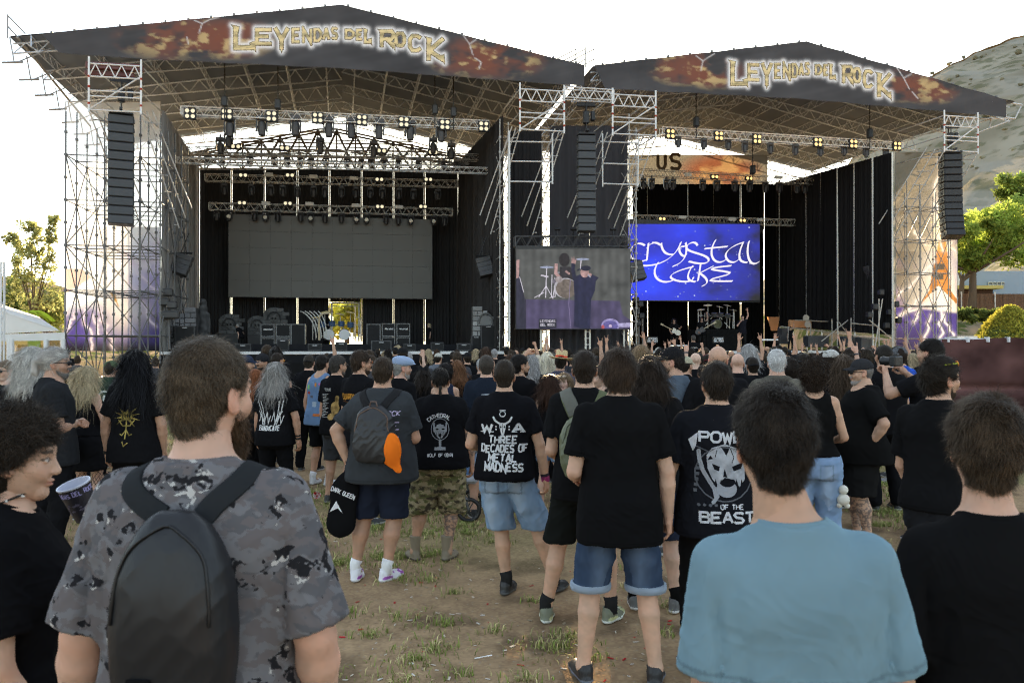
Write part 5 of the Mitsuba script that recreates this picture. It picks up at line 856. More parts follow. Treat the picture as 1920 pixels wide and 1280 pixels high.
# blue screen of the right stage
s2 = thing('led_screen', 'bright blue screen with white logo lettering behind the band', 'screen'); v0 = 10.4
X, Yp = np.meshgrid(np.linspace(1178, 1425, 130), np.linspace(420, 563, 76)); P = np.array([RS.L(a, b, v0) for a, b in zip(X.ravel(), Yp.ravel())]); n1 = meshkit.fbm(np.c_[X.ravel() * .018, Yp.ravel() * .026, 0 * X.ravel()], 5, 2)
edge = sstep(1440, 1290, X.ravel() + (Yp.ravel() - 480) * .35 + (n1 - .5) * 230) * (.55 + .9 * n1); c = np.array([.012, .030, .70])[None] * edge[:, None] + np.array([.030, .029, .026]); c = c + np.array([.0, .05, .5]) * (np.clip(n1 - .55, 0, 1) * 1.2 * edge)[:, None]
emit_vc(s2, 'panel', RS.w(grid(P.reshape(76, -1, 3))), c); part('frame', s2, RS.w(box(RS.L(1178, 563, v0) + [-.02, .03, -.03], RS.L(1425, 420, v0) + [.03, .2, .03])), 'satin', (.02, .02, .02))
LK = [[(1209, 460), (1194, 457), (1184, 466), (1182, 480), (1195, 489), (1213, 486)], [(1216, 456), (1213, 488)], [(1214, 464), (1226, 455), (1238, 459)], [(1240, 456), (1247, 473), (1262, 477)], [(1277, 454), (1264, 476), (1238, 493), (1196, 497)], [(1284, 462), (1274, 468), (1280, 479), (1287, 477)], [(1286, 455), (1283, 484), (1262, 499)], [(1308, 460), (1294, 456), (1288, 466), (1322, 480), (1329, 489), (1292, 490)], [(1342, 450), (1336, 482), (1346, 491), (1362, 486)], [(1322, 466), (1364, 462)], [(1392, 455), (1372, 464), (1361, 478), (1368, 490), (1388, 483)], [(1394, 454), (1388, 486), (1401, 492)], [(1405, 452), (1403, 480), (1410, 493), (1423, 491)],
      [(1234, 492), (1230, 519), (1244, 528), (1264, 524)], [(1300, 500), (1264, 512), (1258, 520), (1284, 528), (1300, 520)], [(1298, 499), (1291, 522), (1304, 528)], [(1314, 495), (1309, 526)], [(1310, 513), (1337, 499)], [(1312, 512), (1326, 528), (1317, 536)], [(1371, 498), (1340, 506), (1369, 512), (1338, 522), (1373, 527)]]
st_ = np.random.default_rng(4); stars = [(Point(st_.uniform(1184, 1420), st_.uniform(424, 560)).buffer(st_.choice([.5, .8, 1.4], p=[.6, .3, .1]), 4), (.6, .65, .8)) for _ in range(70)]
m, c = ef(RS, v0 - .02, stars); emit_vc(s2, 'star', m, c)
def nib(P, w=3.6, ang=-40):
    from scipy.interpolate import CubicSpline
    P = np.array(P, float); u = np.r_[0, np.cumsum(np.linalg.norm(np.diff(P, axis=0), axis=1) ** .5)]; Q = CubicSpline(u, P)(np.linspace(0, u[-1], 26)) if len(P) > 2 else P; d = np.array([math.cos(math.radians(ang)), math.sin(math.radians(ang))]) * w / 2
    return unary_union([Polygon([a - d, a + d, b + d, b - d]).buffer(.45) for a, b in zip(Q[:-1], Q[1:])])
m, c = ef(RS, v0 - .15, [(unary_union([nib(p) for p in LK]), (1.0, .94, .98))]); emit_vc(s2, 'lettering', m, c)
# side screen between the stages with the live picture
s3 = thing('led_screen', 'video screen between the stages showing a singer and a drum kit', 'screen'); v3 = -.3; G = lambda *p: Polygon(p); sk, wh = (.42, .26, .25), (.62, .58, .66)
pic = [(G((968, 467), (1181, 466), (1182, 616), (968, 616)), (.088, .090, .086)), (G((986, 561), (1162, 564), (1168, 590), (1182, 600), (1182, 616), (986, 616)), (.075, .060, .125)), (G((968, 560), (986, 561), (986, 616), (968, 616)), (.03, .026, .045)),
       (G((968, 510), (974, 514), (984, 560), (984, 616), (968, 616)), (.03, .028, .05)), (G((968, 488), (974, 486), (973, 520), (968, 522)), sk), (ln([(974, 518), (982, 548)], 1.2), wh),
       (ln([(1025, 500), (1023, 558)], 1.6), wh), (ln([(1010, 557), (1024, 536), (1036, 558)], 1.4), wh), (ln([(1035, 515), (1034, 556)], 1.2), wh), (ln([(1040, 520), (1041, 556), (1030, 558)], 1.2), wh), (ln([(1002, 558), (1020, 548)], 1.4), wh), (ln([(1090, 484), (1088, 505)], 1.5), wh), (ln([(1014, 516), (1028, 519)], 3), wh), (el(1025, 501, 13, 2.2), (.30, .33, .45)), (el(1092, 486, 13, 2.2), (.30, .33, .45)), (el(1052, 511, 11, 1.8), (.2, .2, .22)), (el(1042, 528, 6, 5), (.18, .16, .2)),
       (el(1058, 487, 10, 13), (.025, .02, .022)), (G((1050, 500), (1070, 500), (1074, 524), (1048, 526)), (.035, .03, .035)), (ln([(1043, 494), (1042, 512), (1052, 524)], 6), sk), (ln([(1060, 508), (1068, 514)], 4), sk),
       (el(1060, 540, 22, 19), (.5, .48, .52)), (el(1062, 541, 20, 18), (.16, .13, .11)), (ln([(1040, 540), (1036, 560)], 2), wh), (el(1048, 524, 7, 6), (.35, .3, .3)),
       (G((1075, 520), (1086, 515), (1103, 513), (1117, 527), (1115, 545), (1108, 562), (1106, 616), (1090, 616), (1076, 612), (1077, 560)), (.020, .020, .055)), (ln([(1078, 526), (1074, 505), (1075, 492)], 7), (.022, .022, .05)), (G((1071, 493), (1072, 481), (1074, 488), (1076, 480), (1078, 488), (1081, 484), (1079, 495)), sk), (ln([(1110, 530), (1116, 522), (1104, 516)], 8), (.022, .022, .055)), (el(1096, 511, 8, 9.5), sk), (el(1098, 503, 9.5, 5), (.02, .02, .04)), (ln([(1088, 504), (1082, 507)], 2.5), (.02, .02, .04)), (el(1106, 515, 3.4, 3), sk), (ln([(1102, 515), (1107, 520)], 2.4), (.4, .4, .5)), (ln([(1069, 525), (1066, 570), (1070, 616)], .8), (.25, .2, .35)),
       (el(1144, 610, 17, 13), (.30, .26, .5)), (el(1144, 611, 14, 10), (.12, .10, .30)), (el(1144, 611, 3, 3), (.65, .5, .7)), (el(1130, 613, 3, 4), (.5, .1, .12)), (G((1160, 606), (1182, 605), (1182, 613), (1160, 613)), (.42, .38, .6)), (G((1010, 598), (1043, 598), (1043, 615), (1010, 615)), (.02, .02, .03)), (word('LEYENDAS', 1026.5, -604, 4.2, .2), wh), (word('DEL ROCK', 1026.5, -611, 4.2, .2), wh)]
pic = [(shapely.affinity.scale(g, 1, -1, origin=(0, 0)) if g.bounds[1] < 0 else g, c) for g, c in pic]
m, c = ef(LS, v3, [(g.intersection(G((968, 466), (1182, 466), (1182, 616), (968, 616))), c) for g, c in pic], 1.6); emit_vc(s3, 'picture', m, c); part('frame', s3, LS.w(box(LS.L(967, 617, v3) + [0, .02, 0], LS.L(1183, 465.5, v3) + [0, .22, 0])), 'satin', (.02, .02, .02))
part('leg', s3, LS.w(tubes([(LS.L(x, 616, .0), np.array([LS.L(x, 616, 0)[0], 0, 0]), .05) for x in (1014, 1025, 1098, 1106, 1170, 1181)] + [(LS.L(1014, y, 0), LS.L(1025, y, 0), .03) for y in (622, 634, 646)] + [(LS.L(1098, y, 0), LS.L(1106, y, 0), .03) for y in (622, 634, 646)], 6)), 'metal', (.6, .57, .5))
part('top_truss', s3, LS.w(tubes(sum(truss_segs(LS.L(965, 453, 0), LS.L(1179, 453, 0), .50, .4, .55, .03), []), 5)), 'metal', (.06, .06, .06))
for x in (1045, 1075, 1150): part('lifting_strut', s3, LS.w(tubes([(LS.L(x, 453, 0), LS.L(x, 425, .1), .03), (LS.L(x - 5, 430, .1), LS.L(x + 5, 430, .1), .08)], 5)), 'satin', BLK)
# ------------------------------------------------------------------ loudspeaker arrays
def line_array(fr, px, y0, y1, v, n, w, d, label, yaw=0, curve=0.0, c=(.035, .038, .042), dx=0):
    t = thing('line_array_speaker', label, 'loudspeaker'); a, b = fr.L(px, y0, v), fr.L(px + dx, y1, v); h = (a[2] - b[2]) / n; ang = 0; p = a.copy(); Rz = rot('z', yaw)
    for i in range(n):
        tl = curve * max(0, (i - n * .45)) / (n * .55); ang = tl; bx = xf(cat([cbox([0, 0, -h / 2], [w, d, h * .93], .03), box([-w * .46, -d / 2 - .012, -h * .88], [w * .46, -d / 2 + .002, -h * .12]), box([-w * .5 - .02, -d * .1, -h * .7], [w * .5 + .02, d * .1, -h * .3])]), rot('x', -ang)); step = np.array([0, 0, -h]) @ rot('x', -ang).T; part('cabinet', t, fr.w(xf(bx, Rz, p)), 'satin', np.asarray(c) * (.9 + .2 * ((i * 7) % 3) / 2)); p = p + step @ Rz.T
    part('flying_frame', t, fr.w(xf(cat([cbox([0, 0, .08], [w * .95, d * 1.1, .12], .02), box([-.06, -d * .9, .14], [.06, d * .9, .24]), tubes([([0, -.1, .2], [0, -.1, 1.7], .03), ([0, .2, .2], [0, .2, 1.7], .03)], 5), cbox([0, 0, .9], [.28, .3, .6], .04), cbox([.35, .1, 1.0], [.22, .25, .45], .04), box([-.45, -.08, 1.45], [.45, .08, 1.62])]), Rz, a)), 'satin', BLK)
    dx == 0 and abs(px - 1099) > 1 and part('cable', t, fr.w(tubes([(p + [0, .2, 0], np.array([p[0], p[1] + .2, 0]), .022)], 5)), 'satin', BLK); return t
line_array(LS, 226, 217, 423, -.9, 12, 1.02, .62, 'tall black line array hanging at the far left tower', yaw=14, curve=5)
line_array(LS, 1099, 255, 436, -.9, 12, .86, .60, 'tall black line array hanging between the two stages', yaw=-6, curve=4)
line_array(RS, 1783, 290, 448, -1.0, 12, .98, .75, 'curved black line array hanging at the right tower', yaw=-16, curve=17, c=(.014, .014, .015))
def small_array(fr, px, py, v, label, tilt, n=4): 
    t = thing('side_fill_speaker', label, 'loudspeaker'); p = fr.L(px, py, v); R = rot('y', tilt)
    for i in range(n): part('cabinet', t, fr.w(xf(cat([cbox([0, 0, -i * .27], [.80, .5, .25], .02), box([-.1, -.262, -i * .27 - .05], [.1, -.25, -i * .27 + .05])]), R @ rot('x', -5 * i), p)), 'satin', (.05, .05, .052))
    part('hanger', t, fr.w(tubes([(p, p + [0, 0, 1.2], .025), (p + [.2, 0, 1.2], p + [-.2, 0, .15], .025), (p + [-.35, 0, .2], p + [.35, 0, .2], .05)], 5)), 'satin', BLK)
small_array(LS, 346, 482, 3.5, 'small tilted side fill array before the left curtain', 18); small_array(LS, 905, 487, 3.5, 'small tilted side fill array before the right curtain of the left stage', -14); small_array(RS, 1189, 495, 2, 'small side fill array at the left edge of the blue screen', -12); small_array(RS, 1634, 500, 3, 'small side fill array before the right stage side drapes', -18)
# ------------------------------------------------------------------ scaffold towers
def tower(fr, us, vs, z1, label, lift=2.0, r=.03, c=(.13, .13, .13), diag=True, skip=None, cat_='scaffold', seed=0):
    t = thing('scaffold_tower', label, cat_); st, le, br = [], [], []; zs = np.arange(.3, z1, lift); r_ = np.random.default_rng(seed)
    for u in us:
        for v in vs: st.append(((u, v, 0), (u, v, z1 + r_.uniform(0, .8)), r))
    for z in zs:
        for v in vs:
            for a, b in zip(us[:-1], us[1:]): le.append(((a, v, z), (b, v, z), r * .85))
        for u in us:
            for a, b in zip(vs[:-1], vs[1:]): le.append(((u, a, z), (u, b, z), r * .85))
    for i, z in enumerate(zs[:-1]):
        for v in (vs[0], vs[-1]):
            for j, (a, b) in enumerate(zip(us[:-1], us[1:])): br.append(((a, v, z), (b, v, z + lift), r * .8) if (i + j) % 2 else ((b, v, z), (a, v, z + lift), r * .8))
        for u in us[::max(1, len(us) - 1)]:
            for j, (a, b) in enumerate(zip(vs[:-1], vs[1:])): br.append(((u, a, z), (u, b, z + lift), r * .8) if (i + j) % 2 else ((u, b, z), (u, a, z + lift), r * .8))
    part('standard', t, fr.w(tubes(st, 6)), 'metal', c, kind='stuff'); part('ledger', t, fr.w(tubes(le, 5)), 'metal', c, kind='stuff'); part('brace', t, fr.w(tubes(br, 5)), 'metal', np.asarray(c) * .9, kind='stuff')
    part('coupler', t, fr.w(cat([box(np.array([u, v, z]) - .055, np.array([u, v, z]) + .055) for u in us for v in vs for z in np.arange(.3, z1, .5 * lift)])), 'metal', np.asarray(c) * .8, kind='stuff'); return t
uL = lambda x, v=0: LS.L(x, 600, v)[0]; uR = lambda x, v=0: RS.L(x, 600, v)[0]
tower(LS, [uL(122), uL(122) + 1.6, uL(122) + 3.1, uL(300)], [0, 1.35, 2.7, 4.1, 5.5], 11.8, 'dense grey scaffold tower at the far left of the left stage', seed=1)
tower(LS, [uL(945), uL(961)], [1.2, 3.4, 5.6], 13, 'narrow scaffold tower at the right edge of the left stage', 1.5, c=(.5, .48, .44), seed=2)
tower(LS, [uL(1014, 2.8), uL(1033, 2.8)], [2.8, 5, 7], 13, 'narrow scaffold tower in the bright slit between the dark drapes', 1.2, c=(.5, .48, .44), seed=3)
tower(LS, [uL(1180, 1), uL(1193, 1)], [1.0, 3, 5], 13, 'narrow scaffold tower at the left edge of the right stage', 1.4, c=(.4, .38, .35), seed=4)
tower(RS, [uR(1684, 4.4), uR(1712, 4.2), uR(1742, 4.2), uR(1779, 3.6)], [3.6, 4.9], 11.2, 'scaffold tower behind the printed mesh right of the right stage', seed=5, c=(.3, .29, .27))
def pa_frame(fr, x0, y0, x1, y1, label, v=-1.4, rake=((40, 210), 2.0), c=(.62, .62, .6), mids=(.5,), toward=1):
    t = thing('speaker_gantry', label, 'scaffold'); A = fr.L(x0, y0, v); B = fr.L(x1, y1, v); u0, u1, z0, z1 = A[0], B[0], B[2], A[2]; sg = [((u0, v, z0 - .1), (u0, v, z1 + .3), .045), ((u1, v, z0 - .1), (u1, v, z1 + .3), .045)]; h = z1 - z0
    for z in (z0, z0 + h * .3, z0 + h * .42, z1 - .55, z1): sg.append(((u0, v, z), (u1, v, z), .035))
    for i in range(4): a, b = u0 + (u1 - u0) * i / 4, u0 + (u1 - u0) * (i + 1) / 4; sg += [((a, v, z1 - .55), ((a + b) / 2, v, z1), .025), (((a + b) / 2, v, z1), (b, v, z1 - .55), .025)]
    sg += [((u0, v, z0), (u1, v, z0 + h * .78), .035)]
    part('front_frame', t, fr.w(tubes(sg, 6)), 'metal', c); sg = []
    for u in (u0, u1):
        for z in (z0, z0 + h * .42, z1): sg.append(((u, v, z), (u + toward * .2, 2.0, z), .032))
        for k_ in (0, 2, 4): sg.append(((u + toward * .05 * k_, v + .25 * k_, z0 + .1 * k_), (u + toward * (1.0 + .12 * k_), 1.2 + .1 * k_, z0 - 4.6 + .25 * k_), .030))
        for k_ in range(7): f_ = (k_ + .5) / 7.5; p = np.array([u, v, z0]) * (1 - f_) + np.array([u + toward * 1.0, 1.2, z0 - 5.2]) * f_; sg.append((p, p + [toward * .35 * (1 - f_) + .02, 1.0 * (1 - f_) + .1, .2 * (1 - f_)], .025))
    part('raking_strut', t, fr.w(tubes(sg, 6)), 'metal', np.asarray(c) * .8, kind='stuff'); red = [((u, v - .002, z0 + h * q), (u, v - .002, z0 + h * q + .09), .047) for u in (u0, u1) for q in (.12, .48, .7)]; part('red_mark', t, fr.w(tubes(red, 6)), 'matte', (.35, .05, .03), kind='stuff')
    return t
pa_frame(LS, 165, 118, 263, 210, 'grey speaker gantry above the far left line array'); pa_frame(LS, 975, 166, 1058, 246, 'pale speaker gantry at the right end of the left stage roof', toward=-1); pa_frame(LS, 1149, 176, 1230, 254, 'pale speaker gantry at the left end of the right stage roof', toward=-1); pa_frame(RS, 1772, 216, 1835, 285, 'pale speaker gantry above the curved right line array', toward=-1.2)
t = thing('ladder_truss', 'pale ledgers and link truss between the two middle speaker gantries', 'scaffold'); sg = sum(truss_segs(LS.L(1058, 174, -1.2), LS.L(1149, 180, -1.2), .5, .4, .6, .03), []) + [(LS.L(955, y, -.6), LS.L(1036, y + 1, -.6), .035) for y in (265, 302, 340)] + [(LS.L(955, 245, -.6), LS.L(955, 640, -.6), .045), (LS.L(1036, 250, -.6), LS.L(1036, 345, -.6), .04), (LS.L(1125, 265, -.6), LS.L(1198, 268, -.6), .035), (LS.L(1128, 306, -.6), LS.L(1198, 308, -.6), .035), (LS.L(1130, 344, -.6), LS.L(1198, 346, -.6), .035), (LS.L(1198, 250, -.6), LS.L(1196, 350, -.6), .035), (LS.L(1130, 250, -.6), LS.L(1130, 350, -.6), .035)]
part('tube', t, LS.w(tubes(sg, 6)), 'metal', (.62, .62, .6))
single('red_beam', 'dark red steel beam above the far left line array', 'beam', LS.w(cat([cbox(LS.L(214, 125, -1.2), [2.3, .3, .28], .02), cbox(LS.L(205, 139, -1.0), [2.0, .3, .2], .02)])), 'satin', (.10, .03, .025))
# ------------------------------------------------------------------ printed mesh banners on the towers
def bolt(x, y, pts, w0): d = np.min([np.hypot(x - a, y - b) for i in range(len(pts) - 1) for t in np.linspace(0, 1, 16) for a, b in [(pts[i][0] + (pts[i + 1][0] - pts[i][0]) * t, pts[i][1] + (pts[i + 1][1] - pts[i][1]) * t)]], 0); return np.exp(-(d / w0) ** 2) + .35 * np.exp(-(d / (w0 * 3.2)) ** 2)
def zig(p, q, n, amp, seed): r = np.random.default_rng(seed); return [(p[0] + (q[0] - p[0]) * t + r.uniform(-amp, amp) * (0 < t < 1), p[1] + (q[1] - p[1]) * t) for t in np.linspace(0, 1, n)]
def mesh_print(fr, x0, x1, y0, y1, v, fn, label, bsdf='net_print', nx=90, ny=200, solid=.5):
    X, Y_ = np.meshgrid(np.linspace(x0, x1, nx), np.linspace(y0, y1, ny)); P = np.array([fr.L(a, b, v) for a, b in zip(X.ravel(), Y_.ravel())]); P[:, 1] += .06 * np.sin(P[:, 0] * 1.3 + P[:, 2] * .7); c = fn(X.ravel(), Y_.ravel()); t = thing('printed_mesh_banner', label, 'banner'); G_ = P.reshape(ny, nx, 3); r_ = int(ny * solid); part('sheer_cloth', t, fr.w(grid(G_[:r_ + 1])), bsdf, c[:(r_ + 1) * nx], smooth=True); part('printed_cloth', t, fr.w(grid(G_[r_:])), 'vinyl_print', c[r_ * nx:], smooth=True)
    part('hem_rope', t, fr.w(tubes([(fr.L(a, b, v - .02), fr.L(c_, d, v - .02), .02) for a, b, c_, d in ((x0, y0, x0, y1), (x1, y0, x1, y1), (x0, y0, x1, y0))], 5)), 'matte', (.3, .3, .3)); return t
def left_print(x, y):
    n = meshkit.fbm(np.c_[x * .02, y * .02, 0 * x], 4, 3); c = np.tile([.86, .89, .93], (len(x), 1)); pur = sstep(552, 600, y + (n - .5) * 60 + .05 * (x - 200)); blu = sstep(410, 530, y + (x - 300) * .45 + (n - .5) * 120) * sstep(190, 290, x)
    c = c * (1 - .8 * blu[:, None]) + .8 * blu[:, None] * np.array([.20, .17, .48]); P2 = np.array([.060, .048, .25]) * (.6 + .8 * n)[:, None]; c = c * (1 - pur[:, None]) + P2 * pur[:, None]; dk = sstep(630, 655, y)[:, None]; c = c * (1 - dk) + dk * np.array([.02, .02, .03])
    g = np.exp(-(((x - 232) / 45) ** 2 + ((y - 585) / 42) ** 2))[:, None] * .9; c = c * (1 - g) + g * np.array([.72, .72, .75]); og = ((y < 560) & (y > 505) & (x < 172) & (np.abs(y - (515 + (x - 122) * .1)) < (172 - x) * .75))[:, None]; c = np.where(og, c * .45 + .55 * np.array([.62, .22, .09]) * (.6 + .8 * n)[:, None], c); og2 = (np.abs((x - 215) - (y - 560) * .45) < (578 - y) * .14) & (y > 548) & (y < 578); c = np.where(og2[:, None], np.array([.42, .25, .06]), c)
    L = sum(bolt(x, y, zig(a, b, 9, am, i), 1.5) for i, (a, b, am) in enumerate([((160, 580), (172, 655), 7), ((185, 582), (214, 655), 9), ((235, 520), (292, 612), 6), ((228, 480), (294, 545), 6), ((140, 588), (124, 622), 5), ((243, 590), (250, 628), 4), ((175, 590), (186, 628), 4), ((230, 470), (258, 500), 4)]))[:, None].clip(0, 1); return c * (1 - L) + L * np.array([.66, .62, .76])
mesh_print(LS, 121, 300, 190, 658, 5.7, left_print, 'white mesh banner printed with purple lightning on the far left tower')
def right_print(x, y):
    n = meshkit.fbm(np.c_[x * .022, y * .02, 0 * x], 4, 6); c = np.tile([.17, .155, .135], (len(x), 1)) * (.75 + .5 * n)[:, None]; wv = np.exp(-((x - 1765) / (18 + np.maximum(y - 430, 0) * .32)) ** 2) * sstep(300, 470, y); c = c * (1 - wv[:, None]) + wv[:, None] * np.array([.74, .73, .72]); pu = np.clip(sstep(.42, .60, n) * sstep(400, 470, y) * (1 - wv * .7) * .8, 0, 1)[:, None]; c = c * (1 - pu) + pu * np.array([.24, .20, .36])
    yc = np.interp(y, [440, 470, 545, 580], [5, 9, 20, 46]); xc = 1765 - (y - 500) * .04; ins = (np.abs(x - xc) < yc) & (y > 440) & (y < 582) & ~((y > 535) & (np.abs(x - xc + 2) < (y - 535) * .98)); wood = np.array([.52, .24, .08]) * (.55 + .8 * meshkit.fbm(np.c_[x * .12, y * .03, 0 * x], 3))[:, None]; c = np.where(ins[:, None], wood, c); blk = ((np.abs(x - 1763) < 8) & (np.abs(y - 500) < 5)) | ((np.abs(x - 1762) < 8) & (np.abs(y - 518) < 5)); c = np.where(blk[:, None], [.10, .09, .08], c)
    bt = sstep(577, 584, y + (x - 1740) * -.10)[:, None]; c = c * (1 - bt) + bt * np.array([.075, .058, .26]) * (.6 + .8 * n)[:, None]; dk = sstep(585, 655, y)[:, None] * sstep(1770, 1690, x)[:, None]; c = c * (1 - dk * .8) + .8 * dk * np.array([.035, .035, .045])
    L = sum(bolt(x, y, zig(a, b, 9, am, i + 20), 1.4) for i, (a, b, am) in enumerate([((1745, 590), (1733, 655), 6), ((1766, 580), (1762, 650), 6), ((1772, 590), (1792, 648), 5), ((1760, 560), (1688, 592), 4), ((1755, 490), (1684, 555), 5), ((1718, 432), (1736, 458), 5), ((1722, 585), (1712, 606), 3), ((1790, 470), (1768, 440), 5), ((1762, 300), (1752, 420), 5), ((1750, 380), (1768, 470), 6), ((1690, 590), (1725, 560), 4)]))[:, None].clip(0, 1); return c * (1 - L) + L * np.array([.72, .70, .76])
mesh_print(RS, 1680, 1795, 285, 655, 5.3, right_print, 'mesh banner printed with an orange guitar body and lightning on the right tower')
# ------------------------------------------------------------------ set pieces and backline
def brick_wall(fr, rects, v, label, c=(.20, .20, .205), arch=None, bw=.52, bh=.26):
    """castle wall of blocks; rects: (x0, x1, ytop, ybot) columns in the plane v"""
    t = thing('castle_set_piece', label, 'stage prop'); r = np.random.default_rng(len(label))
    for x0, x1, y0, y1 in rects:
        a, b = fr.L(x0, y1, v), fr.L(x1, y0, v); part('core', t, fr.w(box([a[0] + .02, v + .06, a[2]], [b[0] - .02, v + .6, b[2] - .02])), 'matte', np.asarray(c) * .35); z, j = b[2], 0
        while z > a[2] + .05:
            u = a[0] - (bw / 2 if j % 2 else 0)
            while u < b[0] - .02:
                l, rr = max(u, a[0]), min(u + bw, b[0]); zl = max(z - bh, a[2])
                if rr - l > .05: part('block', t, fr.w(cbox([(l + rr) / 2, v + r.uniform(.0, .03), (z + zl) / 2], [rr - l - .03, .14, z - zl - .03], .012)), 'matte', np.asarray(c) * r.uniform(.75, 1.2))
                u += bw
            z -= bh; j += 1
    if arch: a = fr.L(arch[0], arch[1], v - .09); th = np.linspace(0, np.pi, 9); part('arch', t, fr.w(sweep([a + [.36 * math.cos(q) * 1.0, 0, .55 * math.sin(q) ** .8] for q in th], .05, 6)), 'matte', np.asarray(c) * .4); part('arch_panel', t, fr.w(box(a + np.array([-.3, .02, -.3]), a + np.array([.3, .05, .42]))), 'matte', np.asarray(c) * .7)
    return t
brick_wall(LS, [(317, 326, 603, 655), (326, 337, 596, 655), (337, 346, 587, 655), (346, 368, 576, 655)], 3.0, 'stepped grey castle wall prop at the left of the left stage'); brick_wall(LS, [(886, 905, 574, 655), (905, 914, 582, 655), (914, 931, 593, 655)], 3.0, 'grey castle wall prop with a pointed arch at the right of the left stage', arch=(911, 607), c=(.3, .3, .29))
for x, y, w_, lab in ((430, 592, 38, 'rounded brick tomb prop beside the dark castle prop'), (482, 595, 34, 'rounded brick tomb prop leaning against the taller one'), (514, 580, 40, 'tallest rounded brick tomb prop above the amplifiers')):
    t = thing('tombstone_prop', lab, 'stage prop'); a = LS.L(x, y, 8.5); hw = w_ / 2 / 33.5; q = unary_union([sbox(-hw, -2.2, hw, -.0 - hw * .3), el(0, -hw * .55, hw, hw * .75, 24)]); m = flat_poly(q, .3); m = (np.c_[m[0][:, 0], m[0][:, 2], m[0][:, 1]] + a, m[1]); part('slab', t, LS.w(m), 'matte', (.075, .075, .072)); ar = [a + [hw * .62 * math.cos(q), -.03, -hw * 1.0 + hw * .75 * math.sin(q)] for q in np.linspace(0, np.pi, 10)]; part('arch', t, LS.w(sweep(ar, .05, 6)), 'matte', (.04, .04, .04)); e = trimesh.creation.icosphere(2); part('skull', t, LS.w((np.asarray(e.vertices) * [.20, .08, .24] + a + [0, -.02, -hw * .9], np.asarray(e.faces))), 'matte', (.09, .09, .085)); part('brow', t, LS.w(cat([(np.asarray(e.vertices) * [.06, .05, .06] + a + [k_ * .08, -.09, -hw * .85], np.asarray(e.faces)) for k_ in (-1, 1)])), 'matte', (.02, .02, .02))
    rr = np.random.default_rng(x)
    for j in range(5):
        z = -hw * .05 - j * .22; ww = hw * min(1, .5 + .35 * j)
        for u in np.arange(-ww, ww - .1, .42): part('block', t, LS.w(cbox(a + [u + .2 + (j % 2) * .1, -.012, z], [.38, .03, .19], .01)), 'matte', np.array([.085, .085, .082]) * rr.uniform(.7, 1.3))
t = thing('statue_prop', 'dark ragged statue prop beside the left castle wall', 'stage prop'); b = SDF([-.5, -.4, 0], [.5, .4, 3.0], .05); b.cone([0, 0, .1], [0, 0, 2.2], .42, .25, .05); b.cone([0, 0, 2.5], [0, -.1, 2.6], .2, .17, .1); b.cone([-.3, -.1, 1.9], [-.4, -.2, 1.0], .12, .08, .1); b.cone([.3, -.1, 1.9], [.38, -.2, 1.0], .12, .08, .1); v, f = b.mesh(); v += vnormals(v, f) * (.10 * (meshkit.fbm(v * [7, 7, 2], 3) - .5))[:, None]; a = LS.L(381, 640, 4); part('figure', t, LS.w((v * [.85, .85, .95] + [a[0], 4, DECK], f)), 'matte', np.array([.06, .06, .06]) * (.5 + meshkit.noise(v * 6))[:, None], smooth=True)
def cab(fr, x0, y0, x1, y1, v, label, logo=None, grp='guitar cabinets on the left stage'):
    t = thing('speaker_cabinet', label, 'amplifier', grp); a, b = fr.L(x0, y1, v), fr.L(x1, y0, v); c = (a + b) / 2; s = b - a; part('shell', t, fr.w(cat([box([a[0], v, a[2]], [b[0], v + .36, a[2] + .035]), box([a[0], v, b[2] - .035], [b[0], v + .36, b[2]]), box([a[0], v, a[2] + .035], [a[0] + .035, v + .36, b[2] - .035]), box([b[0] - .035, v, a[2] + .035], [b[0], v + .36, b[2] - .035])])), 'satin', (.10, .10, .10)); part('grille', t, fr.w(box([a[0] + .035, v + .03, a[2] + .035], [b[0] - .035, v + .35, b[2] - .035])), 'matte', (.028, .028, .028))
    part('piping', t, fr.w(tubes([((a[0] + .04, v + .02, z), (b[0] - .04, v + .02, z), .010) for z in (a[2] + .045, b[2] - .045)] + [((u, v + .02, a[2] + .045), (u, v + .02, b[2] - .045), .010) for u in (a[0] + .045, b[0] - .045)], 4)), 'satin', (.35, .35, .34))
    if logo: m = xf(meshkit.text_mesh(logo, .085, .006, True), rot('x', 90)); m = (m[0] + [c[0] - np.ptp(m[0][:, 0]) / 2, v + .02, c[2] + .02], m[1]); m[0][:, 0] += (m[0][:, 2] - c[2]) * .35; part('badge', t, fr.w(m), 'matte', (.75, .75, .73))
    return t
cv = 6.0
for x0, x1, w_ in ((488, 515, 'outer'), (517, 545, 'inner')): cab(LS, x0, 607, x1, 632, cv, f'upper {w_} black guitar cabinet left of the drum kit', 'Marshall' if x0 == 488 else None); cab(LS, x0, 633, x1, 652, cv, f'lower {w_} black guitar cabinet left of the drum kit')
for x0, x1, w_ in ((716, 741, 'inner'), (743, 769, 'outer')): cab(LS, x0, 606, x1, 631, cv, f'upper {w_} black guitar cabinet right of the drum kit', 'Marshall', 'guitar cabinets right of the drums'); cab(LS, x0, 632, x1, 652, cv, f'lower {w_} black guitar cabinet right of the drum kit', None, 'guitar cabinets right of the drums')
cab(LS, 545, 607, 573, 652, cv - .1, 'tall black bass cabinet with pale edges left of the drum kit', None, 'tall bass cabinets'); cab(LS, 687, 607, 714, 652, cv - .1, 'tall black bass cabinet with pale edges right of the drum kit', None, 'tall bass cabinets')
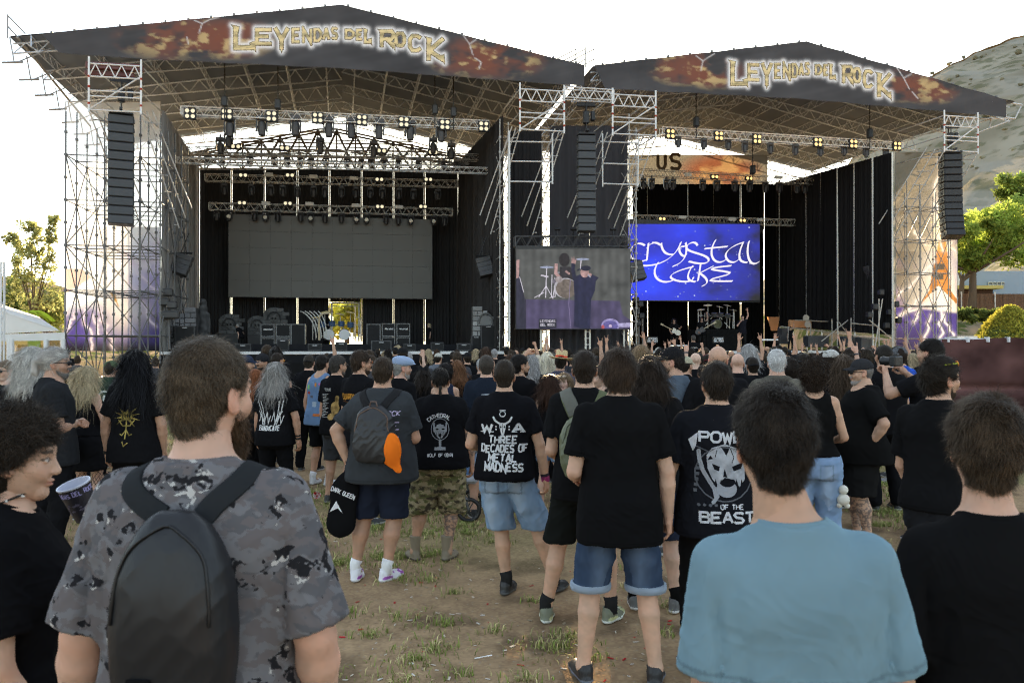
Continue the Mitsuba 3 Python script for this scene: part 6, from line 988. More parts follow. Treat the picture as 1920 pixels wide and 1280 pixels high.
def drum_kit(fr, x, y, v, label, heads=(.62, .62, .6), shell=(.05, .09, .16), s=1.0, double=True, metal=(.55, .53, .48)):
    t = thing('drum_kit', label, 'drum kit'); o = fr.L(x, y, v); cyl = lambda r, h: lathe([(0, 0), (r, 0), (r, h), (0, h)], 24); D = lambda p, r, h, R: xf(cyl(r, h), R, o + np.array(p) * s, s)
    for q in ((-.42, .42) if double else (0,)): part('bass_drum', t, fr.w(D([q, .1, 0], .30, .45, rot('x', -90))), 'satin', shell); part('bass_drum_head', t, fr.w(D([q, .095, 0], .29, .015, rot('x', 90))), 'matte', heads); part('hoop', t, fr.w(xf(lathe([(.29, -.02), (.315, -.02), (.315, .03), (.29, .03)], 24), rot('x', 90), o + np.array([q, .1, 0]) * s, s)), 'satin', (.1, .1, .1))
    for q, z in ((-.75, .42), (-.25, .48), (.25, .48), (.75, .42)): part('tom', t, fr.w(D([q, .15, z], .17, .26, rot('x', 12))), 'satin', shell)
    for q, z, r, d in ((-1.15, .95, .26, 10), (-.65, 1.25, .28, 14), (.2, 1.15, .25, 12), (.75, 1.25, .28, 12), (1.2, .95, .26, 10)): part('cymbal', t, fr.w(xf(lathe([(0, .035), (.05, .03), (.06, .012), (r, -.01), (r, -.014), (0, .0)], 20), rot('y', (-1 if q < 0 else 1) * 8) @ rot('x', d), o + np.array([q, .2, z]) * s, s)), 'metal', (.6, .5, .25))
    sg = [(o + np.array([q, .2, z]) * s, o + np.array([q * .98, .25, -.3]) * s, .02) for q, z in ((-1.15, .95), (-.65, 1.25), (.2, 1.15), (.75, 1.25), (1.2, .95), (-.9, .7), (.95, .7))] + [(o + np.array([a, .3, b]) * s, o + np.array([c, .3, d]) * s, .025) for a, b, c, d in ((-1.3, -.3, -1.3, .9), (1.3, -.3, 1.3, .9), (-1.3, .55, 1.3, .55), (-.42, .3, -.25, .5), (.42, .3, .25, .5), (-1.0, -.3, -.6, .1), (1, -.3, .6, .1))]; part('hardware', t, fr.w(tubes(sg, 5)), 'metal', metal); return t
drum_kit(LS, 631, 627, 7.0, 'double bass drum kit with white heads on the left stage'); drum_kit(RS, 1347, 607, 8.0, 'dark drum kit with bright hardware on the right stage riser', heads=(.10, .10, .06), shell=(.05, .05, .05), double=False, s=.95)
single('drum_riser', 'black draped drum riser on the right stage', 'riser', RS.w(box([RS.L(1325, 620, 7.2)[0], 7.2, DECK], [RS.L(1385, 620, 7.2)[0], 10, RS.L(1350, 617, 7.2)[2]])), 'matte', (.012, .012, .012)); single('drum_riser', 'long black riser under the left stage drum kit', 'riser', LS.w(box([LS.L(445, 640, 4.9)[0], 4.9, DECK], [LS.L(865, 640, 4.9)[0], 9, LS.L(600, 645, 4.9)[2]])), 'matte', (.022, .022, .024))
t = thing('tube_sculpture', 'fan of curved silver tubes beside the drum kit', 'stage prop')
for i in range(5): a = LS.L(575 + i * 5, 620, 6.5); part('tube', t, LS.w(sweep([a + [.5 - .0 * q - (1 - math.cos(q * 1.5)) * (.9 - .1 * i), 0, -.4 + 1.5 * math.sin(q * 1.35)] for q in np.linspace(0, 1, 9)], .03, 6)), 'metal', (.6, .58, .52))
part('rack', thing('drum_rack', 'arched gold tube rack left of the drum kit', 'rack'), LS.w(sweep([LS.L(x, y, 6.2) for x, y in ((598, 638), (598, 600), (600, 592), (606, 588), (618, 587))], .05, 8)), 'metal', (.5, .4, .25))
r_ = np.random.default_rng(2)
for i, (x, y, w_, h_) in enumerate([(346, 633, 36, 44), (916, 628, 30, 40), (893, 640, 18, 24), (395, 640, 22, 26), (715, 646, 40, 16), (530, 645, 22, 20), (640, 649, 22, 16), (820, 648, 26, 14), (768, 650, 24, 12), (870, 650, 26, 14), (590, 650, 26, 12), (455, 650, 30, 12)]):
    a = LS.L(x, y, 2.2 + (i % 3) * .35); s_ = 38.5; t = thing('stage_monitor', f'black speaker box on the front of the left stage, ' + ['largest at its left end', 'largest at its right end', 'beside the right castle wall', 'by the ragged statue', 'under the right cabinets', 'below the left bass cabinet', 'below the drum kit', 'under the right curtain slits', 'below the right cabinets', 'nearest the right castle wall', 'left of the drum kit front', 'below the brick tombs'][i], 'loudspeaker'); w2, h2 = w_ / s_, h_ / s_; z0 = DECK if y > 600 else DECK; z1 = max(a[2] + h2 / 2, DECK + .3); part('box', t, LS.w(cbox([a[0], a[1] + .25, (z0 + z1) / 2], [w2, .5, z1 - z0], .02)), 'satin', np.array([.05, .05, .052]) * r_.uniform(.6, 1.3)); part('grille', t, LS.w(box([a[0] - w2 * .44, a[1] - .012, z0 + .05], [a[0] + w2 * .44, a[1] - .001, z1 - .05])), 'matte', (.03, .03, .03)); part('handle', t, LS.w(box([a[0] - .12, a[1] - .02, z1 - .12], [a[0] + .12, a[1] - .013, z1 - .07])), 'satin', (.3, .3, .3))
for x in (1223, 1347): a = RS.L(x, 637, 1.6); t = thing('stage_sign', f'small black sign with white festival lettering {"left" if x < 1300 else "right"} on the right stage front', 'sign'); part('board', t, RS.w(cbox(a, [.62, .12, .36], .02)), 'satin', BLK); v, f = flat_poly(unary_union([word('LEYENDAS', 0, .03, .075, .2), word('DEL ROCK', 0, -.10, .09, .2)])); part('lettering', t, RS.w((np.c_[v[:, 0], 0 * v[:, 0] - .065, v[:, 1]] + a, f)), 'matte', (.75, .75, .75))
for x, y in ((1272, 648), (1443, 637)): single('light_bar', f'pale horizontal bar on the right stage front at {"the bassist feet" if x < 1300 else "the right end"}', 'bar', RS.w(cbox(RS.L(x, y, 1.3), [1.0, .1, .08], .01)), 'satin', (.7, .7, .68))
single('orange_mesh', 'orange lit mesh panel at the right back of the right stage', 'panel', RS.w(grid(np.array([[RS.L(1438, 594, 12.5), RS.L(1462, 594, 12.5)], [RS.L(1446, 620, 12.5), RS.L(1458, 620, 12.5)]]))), 'scrim', (.70, .34, .16)); single('orange_mesh', 'orange lit box under the raised drapes of the right stage', 'panel', RS.w(cbox(RS.L(1500, 607, 9), [1.6, .3, .5], .03)), 'satin', (.6, .30, .14))
for x, y in ((1511, 596), (1514, 608)): single('round_gong', f'pale round disc {"above" if y < 600 else "below"} the other one at the right of the right stage', 'disc', RS.w(xf(lathe([(0, 0), (.22, 0), (.22, .04), (0, .04)], 20), rot('x', 90), RS.L(x, y, 8))), 'matte', (.5, .46, .38))
t = thing('side_scaffold', 'dark tube frame and cases under the raised right drapes', 'scaffold'); sg = []
for x0, y0, x1, y1, v in ((1464, 612, 1700, 640, 6), (1598, 606, 1680, 614, 2), (1600, 630, 1680, 640, 2), (1570, 600, 1600, 640, 4), (1540, 640, 1590, 600, 4), (1490, 600, 1590, 604, 7), (1478, 640, 1478, 612, 6), (1520, 640, 1520, 605, 6), (1560, 655, 1560, 598, 4), (1596, 655, 1596, 596, 3), (1648, 655, 1648, 560, 1), (1655, 560, 1640, 655, 1), (1676, 560, 1676, 655, .6), (1630, 600, 1678, 640, 1)): sg.append((RS.L(x0, y0, v), RS.L(x1, y1, v), .035))
part('tube', t, RS.w(tubes(sg, 5)), 'metal', (.4, .37, .32)); part('case', t, RS.w(cat([cbox(RS.L(x, y, v), [w_, .6, h_], .03) for x, y, v, w_, h_ in ((1468, 636, 7, .7, .6), (1470, 622, 7, .6, .5), (1530, 640, 5, 1.4, .7), (1590, 640, 4, 1.0, .6), (1620, 645, 3, .8, .8))])), 'satin', (.05, .05, .052)); part('lamp_cluster', t, RS.w(cat([cbox(RS.L(x, y, 1), [.3, .3, .35], .05) for x, y in ((1652, 548), (1640, 575), (1668, 585), (1685, 600), (1680, 570), (1662, 610), (1630, 590))])), 'satin', BLK)
t = thing('lamp_stand', 'dark stand of stacked lamps at the left edge of the right stage', 'lamp stand'); part('pole', t, RS.w(tubes([(RS.L(1197, 655, 1), RS.L(1197, 560, 1), .06), (RS.L(1205, 655, 1), RS.L(1205, 590, 1), .04)], 6)), 'metal', (.1, .1, .1)); part('lamp', t, RS.w(cat([cbox(RS.L(x, y, .8), [.32, .3, .3], .05) for x, y in ((1192, 562), (1200, 570), (1190, 585), (1202, 592), (1196, 606))])), 'satin', BLK)
t = thing('lamp_stand', 'dark lamp tree at the left edge of the left stage', 'lamp stand'); part('pole', t, LS.w(tubes([(LS.L(318, 655, 1), LS.L(314, 540, 1), .05), (LS.L(304, 600, 1), LS.L(330, 596, 1), .04)], 6)), 'metal', (.1, .1, .1)); part('lamp', t, LS.w(cat([cbox(LS.L(x, y, .8), [.45, .4, .35], .06) for x, y in ((314, 548), (308, 566), (322, 572), (312, 590), (326, 590))])), 'satin', (.04, .04, .04))
# barrier before the stages, and the pit
single('crowd_barrier', 'dark metal crowd barrier along the stage fronts', 'barrier', cat([LS.w(box([uL(300), -3.0, 0], [uL(1180), -2.9, 1.1])), RS.w(box([uR(1190), -3.0, 0], [uR(1760), -2.9, 1.1]))]), 'matte', (.012, .012, .012))
# ------------------------------------------------------------------ surroundings
def leaves(n, ctr, rad, size, c, seed, clump=14, flat=.55, var=.5, shell=.35):
    r = np.random.default_rng(seed); cs = r.normal(0, 1, (clump, 3)); cs = unit(cs) * (r.random((clump, 1)) ** .5) * .72; i = r.integers(0, clump, n); q = unit(r.normal(0, 1, (n, 3))) * (shell + (1 - shell) * r.random((n, 1))) * r.uniform(.22, .42, clump)[i][:, None]; P = (cs[i] + q) * np.asarray(rad) + ctr; d = unit(r.normal(0, 1, (n, 3))); nn = unit(np.cross(d, r.normal(0, 1, (n, 3)))); sd = np.cross(d, nn); s = size * r.uniform(.6, 1.4, (n, 1)); V = np.stack([P, P + d * s * .5 + sd * s * .26, P + d * s, P + d * s * .5 - sd * s * .26], 1); cl = r.uniform(1 - var, 1 + var, clump)[i][:, None] * r.uniform(.75, 1.25, (n, 1)); C = np.repeat(np.clip(np.asarray(c) * cl, 0, 1), 4, 0); f = np.array([[0, 1, 2], [0, 2, 3]])[None] + (np.arange(n) * 4)[:, None, None]; return (V.reshape(-1, 3), f.reshape(-1, 3)), C
def tree(label, base, crowns, trunk_r, c, n, size, seed, limbs=8, cat_='tree', group=None, fork=.35, name='tree', bark=(.13, .095, .065)):
    t = thing(name, label, cat_, group); base = np.asarray(base, float); r = np.random.default_rng(seed); ms = []; top = np.mean([k_[0] for k_ in crowns], 0); fk = base * (1 - fork) + top * fork; fk[0] = base[0] * .7 + fk[0] * .3; ms.append(sweep([base - [0, 0, .2], base * .6 + fk * .4 + [.05, 0, 0], fk], [trunk_r * 1.25, trunk_r, trunk_r * .85], 10))
    for i in range(limbs): ctr, rad = crowns[i % len(crowns)]; e = np.asarray(ctr) + r.normal(0, .45, 3) * np.asarray(rad); m = fk * .5 + e * .5 + r.normal(0, .1, 3) * np.asarray(rad); ms.append(sweep([fk - [0, 0, .1], m, e], [trunk_r * .5, trunk_r * .3, trunk_r * .08], 6))
    m = cat(ms); part('trunk', t, m, 'matte', np.asarray(bark) * (.6 + .8 * meshkit.noise(m[0] * [6, 6, 2])[:, None]), smooth=True); L = [leaves(int(n * k_), ctr, rad, size, c, seed + j, clump=max(8, int(10 * k_ * 2))) for j, (ctr, rad, k_) in enumerate([(a[0], a[1], 1 / len(crowns)) for a in crowns])]
    part('crown', t, cat([a[0] for a in L]), 'leaf', np.vstack([a[1] for a in L])); return t
LF = (.30, .38, .075)
def cr(px, py, Y, rx_, rz_, ry_=None): return (W(px, py, Y), (rx_, ry_ or rx_, rz_))
tree('broad green tree with a leaning trunk right of the right tower', W(1822, 572, 62), [cr(1850, 470, 62, 3.2, 2.2), cr(1815, 435, 62, 2.4, 2.2), cr(1865, 415, 63, 2.6, 2.2), cr(1900, 455, 62, 2.6, 2.4), cr(1805, 490, 62, 1.6, 1.6), cr(1900, 420, 64, 2.4, 2.2)], .28, LF, 15000, .34, 11, limbs=12, fork=.5)
tree('taller tree rising behind the broad one at the right edge', W(1930, 570, 70), [cr(1912, 385, 70, 3.0, 2.6), cr(1940, 440, 70, 3.4, 3), cr(1900, 350, 70, 1.8, 1.4), cr(1950, 370, 70, 3, 3)], .26, (.26, .34, .09), 9000, .34, 12, limbs=9, fork=.4)
tree('pale yellow-green round tree between the tower and the broad tree', W(1800, 575, 78), [cr(1845, 425, 78, 4.2, 2.6), cr(1800, 440, 78, 3, 2.8), cr(1880, 440, 78, 3.6, 2.6)], .25, (.36, .42, .09), 10000, .4, 13, limbs=8)
tree('sparse tall poplar-like tree at the far left edge', W(62, 640, 58), [cr(x, y, 58, a, b) for x, y, a, b in ((62, 590, 2.2, 2.0), (40, 545, 1.2, 1.7), (84, 540, 1.1, 1.9), (58, 520, 1.0, 1.5), (104, 575, 1.0, 1.5), (30, 500, .8, 1.3), (92, 485, .7, 1.5), (66, 478, .9, 1.2), (96, 440, .45, 1.1), (42, 462, .7, 1.0), (70, 440, .6, .9), (22, 450, .8, .7), (55, 425, .9, .5), (100, 412, .35, .6))], .12, (.34, .36, .15), 4200, .27, 14, limbs=14, fork=.3)
tree('dense green tree low behind the white tent', W(100, 650, 62), [cr(100, 590, 62, 2.4, 2.2), cr(35, 585, 62, 2.6, 2.0), cr(5, 570, 62, 2.0, 2.6)], .2, (.22, .26, .08), 6000, .36, 15, limbs=6)
tree('yellow-green tree seen through the doorway at the back of the left stage', W(650, 640, 75), [cr(640, 600, 75, 2.6, 2.2), cr(668, 590, 75, 2.2, 2.4)], .2, (.55, .55, .10), 5000, .4, 16, limbs=4)
t = thing('palm_tree', 'small bright palm crown above the white tent', 'palm'); o = W(52, 590, 50); part('trunk', t, sweep([[o[0], o[1], 0], o], [.2, .16], 8), 'matte', (.12, .09, .06))
for i in range(13): a = i * 2.4; d = np.array([math.cos(a), math.sin(a), 0]); P = [o + d * 1.5 * q + [0, 0, .9 * q - 1.3 * q * q] for q in np.linspace(0, 1, 8)]; part('frond', t, sweep(P, [(.02, .16 * (1 - abs(2 * q - .8) * .6)) for q in np.linspace(0, 1, 8)], 6), 'leaf', (.30, .42, .08))
for i in range(7): x = 1802 + i * 21; m, c = leaves(1500, W(x, 590, 56), (.8, .8, .62), .2, (.12, .16, .05), 30 + i, clump=8, shell=.1); single('hedge_shrub', f'{ORD[i]} clipped dark green shrub from the left in the hedge below the fence', 'shrub', m, 'leaf', c, group='shrubs of the hedge below the fence')
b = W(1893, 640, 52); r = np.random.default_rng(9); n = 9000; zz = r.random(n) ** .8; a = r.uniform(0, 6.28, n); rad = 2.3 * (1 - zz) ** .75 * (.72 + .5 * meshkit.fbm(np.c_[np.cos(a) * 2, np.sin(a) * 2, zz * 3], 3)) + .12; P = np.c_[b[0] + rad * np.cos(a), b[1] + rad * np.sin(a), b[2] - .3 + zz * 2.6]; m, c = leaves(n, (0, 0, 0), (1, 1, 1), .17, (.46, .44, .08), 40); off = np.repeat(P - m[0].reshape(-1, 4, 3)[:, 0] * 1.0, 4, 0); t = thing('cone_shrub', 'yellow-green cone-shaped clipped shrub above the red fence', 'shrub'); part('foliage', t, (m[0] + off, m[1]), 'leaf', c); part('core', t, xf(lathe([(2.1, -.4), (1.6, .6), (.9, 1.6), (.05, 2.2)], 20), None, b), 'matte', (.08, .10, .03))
t = thing('house', 'blue-grey house with a yellow awning behind the right trees', 'building'); a, b = W(1800, 560, 88), W(1990, 508, 88); part('wall', t, box([a[0], 88, 4.5], [b[0], 96, b[2]]), 'matte', (.30, .37, .44)); w0 = W(1775, 545, 87); part('white_wall', t, box([w0[0], 87.5, 4.5], [W(1805, 545, 87)[0], 90, W(1800, 512, 87)[2]]), 'matte', (.7, .7, .68)); part('awning', t, cat([box(W(1793, 541, 86), W(1882, 535, 86) + [0, 1.8, 0])]), 'matte', (.55, .45, .16)); part('dark_bay', t, box(W(1795, 556, 87.3), W(1862, 541, 87.3) + [0, .1, 0]), 'matte', (.10, .06, .045))
for i in range(4): x = 1854 + i * 8; wd = part('window', t, box(W(x, 535, 87.9), W(x + 6, 529, 87.9) + [0, .06, 0]), 'satin', (.16, .17, .17)); part('frame', wd, tubes([(W(x, 529, 87.8), W(x + 6, 529, 87.8), .05), (W(x, 535, 87.8), W(x + 6, 535, 87.8), .05), (W(x, 529, 87.8), W(x, 535, 87.8), .05)], 4), 'matte', (.6, .58, .45))
t = thing('garden_fence', 'brown reed fence on pale posts above the hedge', 'fence'); a, b = W(1797, 577, 64), W(1960, 571, 64); part('reed_screen', t, grid(np.array([[[a[0] + (b[0] - a[0]) * s, 64 + .03 * math.sin(s * 400), z] for s in np.linspace(0, 1, 200)] for z in (4.4, 6.05)])), 'matte', np.array([.20, .125, .085]) * r.uniform(.75, 1.2, (400, 1)))
for x in (1803, 1866, 1930): part('post', t, tubes([(W(x, 577, 63.9), W(x, 547, 63.9), .05)], 6), 'metal', (.6, .58, .54))
single('white_table', 'white folding table edge behind the red fence', 'table', cat([box(W(1795, 640, 40), W(1833, 630, 40) + [0, .7, 0]), tubes([(W(x, 640, 40.1), W(x, 660, 40.1), .03) for x in (1797, 1830)], 5)]), 'satin', (.7, .68, .62))
# barrier with red-brown netting at the right
t = thing('fence_panel', 'red-brown netting stretched over a site fence at the right', 'fence'); S_, Z = np.meshgrid(np.linspace(0, 1, 120), np.linspace(0, 1, 40)); p0, p1 = np.array([7.55, 14.0]), np.array([12.5, 13.1]); sag = .03 * np.sin(S_ * 30) * (1 - Z) + .05 * (meshkit.fbm(np.stack([S_ * 9, Z * 3, 0 * S_], -1), 3) - .5); P = np.stack([p0[0] + (p1 - p0)[0] * S_, p0[1] + (p1 - p0)[1] * S_ + sag * 2.2 + .10 * np.exp(-((Z - .55) / .04) ** 2), 1.93 * Z - .02 * np.sin(S_ * 22) * (Z > .9) + .01], -1); nn = meshkit.fbm(np.stack([S_ * 14, Z * 5, 0 * S_], -1), 4).ravel()[:, None]; orange = (np.exp(-(((S_ - .10) / .03) ** 2 + ((Z - .66) / .16) ** 2)) + .0).ravel()[:, None]; part('netting', t, grid(P), 'matte', np.array([.085, .043, .040]) * (.25 + 1.5 * nn) * (1 + .8 * np.exp(-((Z.ravel()[:, None] - .55) / .03) ** 2)), smooth=True); part('frame_tube', t, tubes([((p0[0] + (p1 - p0)[0] * s, p0[1] + (p1 - p0)[1] * s + .06, 0), (p0[0] + (p1 - p0)[0] * s, p0[1] + (p1 - p0)[1] * s + .06, 1.95), .022) for s in (0, .5, 1)] + [((*(p0 + [0, .06]), z), (*(p1 + [0, .06]), z), .022) for z in (1.93, .2)], 6), 'metal', (.5, .5, .5)); part('cable_tie', t, cat([box([p0[0] + (p1 - p0)[0] * s - .012, p0[1] + (p1 - p0)[1] * s - .05, 1.88], [p0[0] + (p1 - p0)[0] * s + .012, p0[1] + (p1 - p0)[1] * s + .08, 1.97]) for s in np.linspace(.02, .98, 16)]), 'satin', (.6, .6, .6), kind='stuff')
# tents and the pole at the left
t = thing('marquee_tent', 'white marquee tent with a sloping roof at the far left', 'tent'); Y1, Y2 = 31, 40; a, b, e = W(-60, 560, Y1), W(0, 583, Y1), W(112, 620, Y1); rg = [np.array([a, b, e]), np.array([a, b, e]) + [-6.2, Y2 - Y1, .9]]; P = np.array([[rg[0][i] * (1 - q) + rg[1][i] * q for q in np.linspace(0, 1, 5)] for i in range(3)]); part('roof', t, cat([grid(P), xf(grid(P[:, ::-1]), None, (0, 0, -.03))]), 'matte', (.72, .71, .68)); part('valance', t, grid(np.array([[W(-60, 628, Y1) + [0, -.02, 0], W(122, 623, Y1) + [0, -.02, 0]], [W(-60, 640, Y1) + [0, -.02, 0], W(122, 638, Y1) + [0, -.02, 0]]])), 'matte', (.62, .62, .6)); part('gable', t, (np.array([a, e, W(-60, 628, Y1)]) + [0, .02, 0], np.array([[0, 1, 2]])), 'matte', (.66, .65, .62))
part('post', t, tubes([(W(x, 635, Y1), [W(x, 635, Y1)[0], Y1, 0], .09) for x in (17, 22, 86, 118)] + [(W(x, 635, Y2), [W(x, 635, Y2)[0], Y2, 0], .09) for x in (30, 90)], 8), 'metal', (.6, .6, .6)); part('back_wall', t, box([W(-60, 650, Y2)[0], Y2, 0], [W(110, 650, Y2)[0], Y2 + .1, 2.3]), 'matte', (.26, .22, .10)); part('yellow_trim', t, box([W(-60, 650, Y2 - 1)[0], Y2 - 1, 1.9], [W(84, 650, Y2 - 1)[0], Y2 - .95, 2.2]), 'matte', (.62, .48, .18)); part('green_flag', t, box([W(52, 650, Y2 - 2)[0], Y2 - 2, 1.0], [W(75, 650, Y2 - 2)[0], Y2 - 1.95, 2.1]), 'matte', (.30, .42, .10))
part('tube', thing('truss_pole', 'slim aluminium truss pole at the left edge', 'pole'), tubes(sum(truss_segs(W(4, 690, 24) + [0, 0, 0], W(4, 492, 24), .0001, .12, .4, .02), []) + [(W(4, 700, 24) + [q, 0, 0], W(4, 492, 24) + [q, 0, 0], .03) for q in (-.06, .06)], 5), 'metal', (.6, .6, .6))
# ------------------------------------------------------------------ people, near
def camo_rgb(p, n, uv):
    w = fbm(p.x * 26, p.y * 26, p.z * 26, 3) * .05; x, y, z = p.x + w, p.y + w, p.z * 1.15 - w
    a = fbm(x * 18, y * 18, z * 18, 3); b = fbm(x * 34 + 9, y * 34, z * 34, 4); c = mix((.095, .094, .100), (.145, .143, .150), smoothstep(.45, .50, a)); c = mix(c, (.120, .108, .109), smoothstep(.50, .56, b))
    k = fbm(x * 30 + 40, y * 30, z * 24, 4) + .10 * noise(p.x * 150, p.y * 150, p.z * 150); c = mix(c, (.017, .017, .019), smoothstep(.675, .69, k)); d = fbm(x * 30 + 40.2, y * 30, z * 24 + .4, 4) + .09 * noise(p.x * 170, p.y * 170, p.z * 170); return mix(c, (.40, .39, .37), smoothstep(.715, .73, d) * smoothstep(.66, .645, k))
def weave(s): return proc(lambda p, n, uv: noise(p.x * s, p.y * s, p.z * s) + .5 * noise(p.x * s * .3, p.y * s * .3, p.z * s * .3), eps=.0006)
scene['camo_tee'] = two({'type': 'bumpmap', 'bump': weave(1100), 'scale': .0004, 'bsdf': {'type': 'principled', 'base_color': proc(camo_rgb), 'roughness': .95, 'specular': .05}})
scene['knit'] = two({'type': 'bumpmap', 'bump': weave(1300), 'scale': .0005, 'bsdf': {'type': 'principled', 'base_color': PC, 'roughness': .95, 'specular': .04}})
p = PP('bearded man in a grey camouflage tee wearing a black backpack', 386, 632, 1.84, yaw=-3, fat=1.12, sh=1.06, legs=False, L=((.30, -.10, -1), (.25, .30, -1), 'relax'), R=((.32, -.05, -1), (-.05, .40, -.9), 'relax'), head=(-24, 0, 0), skin=(.56, .36, .27), seed=1, hz=.0, slim_arm=1.08)
p.tee((.15, .15, .16), hem=.72, amp=.007, loose=1.04, slv=.92, bsdf='camo_tee'); p.hair('short', (.075, .055, .036), n=26000, L=.014, w=.0015, thick=.0075, lift=.24, tip=1.6, var=.55); p.beard((.060, .034, .018), L=.02, long=.09, n=8000)
k = p.backpack((.008, .009, .011), z0=.96, z1=1.435, w=.122, d=.078, off=-.195, label='black thin nylon backpack on the back of the camouflage tee', x=.025, strapw=.05, pocket=False, folds=.002, round_=1.25, straps=False)
for q, x0 in ((-1, -.020), (1, .060)): p.strap([[x0, -.15, 1.41], [q * .085 + .0, -.125, 1.44], [q * .108 - .005, -.085, 1.455], [q * .118, -.01, 1.485], [q * .125, .08, 1.43], [q * .13,   .13, 1.25]], .050, (.020, .022, .024), .006, 'strap', k, th=.004)
lb, lf = p.pack; i = lb[np.abs(lb[:, 0] + .01) + np.abs(lb[:, 2] - 1.115) < .03]; yb = i[:, 1].min() - .003; p.put('label_tag', cbox([-.01, yb, 1.115], [.046, .004, .022]), 'cloth', (.006, .006, .007), parent=k, smooth=False); v, f = flat_poly(word('FORCLAZ', 0, -.003, .006, .2)); p.put('lettering', (np.c_[v[:, 0] - .01, np.full(len(v), yb - .0035), v[:, 1] + 1.115], f), 'matte', (.6, .6, .6), parent=k, smooth=False)
# curly-haired woman with the cup
p = PP('curly-haired person with a spiked choker in profile at the left edge', 17, 768, 2.05, yaw=-62, sex='f', fat=1.25, sh=1.12, legs=False, head=(-14, -6, 0), L=((.05, .55, -.85), (.0, .98, .32), 'grip'), R=((.2, .05, -1), (-.1, .35, -.9), 'relax'), skin=(.56, .37, .27), seed=2, hz=-.03)
p.tee((.006, .006, .007), hem=.74, amp=.007, slv=.72, bsdf='knit'); p.hair('curly', (.026, .020, .015), n=15000, L=.045, w=.0017, thick=.017, curl=.75, lift=.45, var=.5, tip=1.7, grav=.1, top=1.25)
t = np.linspace(0, 2 * np.pi, 30); ck = np.c_[.060 * np.cos(t), -.014 + .060 * np.sin(t), 1.512 + .018 * np.sin(t)]; c_ = p.put('choker', sweep(ck, [(.018, .003)], 8, False), 'satin', (.006, .006, .0065)); sp = [(lambda q: (q, q + unit(q - [0, -.014, 1.512]) * [.026, .026, 0]))(np.array([.062 * math.cos(a), -.014 + .062 * math.sin(a), 1.512 + .018 * math.sin(a)])) for a in np.arange(12) * .5236 + .2]
for a, b in sp: p.put('stud', sweep([a, a * .4 + b * .6, b], [.0055, .0035, .0006], 8), 'metal', (.75, .74, .70), parent=c_)
hc = p.arm[-1][2] + p.arm[-1][4] * .085; cw = p.at(*hc); cw = W(152, 938, cw[1]); t = thing('beer_cup', 'black printed plastic festival cup with a pale rim held up by the curly-haired person', 'cup'); Rc = rot('y', -14) @ rot('x', 16)
prof = [(.0, -.058), (.033, -.058), (.0335, -.055), (.0455, .052)]; part('wall', t, xf(lathe(prof, 40), Rc, cw), 'satin', (.020, .019, .026), smooth=40) if False else part('wall', t, xf(lathe(prof, 40), Rc, cw), 'satin', (.020, .019, .026)); part('rim', t, xf(lathe([(.0455, .052), (.0475, .054), (.0475, .058), (.0445, .058), (.0325, -.05), (0, -.05)], 40), Rc, cw), 'satin', (.50, .52, .60))
def on_cup(g, off=.0008):
    v, f = flat_poly(g); v, f = trimesh.remesh.subdivide_to_size(v, f, .004, 12); v = np.asarray(v); r = .0395 + (v[:, 1]) * .112 + off; a = -np.pi / 2 + v[:, 0] / .041; return xf((np.c_[r * np.cos(a), r * np.sin(a), v[:, 1]], np.asarray(f)), Rc, cw)
part('lettering', t, on_cup(word('LEYENDAS DEL ROCK', .004, .030, .0125, .2, .5, .16, jit=.12)), 'matte', (.33, .30, .52)); part('print', t, on_cup(unary_union([el(.02 * math.cos(i * 2.2) * 1.4, -.012 + .016 * math.sin(i * 1.7), .004 + .002 * (i % 3), .003) for i in range(14)])), 'matte', (.11, .10, .14)); part('beer', t, xf(lathe([(0, .02), (.0405, .02)], 30), Rc, cw), 'satin', (.30, .31, .36))
# man in the light blue tee
p = PP('dark-haired man in a plain light blue tee seen from behind', 1499, 716, 1.66, yaw=-4, fat=.98, sh=.93, legs=False, hx=-.022, L=((.15, -.02, -1), (.10, .22, -1), 'relax'), R=((.19, .0, -1), (.08, .24, -1), 'relax'), skin=(.47, .29, .20), seed=5, head=(4, 0, 0), hz=.025, slim_arm=1.02, roll=-2.5)
p.tee((.150, .238, .285), hem=.70, amp=.0045, slv=.74, loose=1.0, bsdf='knit'); p.hair('short', (.020, .015, .011), n=26000, L=.015, w=.0015, thick=.009, lift=.28, tip=1.6, var=.5, top=1.08)
# man in black at the right edge
p = PP('brown-haired man in a black tee at the lower right corner', 1846, 742, 1.90, yaw=-8, fat=.96, sh=.90, legs=False, L=((.26, -.02, -1), (.12, .22, -1), 'relax'), R=((.42, .0, -1), (.2, .1, -1), 'relax'), skin=(.52, .33, .24), seed=7, head=(-8, 4, 0), hz=.025)
p.tee((.007, .007, .0075), hem=.70, amp=.006, slv=.85, bsdf='knit'); p.hair('short', (.046, .031, .019), n=24000, L=.024, w=.0016, thick=.012, lift=.28, tip=1.9, var=.5, top=1.12)
